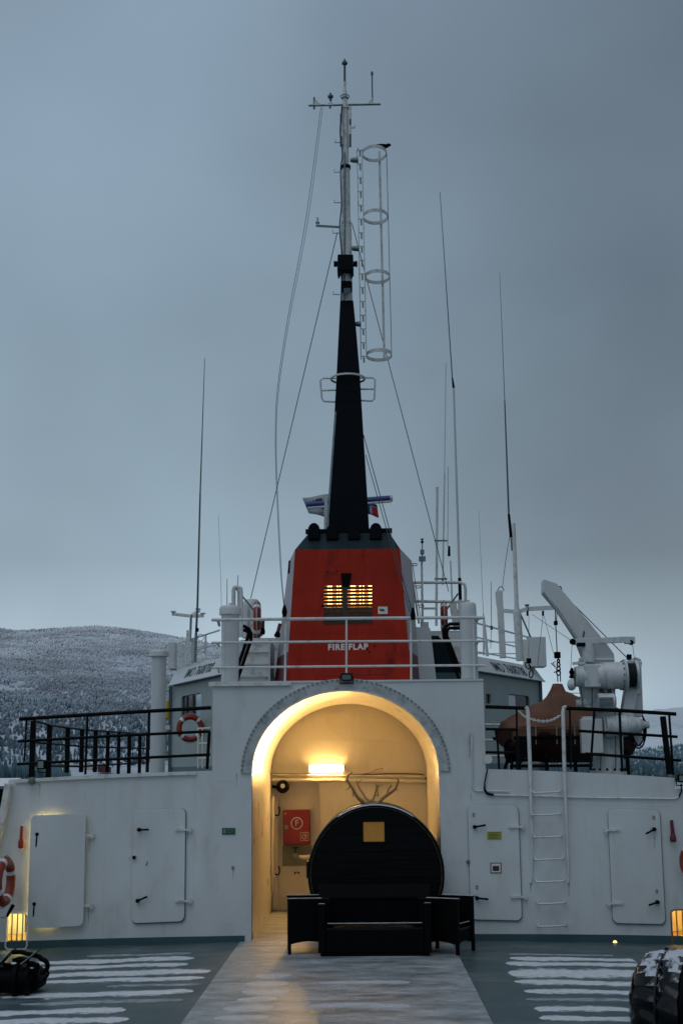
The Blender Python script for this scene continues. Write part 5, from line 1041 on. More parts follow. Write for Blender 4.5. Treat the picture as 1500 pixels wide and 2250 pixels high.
# the crow on the top hoop
cw = MB(); P = [(829, 317.5), (833, 318), (838, 319), (843, 320), (848, 320), (851, 318.8), (853, 317.6), (855, 317.6), (857, 318.2), (859.5, 319)]
cw.tube(smoothpath([U(x, y + 1, YC2 + .1) for x, y in P], 3), [float(np.interp(i_, [0, 6, 12, 17, 20, 23, 25, 27], [.012, .024, .042, .036, .030, .028, .012, .003])) for i_ in range(28)], 10); cw.tube([U(*p, YC2 + .08) for p in ((843, 322), (844, 328))], .007, 5); cw.tube([U(*p, YC2 + .13) for p in ((846, 322), (847, 328))], .007, 5)
cw.tube([U(*p, YC2 + .06) for p in ((850, 318.6), (843, 319.4), (835, 318.6), (827, 317.5))], [.016, .032, .026, .006], 8)
tag(cw.build('crow', 'feather', None, smooth=80), 'black crow perched on the top hoop of the caged ladder', 'bird')
# stays and halyards
def wire(lab, pts, r_=.007, m='wire', nm='stay_wire', n=6):
    return tag(MB().tube(smoothpath(pts, n) if len(pts) > 2 else pts, r_, 5).build(nm, m, None, smooth=80), lab, 'wire', 'stays and halyards')
A = 24.6
wire('slack double halyard from the left cross arm, outer line', [U(705, 236, YM), U(672, 480, A), U(632, 700, A), U(610, 850, A), U(605, 950, A), U(607, 1060, A), U(616, 1250, 23.5), U(625, 1345, YR)], .006, 'galv')
wire('slack double halyard from the left cross arm, inner line', [U(709, 236, YM), U(677, 480, A), U(636, 700, A), U(613, 850, A), U(607, 950, A), U(609, 1060, A), U(618, 1250, 23.5), U(626, 1345, YR)], .005, 'galv')
wire('straight dark stay from the white mast down to the left', [U(741, 510, YM), U(551, 1315, 26)], .008)
wire('straight dark stay from the white mast down to the right', [U(773, 490, YM), U(985, 1300, 27)], .008)
wire('dark stay close behind the funnel on the right, upper line', [U(798, 955, YM), U(905, 1345, YR)], .008)
wire('dark stay close behind the funnel on the right, lower line', [U(803, 1000, YM), U(900, 1345, YR)], .007)
for x, y in ((625, 1345), (907, 1352)):
    tag(MB().lathe(U(x, y + 10, YR - .03), (0, 0, 1), [(0, .03), (.08, .045), (.15, .03), (.2, .012)], 8).build('halyard_knot', 'matblack', None), 'dark rope bundle tied to the white railing, %s of the funnel' % ('left' if x < 700 else 'right'), 'rope', 'rope bundles')

# ================================================================== BRIDGE WINGS
def UZ(px, py, z):
    d = ray(px, py); return CP + d * ((z - CP.z) / d.z)
def UPl(px, py, p0, n):
    d = ray(px, py); return CP + d * ((Vector(p0) - CP).dot(n) / d.dot(n))
bz = U(480, 1482, 35.5).z
for side in (-1, 1):
    if side < 0: bi, bo, ti, to = U(480, 1482, 35.5), UZ(369, 1507, bz), (480, 1447), (390, 1471)
    else:
        bi, bo, ti, to = UZ(1053, 1474, bz), UZ(1196, 1497, bz), (1053, 1443), (1172, 1465)
    dirn = (bo - bi).normalized(); nrm = V(-dirn.y, dirn.x, 0); nrm = nrm if nrm.y < 0 else -nrm       # faces aft, towards the camera
    lab = 'left' if side < 0 else 'right'
    br_ = thing('bridge_wing', 'white bridge wing with slanted fascia lettered IMO 7608708, %s of the funnel' % lab, 'bridge wing', V(bi.x, bi.y, zl(bi.x) - .06), 'bridge wings')
    sk = -nrm * .30; p0t = bi + sk
    Ti, To = UPl(*ti, p0t, nrm), UPl(*to, p0t, nrm); zt2 = (Ti.z + To.z) / 2; Ti.z = To.z = zt2
    ext = (bi - bo) * .55; bi2, Ti2 = bi + ext, Ti + ext
    th = -nrm * .05
    MB().add([bi2, bo, To, Ti2, bi2 + th, bo + th, To + th, Ti2 + th], [(0, 1, 2, 3), (4, 7, 6, 5), (0, 4, 5, 1), (1, 5, 6, 2), (2, 6, 7, 3), (3, 7, 4, 0)]).build('fascia', 'white', br_)
    # end return of the fascia, roof and soffit
    back = -nrm * 2.2
    MB().add([bo + th * .9, bo + back, To + back, To + th * .9], [(0, 1, 2, 3)]).add([bi2 + V(0, 0, .02) + th, bo + V(0, 0, .02) + th, bo + back + V(0, 0, .02), bi2 + back + V(0, 0, .02)], [(0, 1, 2, 3)]).add([Ti2 + th, To + th, To + back, Ti2 + back], [(0, 1, 2, 3)]).build('roof', 'white', br_)
    MB().tube([bi2, bo], .022, 6).build('drip_edge', 'white2', br_)
    # wall set back under the fascia, with its windows
    wp = bi - nrm * .18; wp.z = 0; wo = UPl(377 if side < 0 else 1187, 1600, wp, nrm); wi = wp + V(ext.x, ext.y, 0)
    zf_ = zl(4) - .2
    e = dirn; up = V(0, 0, 1)
    def wc(p): return ((p - wp).dot(e), p.z)
    wins = [((399, 1530), (442, 1575), .12)] if side < 0 else [((1116, 1524), (1163, 1562), .12), ((1066, 1524), (1078, 1547), .04)]
    holes = []
    for (a, b, r_) in wins:
        A1, B1 = UPl(*a, wp, nrm), UPl(*b, wp, nrm); u0, u1 = sorted(((A1 - wp).dot(e), (B1 - wp).dot(e))); holes.append(rrect(u0, B1.z, u1, A1.z, r_))
    u_in, u_out = (wi - wp).dot(e), (wo - wp).dot(e)
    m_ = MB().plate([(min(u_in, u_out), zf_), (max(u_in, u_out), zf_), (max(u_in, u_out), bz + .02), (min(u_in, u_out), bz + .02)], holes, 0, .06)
    m_.v = [wp + e * v.x - nrm * v.y + V(0, 0, v.z) for v in m_.v]; wall = m_.build('wall', mat('shaded_grey_green_paint', (.31, .35, .34), .5, var=.15, scale=1.5) if side < 0 else bpy.data.materials['shaded_grey_green_paint'], br_)  # shade under the fascia is put into this wall colour
    MB().bar(wo + V(0, 0, zf_ - wo.z), wo + V(0, 0, bz - wo.z), .16, .1).build('corner_post', 'whip', br_)
    m_ = MB(); a_ = wp + e * u_in - nrm * .0; b_2 = wo
    m_.bar(V(a_.x, a_.y, zf_ + .2) + nrm * .01, V(b_2.x, b_2.y, zf_ + .2) + nrm * .01, .35, .02, up=(0, 0, 1)); m_ = MB()
    m_.obox((V(a_.x, a_.y, 0) + V(b_2.x, b_2.y, 0)) / 2 + V(0, 0, zl(4) + .05) + nrm * .004, (V(b_2.x, b_2.y, 0) - V(a_.x, a_.y, 0)) / 2, nrm * .003, V(0, 0, .16)); m_.build('skirting', 'teal', br_)
    for hi_, h_ in enumerate(holes):
        m_ = MB().prism(h_, .05, .055); m_.v = [wp + e * v.x - nrm * v.y + V(0, 0, v.z) for v in m_.v]; wn = m_.build('window', 'glass', wall)
        u0, u1 = min(p[0] for p in h_), max(p[0] for p in h_); q0, q1 = min(p[1] for p in h_), max(p[1] for p in h_)
        if hi_ == 0:   # daylight through the windows of the far side
            ua, ub = (u0, u0 + (u1 - u0) * .38) if side > 0 else (u0, u0 + (u1 - u0) * .30)
            m_ = MB().prism(rrect(ua + .02, q0 + .02, ub, q1 - .03, .06), .04, .048); m_.v = [wp + e * v.x - nrm * v.y + V(0, 0, v.z) for v in m_.v]; m_.build('daylit_pane', 'clear', wn)
            if side < 0:
                for uu in (.42, .74): m_ = MB().box((u0 + (u1 - u0) * uu, .03, q0), (u0 + (u1 - u0) * uu + .12, .045, q1 - .02)); m_.v = [wp + e * v.x - nrm * v.y + V(0, 0, v.z) for v in m_.v]; m_.build('curtain', mat('brown_curtain', (.05, .022, .016), .8), wn)
    # lettering
    c = ((437, 1474) if side < 0 else (1119, 1471)); fnrm = (bo - bi).cross(To - bo).normalized(); fnrm = fnrm if fnrm.y < 0 else -fnrm
    p = UPl(*c, bi + fnrm * .006, fnrm); exv = dirn if side > 0 else -dirn
    text('lettering', 'IMO 7608708', p, exv, (To - bo).normalized() - exv * ((To - bo).normalized().dot(exv)), .44, 'print', br_, .002, .002)
    # roof railing
    rl = thing('guard_railing', 'thin white railing round the roof of the bridge wing, %s of the funnel' % lab, 'railing', Ti, 'bridge roof railings')
    rset = (((393, 1413), (482, 1385)), ((393, 1438), (482, 1415)), ((393, 1464), (482, 1442))) if side < 0 else (((1046, 1369), (1166, 1402)), ((1046, 1400), (1166, 1429)), ((1046, 1432), (1166, 1453)))
    for kx, (a, b) in enumerate(rset): MB().tube([UPl(*a, p0t - nrm * .15, nrm), UPl(*b, p0t - nrm * .15, nrm)], .026 if kx == 0 else .02, 8).build('rail', 'white2', rl, smooth=60)
    far_ = (((425, 1423), (482, 1416)), ((425, 1448), (482, 1444))) if side < 0 else (((1046, 1410), (1140, 1411)), ((1046, 1436), (1140, 1436)))
    for a, b in far_: MB().tube([U(*a, 44), U(*b, 44)], .02, 6).build('rail', 'white2', rl)
    for px, y0_, y1_ in (((452, 1394, 1450), (409, 1408, 1464)) if side < 0 else ((1062, 1374, 1440), (1158, 1400, 1462))): MB().cyl(UPl(px, y0_, p0t - nrm * .15, nrm), UPl(px, y1_, p0t - nrm * .15, nrm), .03, seg=8).build('post', 'white2', rl)
    if side < 0:
        bx = thing('equipment_box', 'white equipment box hung outside the left bridge roof', 'box', U(380, 1470, 40)); MB().box(U(369, 1470, 40.3), U(391, 1414, 40.9)).build('case', 'white', bx, bevel=.02); MB().box(U(391.5, 1468, 40.3), U(405, 1416, 40.5)).build('door', 'white2', bx)
    else:
        bx = thing('equipment_box', 'white equipment box hung outside the right bridge roof', 'box', U(1180, 1465, 39.5)); MB().box(U(1164, 1465, 39.3), U(1192, 1403, 39.9)).build('case', 'white', bx, bevel=.02); MB().box(U(1151, 1462, 39.5), U(1163.5, 1407, 39.8)).build('door', 'white2', bx)

# small things on the left wing: yellow float, ladder by the block, step
yf = thing('yellow_float', 'yellow emergency beacon beside the left bridge wing', 'beacon', U(367, 1585, 38))
MB().lathe(U(367, 1581, 38), (0, 0, 1), [(0, .03), (.04, .07), (.25, .075), (.42, .06), (.5, .05), (.52, .02)], 14).build('float', 'buoyyel', yf, smooth=40); MB().box(U(363, 1603, 38), U(375, 1594, 38.2)).build('bracket', 'white2', yf)
sl_ = thing('step_ladder', 'small cream step ladder behind the left railing, against the middle block', 'ladder', U(440, 1690, 26))
for x in (435.5, 445): MB().cyl(U(x, 1688, 26), U(x, 1601, 26), .017, seg=8).build('stringer', 'cream', sl_)
for y in (1601, 1634, 1667): MB().cyl(U(434, y, 26), U(462, y - 1, 26), .016, seg=8).build('rung', 'cream', sl_)

# ================================================================== STAIRS AND HOUSES BESIDE THE FUNNEL
st = thing('stairway', 'white steel stairs left of the funnel with black handrails', 'stairs', U(558, 1495, 25))
xa, xb = U(524, 1490, 25.2).x, U(592, 1490, 25.2).x
for k_, y in enumerate((1484, 1457, 1430, 1406)):
    yy = 25.0 + .22 * k_; z1 = U(558, y, yy).z; z0_ = ZTOP + .032 if k_ == 0 else U(558, (1484, 1457, 1430, 1406)[k_ - 1], 25.0 + .22 * (k_ - 1)).z
    MB().box((xa, yy, z0_ + .002), (xb, yy + .03, z1 - .03)).build('riser', 'white2', st); MB().box((xa, yy - .06, z1 - .03), (xb, yy + .2, z1)).build('tread', 'white2', st)
for x in (xb + .005, xb + .26): MB().box((x, 24.9, ZTOP + .031), (x + .03, 26.2, U(600, 1406, 25).z)).build('stringer', 'white', st)
MB().box((U(550, 1420, 26).x, 26.0, U(558, 1428, 26).z), (U(614, 1420, 26).x, 26.1, U(558, 1402, 26).z)).build('landing_edge', 'white', st)
for pts in ([(522, 1376), (537, 1376), (547, 1382), (552, 1393), (551, 1408), (524, 1486), (522, 1497)], [(522, 1385), (540, 1385), (546, 1391), (544, 1402), (523, 1463)]): MB().tube([U(*p, 24.6) for p in pts], .032, 8).build('handrail', 'teakrail', st, smooth=60)
hl = thing('deckhouse', 'low white deckhouse behind the stairs left of the funnel', 'deckhouse', U(570, 1495, 27.8))
MB().box((U(520, 1450, 27.8).x, 27.8, 2.5), (U(630, 1450, 27.8).x, 31, U(570, 1407, 27.8).z)).build('wall', 'white', hl)
hr = thing('deckhouse', 'white deckhouse with stairwell right of the funnel', 'deckhouse', U(980, 1495, 27.8))
MB().box((U(900, 1450, 27.8).x, 27.8, 2.5), (U(1046, 1450, 27.8).x, 31, U(980, 1386, 27.8).z)).build('wall', 'white', hr)
def poly(pts, Y0, Y1): return MB().prism([(U(x, y, Y0).x, U(x, y, Y0).z) for x, y in pts], Y0, Y1)
poly([(905, 1377), (944, 1379), (947, 1397), (958, 1495), (922, 1495)], 25.4, 25.5).build('slanted_side', 'white', hr)
poly([(940, 1397), (962, 1397), (998, 1435), (1011, 1495), (950, 1495)], 25.55, 25.6).build('stairwell_shade', mat('dark_teal_shade', (.006, .014, .018), .6), hr)  # dark sheet painted as the shade inside the stairwell opening
poly([(962, 1397), (970, 1390), (1020, 1390), (1020, 1495), (1011, 1495), (998, 1435)], 25.56, 25.6).build('stair_wall', 'white2', hr)
poly([(955, 1478), (1002, 1478), (1008, 1495), (958, 1495)], 25.50, 25.54).build('stairwell_floor', mat('teal_floor_paint', (.02, .06, .065), .5), hr)
for y in (1421, 1443, 1452, 1463): MB().bar(U(996, y, 25.5), U(1018, y - 1, 25.5), .03, .03).build('step', 'white2', hr)
for pts in ([(1018, 1371), (988, 1371), (977, 1378), (974, 1390), (975, 1400), (1010, 1497)], [(1018, 1380), (987, 1380), (981, 1386), (981, 1397), (1019, 1497)]): MB().tube([U(*p, 24.6) for p in pts], .032, 8).build('handrail', 'teakrail', hr, smooth=60)
up_ = thing('guard_railing', 'white two bar railing right of the funnel above the deckhouse', 'railing', U(960, 1380, 27))
for pts in ([(906, 1280), (1010, 1280), (1020, 1284), (1022, 1295), (1022, 1330)], [(908, 1321), (1022, 1323)]): MB().tube([U(*p, 27) for p in pts], .03, 8).build('rail', 'white2', up_, smooth=60)
MB().cyl(U(907, 1280, 27), U(920, 1370, 27), .02, seg=8).build('post', 'white2', up_); MB().bar(U(930, 1337, 27), U(957, 1337, 27), .04, .03).build('cross_bar', 'white2', up_)
for xa, ya, xb_, yb_, w_ in ((994, 1325, 1004, 1384, .14), (1010, 1318, 1013, 1384, .09)): MB().bar(U(xa, ya, 26.8), U(xb_, yb_, 26.8), w_, .06).build('bracket_plate', 'white2', up_)
for pts in ([(1006, 1304), (980, 1340)], [(1008, 1340), (1000, 1352)]): MB().tube([U(*p, 26.8) for p in pts], .02, 6).build('brace', 'galv', up_)
# left: bent frame, raft canister
bf = thing('bent_frame', 'white bent tube frame behind the left mushroom ventilator', 'frame', U(520, 1400, 24))
MB().tube(smoothpath([U(*p, 24) for p in ((513, 1345), (513, 1297), (518, 1290), (526, 1292), (530, 1304), (530, 1400))], 4), .032, 8).build('hoop', 'white2', bf, smooth=60)
for xa, xb_ in ((510, 518), (521, 528)): MB().box(U(xa, 1400, 24.1), U(xb_, 1298, 24.15)).build('flat_leg', 'white2', bf)
MB().tube([U(*p, 24.2) for p in ((517, 1292), (545, 1325), (558, 1342))], .016, 6).build('brace', 'galv', bf)
rc = thing('raft_canister', 'white round topped liferaft canister left of the funnel', 'canister', U(552, 1402, 27))
c = U(552, 1402, 27); h_ = U(552, 1316, 27).z - c.z; r_ = 20 * S(27); MB().lathe(c, (0, 0, 1), [(0, r_), (h_ * .8, r_), (h_ * .92, r_ * .92), (h_ * .98, r_ * .7), (h_, r_ * .2)], 24).build('canister', 'white', rc, smooth=40)
for x in (538, 550): MB().box(U(x, 1400, 26.75), U(x + 7, 1330, 26.8)).build('cradle_strap', 'white2', rc)

# ================================================================== AERIALS
def aerial(lab, Y, segs, group='whip aerials', nm='whip_aerial'):
    t = thing(nm, lab, 'aerial', U(*segs[-1][0][-1], Y), group)
    for i, (pts, r0, r1, m_) in enumerate(segs): MB().tube([U(*p, Y) for p in pts], [.8 * (r1 + (r0 - r1) * k / (len(pts) - 1)) for k in range(len(pts))], 8).build(('upper_whip', 'lower_whip', 'base', 'mount', 'fitting', 'clamp')[min(i, 5)], m_, t, smooth=60)
    return t
Yb = 36.5
aerial('dark whip aerial standing alone on the left bridge wing', 38, [([(450, 787), (440, 1085)], .026, .010, 'whip'), ([(440, 1085), (434, 1330), (431, 1392)], .042, .03, 'whip'), ([(431, 1392), (429, 1455)], .05, .05, 'galv')])
aerial('hair thin aerial left of the funnel, rising from the white railing', 24, [([(480, 1130), (486, 1300), (487, 1362)], .006, .003, 'galv'), ([(487, 1356), (487, 1366)], .012, .01, 'galv')])
aerial('short rod aerial beside the left mushroom ventilator', 26, [([(499, 1272), (499, 1335)], .01, .007, 'galv'), ([(498, 1330), (498, 1340)], .02, .02, 'white2')])
aerial('short rod aerial above the bent white frame', 26, [([(523, 1264), (522, 1298)], .01, .008, 'galv'), ([(522, 1290), (522, 1300)], .016, .016, 'white2')])
aerial('tallest whip aerial right of the funnel, white below and dark above', 29, [([(966, 422), (993, 830)], .016, .008, 'whip'), ([(993, 830), (996, 852)], .036, .02, 'matblack'), ([(996, 852), (1009, 1278)], .033, .027, 'whipw'), ([(1009, 1270), (1011, 1330)], .045, .045, 'matblack')])
aerial('tall dark whip aerial on the right bridge wing', 34, [([(1097, 598), (1108, 880)], .012, .006, 'whip'), ([(1108, 880), (1117, 1130)], .03, .02, 'whip'), ([(1117, 1130), (1122, 1180)], .05, .04, 'matblack'), ([(1122, 1180), (1124, 1210)], .03, .03, 'galv')])
aerial('slim aerial clamped to the left of the tallest whip', 29, [([(979, 798), (976, 1040)], .012, .012, 'whipw'), ([(976, 1040), (972, 1285)], .022, .02, 'whipw'), ([(972, 1270), (972, 1282)], .03, .03, 'galv')])
aerial('slim aerial with black connector right of the twin aerials', 29, [([(984, 1025), (983, 1200)], .012, .012, 'whipw'), ([(986, 1200), (986, 1222)], .04, .03, 'matblack'), ([(989, 1232), (993, 1330)], .026, .02, 'white2')])
t = aerial('thick white pole aerial with two clamps right of the funnel', 28, [([(960, 1070), (959, 1190)], .032, .032, 'white2'), ([(959, 1190), (958, 1375)], .034, .034, 'white2')])
for y in (1188, 1272): MB().bar(U(954, y, 28), U(982, y, 28), .03, .05).build('clamp', 'galv', t)
t = aerial('wind sensor pole right of the funnel with two small boxes', 26.5, [([(926, 1235), (928, 1372)], .03, .026, 'white2'), ([(927, 1190), (927, 1240)], .014, .014, 'galv')], nm='sensor_pole')
for y, w_, h_ in ((1213, 8, 8), (1228, 14, 9)): MB().box(U(927 - w_ / 2, y + h_ / 2, 26.4), U(927 + w_ / 2, y - h_ / 2, 26.5)).build('sensor_box', 'galv', t, bevel=.004)
MB().lathe(U(927, 1192, 26.5), (0, 0, 1), [(-.02, .012), (0, .03), (.03, .03), (.035, .012), (.055, .012), (.06, .035), (.075, .035)], 12).build('sensor_cup', 'matblack', t); MB().box(U(924, 1384, 26.4), U(940, 1369, 26.6)).build('foot', 'white2', t)
aerial('thin grey aerial with white base on the right bridge wing, nearest the funnel', 35, [([(1051, 1120), (1061, 1348)], .008, .004, 'galv'), ([(1061, 1348), (1063, 1372)], .045, .02, 'white2'), ([(1063, 1372), (1070, 1442)], .05, .045, 'white2')])
aerial('short dark rod aerial on the right bridge railing', 35.5, [([(1078, 1278), (1079, 1380)], .012, .009, 'whip'), ([(1079, 1375), (1079, 1384)], .04, .04, 'whip'), ([(1079, 1384), (1077, 1425)], .008, .008, 'wire')])
wp_ = thing('wire_post', 'square white post with a wire loop on top on the right bridge wing', 'post', U(1105, 1448, 36))
MB().bar(U(1096, 1298, 36), U(1104, 1446, 36), .16, .16).build('post', 'white2', wp_, bevel=.01); MB().bar(U(1090, 1301, 36), U(1092, 1330, 36), .06, .1).build('side_box', 'white2', wp_); MB().tube(smoothpath([U(*p, 36) for p in ((1092, 1298), (1096, 1291), (1101, 1289), (1105, 1294), (1106, 1299))], 3), .012, 6).build('loop', 'wire', wp_); MB().tube(smoothpath([U(*p, 36) for p in ((1103, 1292), (1106, 1265), (1112, 1220), (1121, 1165))], 3), .008, 5).build('lead', 'wire', wp_)
gp = thing('aerial_mast', 'white aerial mast with a long side arm on the right bridge wing', 'mast', U(1140, 1450, 37))
MB().tube([U(*p, 37) for p in ((1127, 1150), (1134, 1330), (1135, 1345))], [.055, .06, .08], 12).build('upper_pole', 'white2', gp, smooth=50); MB().tube([U(*p, 37) for p in ((1135, 1345), (1142, 1452))], [.11, .11], 14).build('lower_pole', 'white2', gp, smooth=50)
MB().bar(U(1106, 1342, 37), U(1140, 1345, 37), .10, .07).bar(U(1138, 1344, 37), U(1160, 1337, 37), .10, .07).bar(U(1158, 1338, 37), U(1216, 1335, 37), .11, .07).build('side_arm', 'white2', gp)
MB().tube([U(*p, 37) for p in ((1143, 1350), (1165, 1400))], .025, 6).tube([U(*p, 37) for p in ((1140, 1350), (1146, 1396))], .022, 6).build('brace', 'galv', gp)
MB().lathe(U(1157, 1333, 37), (0, 0, 1), [(0, .03), (.03, .06), (.04, .07), (.06, .06), (.07, .02)], 12).build('disc_aerial', 'galv', gp)
for x in (1158, 1192): MB().cyl(U(x, 1342, 36.9), U(x, 1353, 36.9), .03, seg=8).build('pulley', 'matblack', gp)
tm = thing('gps_mast', 'white mast with spread arms and disc aerials on the left bridge wing', 'mast', U(419, 1460, 39))
MB().bar(U(420, 1356, 39), U(418, 1410, 39), .06, .06).build('post', 'galv', tm); MB().bar(U(415, 1385, 39), U(413, 1455, 39), .12, .1).build('lower_post', 'white2', tm); MB().bar(U(425, 1405, 39.2), U(424, 1455, 39.2), .1, .08).build('back_post', 'white2', tm)
for a, b in (((378, 1349), (424, 1354)), ((420, 1354), (448, 1353)), ((422, 1352), (437, 1342))): MB().bar(U(*a, 39), U(*b, 39 if b[1] > 1345 else 40), .085, .08).build('arm', 'white2', tm, bevel=.01)
for x, y, yy in ((381, 1345, 39), (446, 1349, 39), (435, 1339, 40)): MB().lathe(U(x, y + 1, yy), (0, 0, 1), [(0, .03), (.012, .08), (.03, .085), (.05, .05), (.055, .01)], 14).build('disc_aerial', 'whipw', tm, smooth=40)
MB().cyl(U(433, 1380, 38), U(433, 1388, 38), .05, seg=8).build('connector', 'matblack', tm); MB().tube([U(441 + 6.5 * math.cos(t * .4), 1401 + 7.5 * math.sin(t * .4), 38) for t in range(16)], .01, 5, closed=True).build('cable_coil', 'galv', tm)

# ================================================================== RADAR, FLAGS
rd = thing('radar_scanner', 'long blue radar scanner bar seen behind the foot of the mast', 'radar', U(768, 1120, 31))
a, b = U(672, 1110, 31), U(862, 1095, 31); d_ = b - a
MB().lathe(a, d_, [(0, .055), (.02, .075), (d_.length - .06, .075)], 16).build('scanner_bar', 'blue', rd, smooth=40); MB().lathe(b - d_.normalized() * .058, d_, [(0, .077), (.05, .077), (.06, .06)], 16).build('end_cap', 'whipw', rd, smooth=40)
MB().obox((a + b) / 2 + V(0, 0, -.07), d_ / 2 * .97, V(0, .06, 0), V(0, 0, .015)).build('underside', 'whipw', rd); MB().cyl(U(768, 1180, 31), U(768, 1112, 31), .12, seg=14).build('pedestal', 'white2', rd)
def flag(lab, quad, Y, bands, wave=.06, nm='flag'):
    t = thing(nm, lab, 'flag', U(*quad[0], Y))
    for (u0, u1, v0, v1, m_, lift) in bands:
        mb = MB(); n = 10; vs_ = []
        for j in range(5):
            for i in range(n + 1):
                u = u0 + (u1 - u0) * i / n; v = v0 + (v1 - v0) * j / 4
                p = (Vector(quad[0]) * (1 - u) * (1 - v) + Vector(quad[1]) * u * (1 - v) + Vector(quad[2]) * u * v + Vector(quad[3]) * (1 - u) * v)
                q_ = U(p.x, p.y, Y); vs_.append(q_ + V(0, wave * math.sin(u * 7 + v * 2) - lift, 0))
        fs = [(j * (n + 1) + i, j * (n + 1) + i + 1, (j + 1) * (n + 1) + i + 1, (j + 1) * (n + 1) + i) for j in range(4) for i in range(n)]
        o = mb.add(vs_, fs).build('field' if lift == 0 else 'stripe', m_, t, smooth=80); s_ = o.modifiers.new('cloth', 'SOLIDIFY'); s_.thickness = .004
    return t
flag('tattered pale grey flag with faint print behind the left half of the radar bar', [(664, 1094), (735, 1084), (735, 1142), (678, 1127)], 32, [(0, 1, 0, 1, 'flagw', 0), (.15, .60, .15, .27, 'print', .006), (.55, .8, .6, .66, 'flagb', .006)])
flag('small red flag with white and navy cross right of the mast foot', [(806, 1104), (828, 1109), (832, 1138), (808, 1129)], 31.5, [(0, 1, 0, 1, 'flagr', 0), (.0, .40, 0, 1, 'flagw', .006), (.0, .22, 0, .95, 'flagb', .012), (.0, 1, 0, .30, 'flagw', .007), (.0, 1, 0, .18, 'flagb', .013)], wave=.03)

# ================================================================== CRANE
M['cranepaint'] = mat('grimy_white_crane_paint', (0.58, 0.60, 0.60), 0.42, var=0.14, scale=4, bump=0.2, bscale=8, stretch=(1, 1, .5), dirt=(0.12, 0.17, 0.18), dirt_amt=0.7, dirt_scale=5)
YK = 26.3
kr = thing('deck_crane', 'white deck crane with slanting boom, winch and hoses on the upper deck', 'crane', U(1335, 1705, YK))
k = S(YK)
def K(x, y, dy=0): return U(x, y, YK + dy)
MB().prism([(K(x, y).x, K(x, y).z) for x, y in ((1191, 1275), (1191, 1303), (1224, 1342), (1262, 1400), (1283, 1455), (1346, 1455), (1344, 1438), (1330, 1418), (1219, 1284))], YK - .18, YK + .22).build('boom', 'white', kr, bevel=.012)
MB().bar(K(1212, 1281, -.05), K(1222, 1296, -.05), .03, .1).tube([K(x, y) for x, y in ((1218, 1282), (1222, 1288), (1231, 1289), (1233, 1295), (1230, 1301))], .012, 6).build('boom_tip_fitting', 'black', kr)
MB().cyl(K(1335, 1702), K(1335, 1560), 33 * k, 32 * k, 32).build('pedestal', 'cranepaint', kr, smooth=50)
MB().cyl(K(1335, 1702), K(1335, 1694), 40 * k, seg=32).build('base_flange', 'cranepaint', kr, smooth=40)
mb = MB()
for t in range(14): q_ = K(1335, 1694) + V(37 * k * math.cos(t * .449), 37 * k * math.sin(t * .449), 0); mb.cyl(q_, q_ + V(0, 0, .05), .022, seg=6)
mb.build('flange_bolts', 'matblack', kr, kind='stuff')
MB().prism([(K(x, y).x, K(x, y).z) for x, y in ((1280, 1556), (1346, 1556), (1343, 1450), (1272, 1450))], YK - .30, YK + .25).build('slewing_head', 'cranepaint', kr, bevel=.02)
MB().box(K(1286, 1560, -.36), K(1314, 1505, -.31)).build('head_cheek', 'cranepaint', kr, bevel=.01)
MB().box(K(1293, 1474, -.315), K(1303, 1468, -.301)).build('name_plate', 'galv', kr)
ax_ = V(1, 0, .03); y0 = -.42
MB().lathe(K(1262, 1487, y0), ax_, [(0, .10), (.01, .19), (.20, .20), (.21, .15), (.24, .15)], 24).build('winch_gearbox', 'cranepaint', kr, smooth=40)
MB().box(K(1284, 1510, -.60), K(1312, 1462, -.3)).build('winch_frame', 'cranepaint', kr, bevel=.02)
MB().lathe(K(1310, 1486, y0), ax_, [(0, .23), (.14, .24), (.16, .255), (.45, .255), (.50, .255), (.51, .30), (.55, .30), (.56, .21)], 28).build('winch_barrel', 'cranepaint', kr, smooth=40)
MB().lathe(K(1371, 1484, y0), ax_, [(-.02, .225), (.22, .225)], 28).build('cable_drum', mat('tarred_cable_drum', (.012, .022, .022), .5, bump=.5, bscale=60), kr, smooth=40)
MB().lathe(K(1395, 1483, y0), ax_, [(-.01, .27), (.03, .27), (.035, .2)], 28).build('drum_flange', 'cranepaint', kr, smooth=40)
MB().bar(K(1375, 1575, -.2), K(1394, 1452, -.2), 26 * k, .3).build('rear_column', 'white', kr, bevel=.02)
MB().prism([(K(x, y).x, K(x, y).z) for x, y in ((1373, 1575), (1409, 1575), (1404, 1450), (1392, 1445), (1378, 1452))], YK - .15, YK + .15).build('rear_column_plate', 'cranepaint', kr, bevel=.01)
MB().cyl(K(1381, 1450, -.1), K(1381, 1438, -.1), .05, seg=10).build('column_cap', 'matblack', kr); MB().bar(K(1370, 1523, -.17), K(1406, 1523, -.17), .03, .05).build('column_collar', 'cranepaint', kr)
MB().lathe(K(1312, 1542, -.55), (1, 0, -.02), [(0, .14), (.02, .16), (.30, .16), (.33, .12)], 20).build('electric_motor', 'cranepaint', kr, smooth=40)
mb = MB()
for t in range(6): mb.box(K(1315, 1533 + t * 3.4, -.74), K(1346, 1532 + t * 3.4, -.7))
mb.build('motor_fins', 'galv', kr)
MB().lathe(K(1330, 1596, -.45), (1, 0, .03), [(0, .20), (.38, .20), (.40, .17), (.62, .15), (.64, .12), (.76, .07), (.8, .07)], 24).build('slewing_motor', 'cranepaint', kr, smooth=40)
MB().box(K(1327, 1612, -.5), K(1362, 1575, -.2)).build('motor_mount', 'cranepaint', kr, bevel=.015)
MB().cyl(K(1400, 1606, -.3), K(1400, 1640, -.3), .09, .06, 14).build('hose_tank', 'cranepaint', kr, smooth=40)
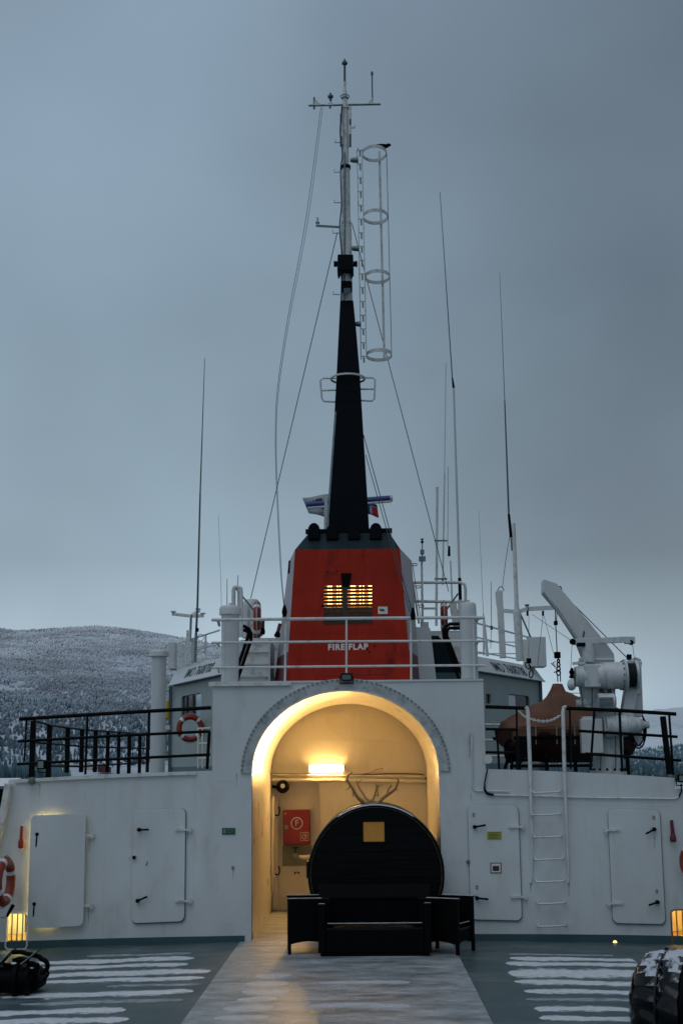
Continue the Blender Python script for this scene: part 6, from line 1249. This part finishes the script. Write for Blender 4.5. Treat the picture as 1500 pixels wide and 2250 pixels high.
for pts in ([(1410, 1572), (1417, 1590), (1418, 1612), (1412, 1636), (1402, 1644), (1392, 1636), (1384, 1616)], [(1412, 1578), (1415, 1600), (1413, 1622), (1403, 1638), (1393, 1628), (1388, 1612)], [(1407, 1590), (1413, 1606), (1412, 1625)], [(1382, 1625), (1383, 1637), (1395, 1636), (1398, 1648), (1396, 1655)]): MB().tube(smoothpath([K(x, y, -.5) for x, y in pts], 4), .016 if pts[0][0] != 1382 else .006, 7).build('hydraulic_hose', 'rubber', kr, smooth=70)
MB().bar(K(1258, 1411, -.35), K(1376, 1405, -.35), .11, .09).build('service_arm', 'cranepaint', kr, bevel=.008); MB().box(K(1373, 1414, -.42), K(1391, 1400, -.28)).build('arm_end', 'cranepaint', kr, bevel=.01)
MB().cyl(K(1385, 1412, -.42), K(1385, 1412, -.28), .05, seg=12).build('arm_pulley', 'matblack', kr); MB().cyl(K(1257, 1410, -.42), K(1257, 1410, -.27), .06, seg=12).build('arm_pulley', 'matblack', kr); MB().box(K(1267, 1420, -.4), K(1283, 1413, -.3)).build('arm_bracket', 'matblack', kr)
MB().cyl(K(1291, 1415, -.3), K(1291, 1455, -.3), .11, .13, 12).build('arm_support', 'cranepaint', kr, smooth=40); MB().bar(K(1257, 1458, -.4), K(1285, 1456, -.4), .05, .05).build('side_bracket', 'cranepaint', kr)
MB().box(K(1281, 1620, -.5), K(1297, 1575, -.3)).build('control_cabinet', 'cranepaint', kr, bevel=.01); MB().box(K(1278, 1655, -.55), K(1318, 1580, -.36)).build('valve_block', 'white', kr, bevel=.012)
for x, y in ((1284, 1586), (1284, 1596)): MB().box(K(x - 2, y + 3, -.52), K(x + 2, y - 3, -.505)).build('switch', 'black', kr)
MB().cyl(K(1265, 1546, -.3), K(1300, 1543, -.3), .07, .09, 12).build('side_lamp', 'cranepaint', kr, smooth=40); MB().bar(K(1256, 1523, -.3), K(1275, 1523, -.3), .012, .012).build('pointer', 'matblack', kr); MB().bar(K(1268, 1493, -.3), K(1276, 1530, -.3), .03, .03).build('strut', 'cranepaint', kr)
for x in (1322, 1340, 1360): MB().lathe(K(x, 1486, y0), ax_, [(0, .263), (.018, .263)], 28).build('barrel_band', 'cranepaint', kr, smooth=40)
mb = MB()
for t in range(14):
    q_ = K(1369, 1484, y0) + V(-.02, .27 * math.cos(t * .449), .27 * math.sin(t * .449)); mb.cyl(q_, q_ + V(-.02, 0, 0), .016, seg=6)
mb.build('barrel_bolts', 'whip', kr, kind='stuff')
for pts in ([(1316, 1500), (1318, 1530), (1316, 1566)], [(1322, 1512), (1323, 1566)], [(1300, 1512), (1299, 1558)], [(1288, 1470), (1276, 1500), (1280, 1556)], [(1350, 1560), (1352, 1690)], [(1322, 1612), (1318, 1690)]): MB().tube(smoothpath([K(x, y, -.42 if y < 1560 else -.40) for x, y in pts], 4), .012, 6).build('hydraulic_pipe', 'whip', kr, smooth=60)
MB().box(K(1310, 1538, -.32), K(1342, 1508, -.305)).build('recess_shade', 'whip', kr)  # dark flat plate painted as the shade of a recess
for x, y, w_, h_ in ((1316, 1522, 4, 9), (1326, 1516, 6, 5), (1333, 1528, 5, 7)): MB().box(K(x, y + h_, -.37), K(x + w_, y, -.322)).build('valve', 'cranepaint', kr, bevel=.006)
MB().tube([K(1196, 1302, -.185), K(1264, 1399, -.185), K(1285, 1452, -.185)], .008, 5).build('boom_weld', 'cranepaint', kr); MB().prism([(K(x, y).x, K(x, y).z) for x, y in ((1275, 1402), (1279, 1402), (1281, 1392), (1278, 1386), (1276, 1394))], YK - .184, YK - .181).build('boom_mark', 'whip', kr)
MB().lathe(K(1262, 1487, y0), ax_, [(-.03, .05), (-.012, .06), (0, .09)], 16).build('gearbox_hub', 'whip', kr, smooth=40)
MB().bar(K(1271, 1448, -.33), K(1348, 1448, -.33), .04, .06).build('head_flange', 'cranepaint', kr)
tag(MB().tube([K(1231, 1300, -.05), K(1379, 1448, -.42)], .010, 6).build('hoist_cable', 'wire', None), 'dark hoist cable running down the crane boom to its winch', 'cable', 'crane cables')
tag(MB().tube([K(1388, 1413, -.35), K(1393, 1450, -.35)], .005, 5).build('hoist_cable', 'wire', None), 'thin line hanging from the right end of the crane service arm', 'cable', 'crane cables')
tag(MB().tube([K(1256, 1413, -.35), K(1253, 1470, -.35)], .005, 5).build('hoist_cable', 'wire', None), 'thin line hanging from the left end of the crane service arm', 'cable', 'crane cables')
tag(MB().tube([U(1168, 1350, 36.9), K(1255, 1408, -.35)], .006, 5).build('hoist_cable', 'wire', None), 'thin slanting line from the aerial arm to the crane service arm', 'cable', 'crane cables')
tag(MB().tube([U(1192, 1352, 36.9), U(1180, 1462, 37)], .007, 5).build('hoist_cable', 'wire', None), 'thin line hanging from the aerial arm, in front of the equipment box', 'cable', 'crane cables')
tag(MB().tube([U(1194, 1352, 36.9), U(1215, 1435, 30)], .006, 5).build('hoist_cable', 'wire', None), 'thin line from the aerial arm towards the boat hook', 'cable', 'crane cables')
hk = thing('lifting_hook', 'dark hook block and shackles hanging from the boom above the covered boat', 'hook', U(1226, 1500, 27.6))
YH = 27.6
MB().tube([U(*p, YH) for p in ((1219, 1342), (1220, 1372), (1223, 1435))], .011, 6).tube([U(*p, YH) for p in ((1223, 1342), (1221, 1370))], .008, 6).build('fall', 'wire', hk)
MB().box(U(1217, 1373, YH - .05), U(1223, 1365, YH + .05)).build('limit_weight', 'matblack', hk, bevel=.008); MB().box(U(1218, 1446, YH - .06), U(1229, 1433, YH + .06)).build('hook_block', 'matblack', hk, bevel=.015)
for y, r_ in ((1452, .035), (1460, .045), (1470, .05), (1478, .055)): MB().tube([U(1226, y, YH) + V(r_ * .7 * math.cos(t * .785), .0 if y % 4 else r_ * .5 * math.cos(t * .785), r_ * math.sin(t * .785)) for t in range(8)], .016, 6, closed=True).build('shackle', 'matblack', hk, smooth=60)
for x in (1224, 1230): MB().tube([U(x, 1482, YH), U(x + .5, 1498, YH)], .012, 6).build('sling', 'hull', hk)
MB().tube([U(*p, YH) for p in ((1210, 1457), (1221, 1468), (1214, 1456), (1219, 1454))], .012, 6).build('safety_latch', 'matblack', hk); MB().tube([U(*p, YH) for p in ((1216, 1478), (1222, 1475))], .012, 6).build('pin', 'matblack', hk)
h2 = thing('spare_hook', 'small dark hook and white pulley hanging beside the crane winch', 'hook', K(1253, 1510, -.4))
MB().sphere(K(1255, 1477, -.4), .05, 10).build('hook_ball', 'matblack', h2, smooth=60); MB().cyl(K(1255, 1482, -.4), K(1254, 1490, -.4), .03, .045, 8).build('hook', 'matblack', h2); MB().cyl(K(1256, 1468, -.4), K(1255, 1474, -.4), .03, seg=8).build('swivel', 'matblack', h2)
MB().lathe(K(1247, 1505, -.4), (1, -.4, 0), [(0, .06), (.02, .10), (.08, .11), (.13, .08)], 16).build('pulley', 'white2', h2, smooth=40); MB().cyl(K(1254, 1489, -.4), K(1254, 1497, -.4), .008, seg=6).build('cord', 'wire', h2)
cn = thing('hanging_shackles', 'two dark oval links hanging in front of the right IMO fascia', 'shackle', U(1160, 1480, 30))
for c_, ry, rx_, rot in (((1159, 1463), 8, 4.5, -.5), ((1166, 1481), 8.5, 4, .05)):
    MB().tube([U(c_[0] + rx_ * math.cos(t * .393) * math.cos(rot) - ry * math.sin(t * .393) * math.sin(rot), c_[1] + rx_ * math.cos(t * .393) * math.sin(rot) + ry * math.sin(t * .393) * math.cos(rot), 30) for t in range(16)], .014, 6, closed=True).build('link', 'matblack', cn, smooth=60)
MB().box(U(1157, 1457, 29.95), U(1165, 1447, 30.05)).build('weight', 'matblack', cn); tag(MB().tube([U(1161, 1352, 36.8), U(1161, 1448, 30)], .006, 5).build('hoist_cable', 'wire', None), 'thin line from which the two oval links hang', 'cable', 'crane cables')

# ================================================================== RESCUE BOAT UNDER ITS COVER
YBt = 28.4; bt = thing('rescue_boat', 'rescue boat under a brown canvas cover, hung beside the crane', 'boat', U(1228, 1690, YBt))
ang = R(33); ctr = U(1236, 1604, YBt); LB = 1.55
fwd = V(math.cos(ang), math.sin(ang), 0); lat = V(-math.sin(ang), math.cos(ang), 0)
def ridge(t):   # height of the cover above its lower edge, -1 bow (left) .. 1 stern
    return float(np.interp(t, [-1, -.85, -.6, -.3, 0.0, .35, .7, 1], [.10, .24, .42, .60, .80, .72, .60, .48]))
def beam(t): return .72 * (1 - max(0, -t - .1) ** 2.2 * .75) * (1 - max(0, t - .6) * .25)
nt_, na = 52, 14; vs_ = []
for i in range(nt_ + 1):
    t = -1 + 2 * i / nt_; h_ = ridge(t); b_ = beam(t)
    for j in range(na + 1):
        a_ = math.pi * j / na; cx_ = math.cos(a_); sx_ = math.sin(a_)
        yy = b_ * cx_; zz = h_ * (1 - abs(cx_) ** 1.55)
        fold = .030 * math.sin(t * 9 + j * 1.3) * (.4 + sx_) + .016 * math.sin(t * 23 + j * .7) + .022 * math.sin(14 * math.atan2(t, .35 + .1 * abs(j - 7))) - .03 * math.exp(-((t + .25 + .05 * j) / .06) ** 2)
        vs_.append(ctr + fwd * t * LB + lat * (-yy) * (1 + fold) + V(0, 0, zz + fold * sx_ - (0.0)))
fs = [(i * (na + 1) + j, i * (na + 1) + j + 1, (i + 1) * (na + 1) + j + 1, (i + 1) * (na + 1) + j) for i in range(nt_) for j in range(na)] + [list(range(na + 1)), [nt_ * (na + 1) + j for j in range(na + 1)]]
cov = MB().add(vs_, fs).build('canvas_cover', 'canvas', bt, smooth=150)
# skirt of the cover
mb = MB(); vs_ = []
for s_ in (1, -1):
    o = len(mb.v); row = []
    for i in range(nt_ + 1):
        t = -1 + 2 * i / nt_; p = ctr + fwd * t * LB - lat * s_ * (beam(t) + .004); q_ = p + V(0, 0, -.10 - .05 * math.sin(t * 5) ** 2 - (.25 * max(0, -t - .55)))
        row += [p, q_ + lat * s_ * (.04 + .02 * math.sin(t * 17))]
    mb.add(row, [(2 * i, 2 * i + 1, 2 * i + 3, 2 * i + 2) for i in range(nt_)])
mb.build('cover_skirt', 'canvas', cov, smooth=70)
for t in np.linspace(-.75, .85, 7):
    MB().tube([ctr + fwd * t * LB - lat * (beam(t) + .012) + V(0, 0, dz_) for dz_ in (.06, -.02, -.14, -.3)], .009, 5).build('lashing', 'rope', cov)
MB().tube([ctr + fwd * t * LB - lat * (beam(t) + .014) + V(0, 0, .035 + .01 * math.sin(t * 20)) for t in np.linspace(-.97, .97, 40)], .008, 5).build('hem_rope', 'hull', cov, smooth=60)
pk0 = U(1228, 1500, YBt - .3); MB().lathe(V(pk0.x, ctr.y + .02, ctr.z + .60), V(.02, 0, 1), [(0, .30), (.10, .22), (.22, .15), (.34, .10), (pk0.z - ctr.z - .60, .05)], 14).build('cover_peak', 'canvas', cov, smooth=70)
vs_ = []; prof_ = [(1.0, -.06), (.95, -.25), (.62, -.50), (.0, -.66)]
for i in range(nt_ + 1):
    t = -1 + 2 * i / nt_; b_ = beam(t) * .97; kz = 1 - max(0, -t - .3) ** 1.6 * .75; ring_ = [(-f, z * kz) for f, z in prof_] + [(f, z * kz) for f, z in prof_[-2::-1]]
    for f, z in ring_: vs_.append(ctr + fwd * t * LB * .985 + lat * (f * b_) + V(0, 0, z))
m7 = 7; MB().add(vs_, [(i * m7 + j, i * m7 + j + 1, (i + 1) * m7 + j + 1, (i + 1) * m7 + j) for i in range(nt_) for j in range(6)] + [list(range(7)), [nt_ * 7 + j for j in range(7)]]).build('hull', 'hull', bt, smooth=50)
mb = MB()
for s_ in (1, -1): mb.tube([ctr + fwd * t * LB - lat * s_ * (beam(t) + .02) + V(0, 0, -.17) for t in np.linspace(-1, 1, 20)], .035, 6)
mb.build('fender', 'rubber', bt, smooth=60)
mo = ctr + fwd * .9 + V(0, 0, -.5) - lat * .5; MB().box(mo + V(-.12, -.1, -.25), mo + V(.12, .1, .2)).build('engine_leg', 'matblack', bt, bevel=.03)
bcr = thing('boat_cradle', 'dark steel cradle legs under the covered boat', 'cradle', V(ctr.x, ctr.y, zl(4) - .06))
for t, s_ in ((-.55, -1), (-.55, 1), (.45, -1), (.45, 1), (.85, -1)):
    p = ctr + fwd * t * LB + lat * s_ * .45; MB().bar(V(p.x, p.y, zl(p.x) - .06), V(p.x, p.y, ctr.z - .45), .07, .07).build('leg', 'black', bcr)
for t in (-.55, .45): p = ctr + fwd * t * LB; MB().bar(p - lat * .6 + V(0, 0, -.60), p + lat * .6 + V(0, 0, -.60), .07, .07).build('chock', 'black', bcr)
MB().bar(ctr - fwd * 1.4 + V(0, 0, -.72), ctr + fwd * 1.5 + V(0, 0, -.72), .06, .06).build('keel_beam', 'black', bcr)
wgr = thing('guard_railing', 'white low railing behind the covered boat by the right bridge wing', 'railing', U(1100, 1690, 33))
for y in (1592, 1626, 1661): MB().tube([U(1064, y, 33), U(1120, y + 1, 33)], .025, 8).build('rail', 'white2', wgr)
for x in (1110, 1119): MB().cyl(U(x, 1618, 33), U(x, 1694, 33), .025, seg=8).build('post', 'white2', wgr)
hr_ = thing('hose_reel', 'dark hose reel standing behind the short right railing', 'reel', U(1135, 1690, 27)); MB().lathe(U(1130, 1650, 27), (1, -.6, 0), [(-.12, .24), (-.10, .24), (-.09, .17), (.09, .17), (.10, .24), (.12, .24)], 20).build('reel', 'matblack', hr_, smooth=40); MB().bar(U(1126, 1652, 27), U(1122, 1698, 27), .05, .05).bar(U(1138, 1652, 27), U(1142, 1698, 27), .05, .05).build('stand', 'matblack', hr_); MB().tube(smoothpath([U(*p, 26.7) for p in ((1120, 1640), (1112, 1655), (1113, 1672), (1108, 1690))], 4), .03, 8).build('hose', 'rubber', hr_, smooth=60)

# ================================================================== FOREGROUND DECK GEAR
YL = 17.3
wn_ = thing('mooring_winch', 'black mooring winch with two sloping plates at the lower left edge', 'winch', D(40, 2180))
def Q(x, y, dy=0): return U(x, y, YL + dy)
MB().prism([(Q(x, y).x, Q(x, y).z) for x, y in ((-90, 2183), (70, 2183), (82, 2176), (85, 2158), (78, 2140), (62, 2130), (20, 2127), (-90, 2130))], YL + .03, YL + .5).build('body', 'matblack', wn_, bevel=.02)
MB().lathe(Q(-60, 2154, .0), (1, 0, 0), [(0, .15), (.50, .15), (.52, .21), (.57, .21), (.58, .15), (.66, .15), (.67, .19), (.71, .19), (.73, .08)], 24).build('drum', 'matblack', wn_, smooth=40)
MB().lathe(Q(40, 2150, -.06), (1, -.25, .1), [(0, .05), (.12, .055), (.13, .03), (.2, .03)], 14).build('brake_cylinder', 'rubber', wn_, smooth=40)
for pts in (((-4, 2122), (29, 2088)), ((49, 2118), (84, 2090))):
    a, b = Q(*pts[0], -.05), Q(*pts[1], .0); MB().obox((a + b) / 2 + V(0, .05, 0), (b - a) / 2, V(0, .12, .0), V(-.007, 0, .007)).build('sloping_plate', 'black', wn_); MB().tube([a + V(0, -.075, .006), b + V(0, -.075, .006)], .007, 6).build('plate_edge', 'galv', wn_)
for pts, r_ in (([(28, 2093), (46, 2092), (66, 2097), (86, 2102)], .028), ([(84, 2100), (92, 2107), (102, 2113), (105, 2124), (99, 2135), (90, 2137)], .030), ([(84, 2164), (96, 2154), (107, 2139), (97, 2132)], .018), ([(30, 2113), (44, 2108), (64, 2112)], .035), ([(62, 2117), (78, 2119), (83, 2128), (76, 2138)], .03), ([(-10, 2140), (14, 2128), (34, 2136), (52, 2128)], .022), ([(8, 2120), (24, 2122), (30, 2134)], .026), ([(70, 2130), (80, 2142), (84, 2160), (78, 2176)], .024)):
    MB().tube(smoothpath([Q(x, y, -.02) for x, y in pts], 3), r_, 7).build('bent_lever', 'matblack', wn_, smooth=60)
MB().sphere(Q(82, 2121, -.05), .035, 8).build('lever_knob', 'matblack', wn_, smooth=60); MB().cyl(Q(26, 2139, -.06), Q(26, 2139, -.02), .03, seg=10).build('grease_cap', 'galv', wn_)
for px, py, r_ in ((31, 2117, .03), (3, 2144, .02), (70, 2127, .018)): MB().sphere(Q(px, py, -.05), r_, 8, (1.3, 1, .5)).build('snow_blob', 'snow', wn_, smooth=60)
YG = 15.1
wd_ = thing('windlass', 'large glossy black windlass drum dusted with snow at the lower right corner', 'windlass', D(1480, 2255))
axd = V(.86, -.50, 0).normalized(); c0 = U(1456, 2204, YG) - axd * .30
prof_ = [(0, .02), (.01, .20), (.04, .32), (.09, .42), (.16, .485), (.26, .515), (.36, .53), (.38, .525), (.40, .525), (.43, .54), (.50, .55), (.58, .545), (.62, .53), (.63, .42), (.60, .40), (.56, .15)]
dm = MB().lathe(c0, axd, prof_, 64)
for v_ in dm.v:
    rad = v_ - c0; rad = rad - axd * rad.dot(axd); f_ = .022 * math.sin(v_.x * 17 + v_.z * 9) * math.sin(v_.z * 21 - v_.y * 13) + .012 * math.sin(v_.x * 41 + v_.y * 37 + v_.z * 29)
    v_ += rad.normalized() * f_ * min(1, rad.length / .3) if rad.length > .01 else V(0, 0, 0)
dr = dm.build('drum_cover', 'snowgloss', wd_, smooth=35)
def dp(tt, an, lift=0):   # a point on the drum: distance along its axis, angle from the top
    r_ = float(np.interp(tt, [p[0] for p in prof_[:13]], [p[1] for p in prof_[:13]])) + lift; side_ = axd.cross(V(0, 0, 1)).normalized()
    return c0 + axd * tt + (V(0, 0, 1) * math.cos(an) + side_ * math.sin(an)) * r_
MB().tube(smoothpath([dp(.30, -.35, .03), dp(.26, -.55, .05), dp(.20, -.85, .06), dp(.17, -1.15, .05), dp(.2, -1.4, .02)], 4), .022, 8).build('lifting_strap', 'rubber', wd_, smooth=60)
for tt in (.385,): MB().tube([dp(tt, a_, .008) for a_ in np.linspace(-2.2, 2.2, 40)], .012, 6).build('clamp_band', 'gloss', wd_, smooth=60)
MB().tube([dp(.32, -.42, .03), dp(.40, -.30, .035)], .008, 6).build('band_bolt', 'galv', wd_)
# chain and wheel on the near face
fc_ = c0 + axd * .63; side_ = axd.cross(V(0, 0, 1)).normalized()
MB().tube([fc_ + (V(0, 0, 1) * math.cos(t * .157) + side_ * math.sin(t * .157)) * .45 for t in range(40)], .05, 10, closed=True).build('wheel_rim', 'rubber', wd_, smooth=70)
for q_ in range(9):
    a_ = -2.4 + q_ * .30; r_ = .27 + .05 * math.sin(q_ * 2.1); p = fc_ + axd * .03 + (V(0, 0, 1) * math.cos(a_) + side_ * math.sin(a_)) * r_; tg = (V(0, 0, 1) * -math.sin(a_) + side_ * math.cos(a_)); n_ = (axd if q_ % 2 else tg.cross(axd))
    MB().tube([p + tg * .06 * math.cos(t * .785) + n_ * .035 * math.sin(t * .785) for t in range(8)], .014, 6, closed=True).build('chain_link', mat('bright_worn_steel', (.45, .36, .25), .25, metal=1.0) if q_ == 0 else bpy.data.materials['bright_worn_steel'], wd_, smooth=60)
for s_ in (-.28, .28): p = c0 + axd * .3 + side_ * s_; MB().bar(V(p.x, p.y, deck_z(p.x)), V(p.x, p.y, c0.z - .2), .16, .16).build('pedestal', 'matblack', wd_, bevel=.01)

# left and right bulwarks out towards the bow (mostly outside the picture)
for s_, lab in ((-1, 'left'), (1, 'right')):
    bw_ = thing('bulwark', 'white bulwark running forward from the bulkhead along the %s side' % lab, 'bulwark', (s_ * 6.22, 10, -.14)); MB().box((s_ * 6.2, -12, -.14), (s_ * 6.28, 21.9, .95)).build('plate', 'white', bw_); MB().box((s_ * 6.12, -12, .951), (s_ * 6.36, 21.9, 1.0)).build('cap_rail', 'white2', bw_)
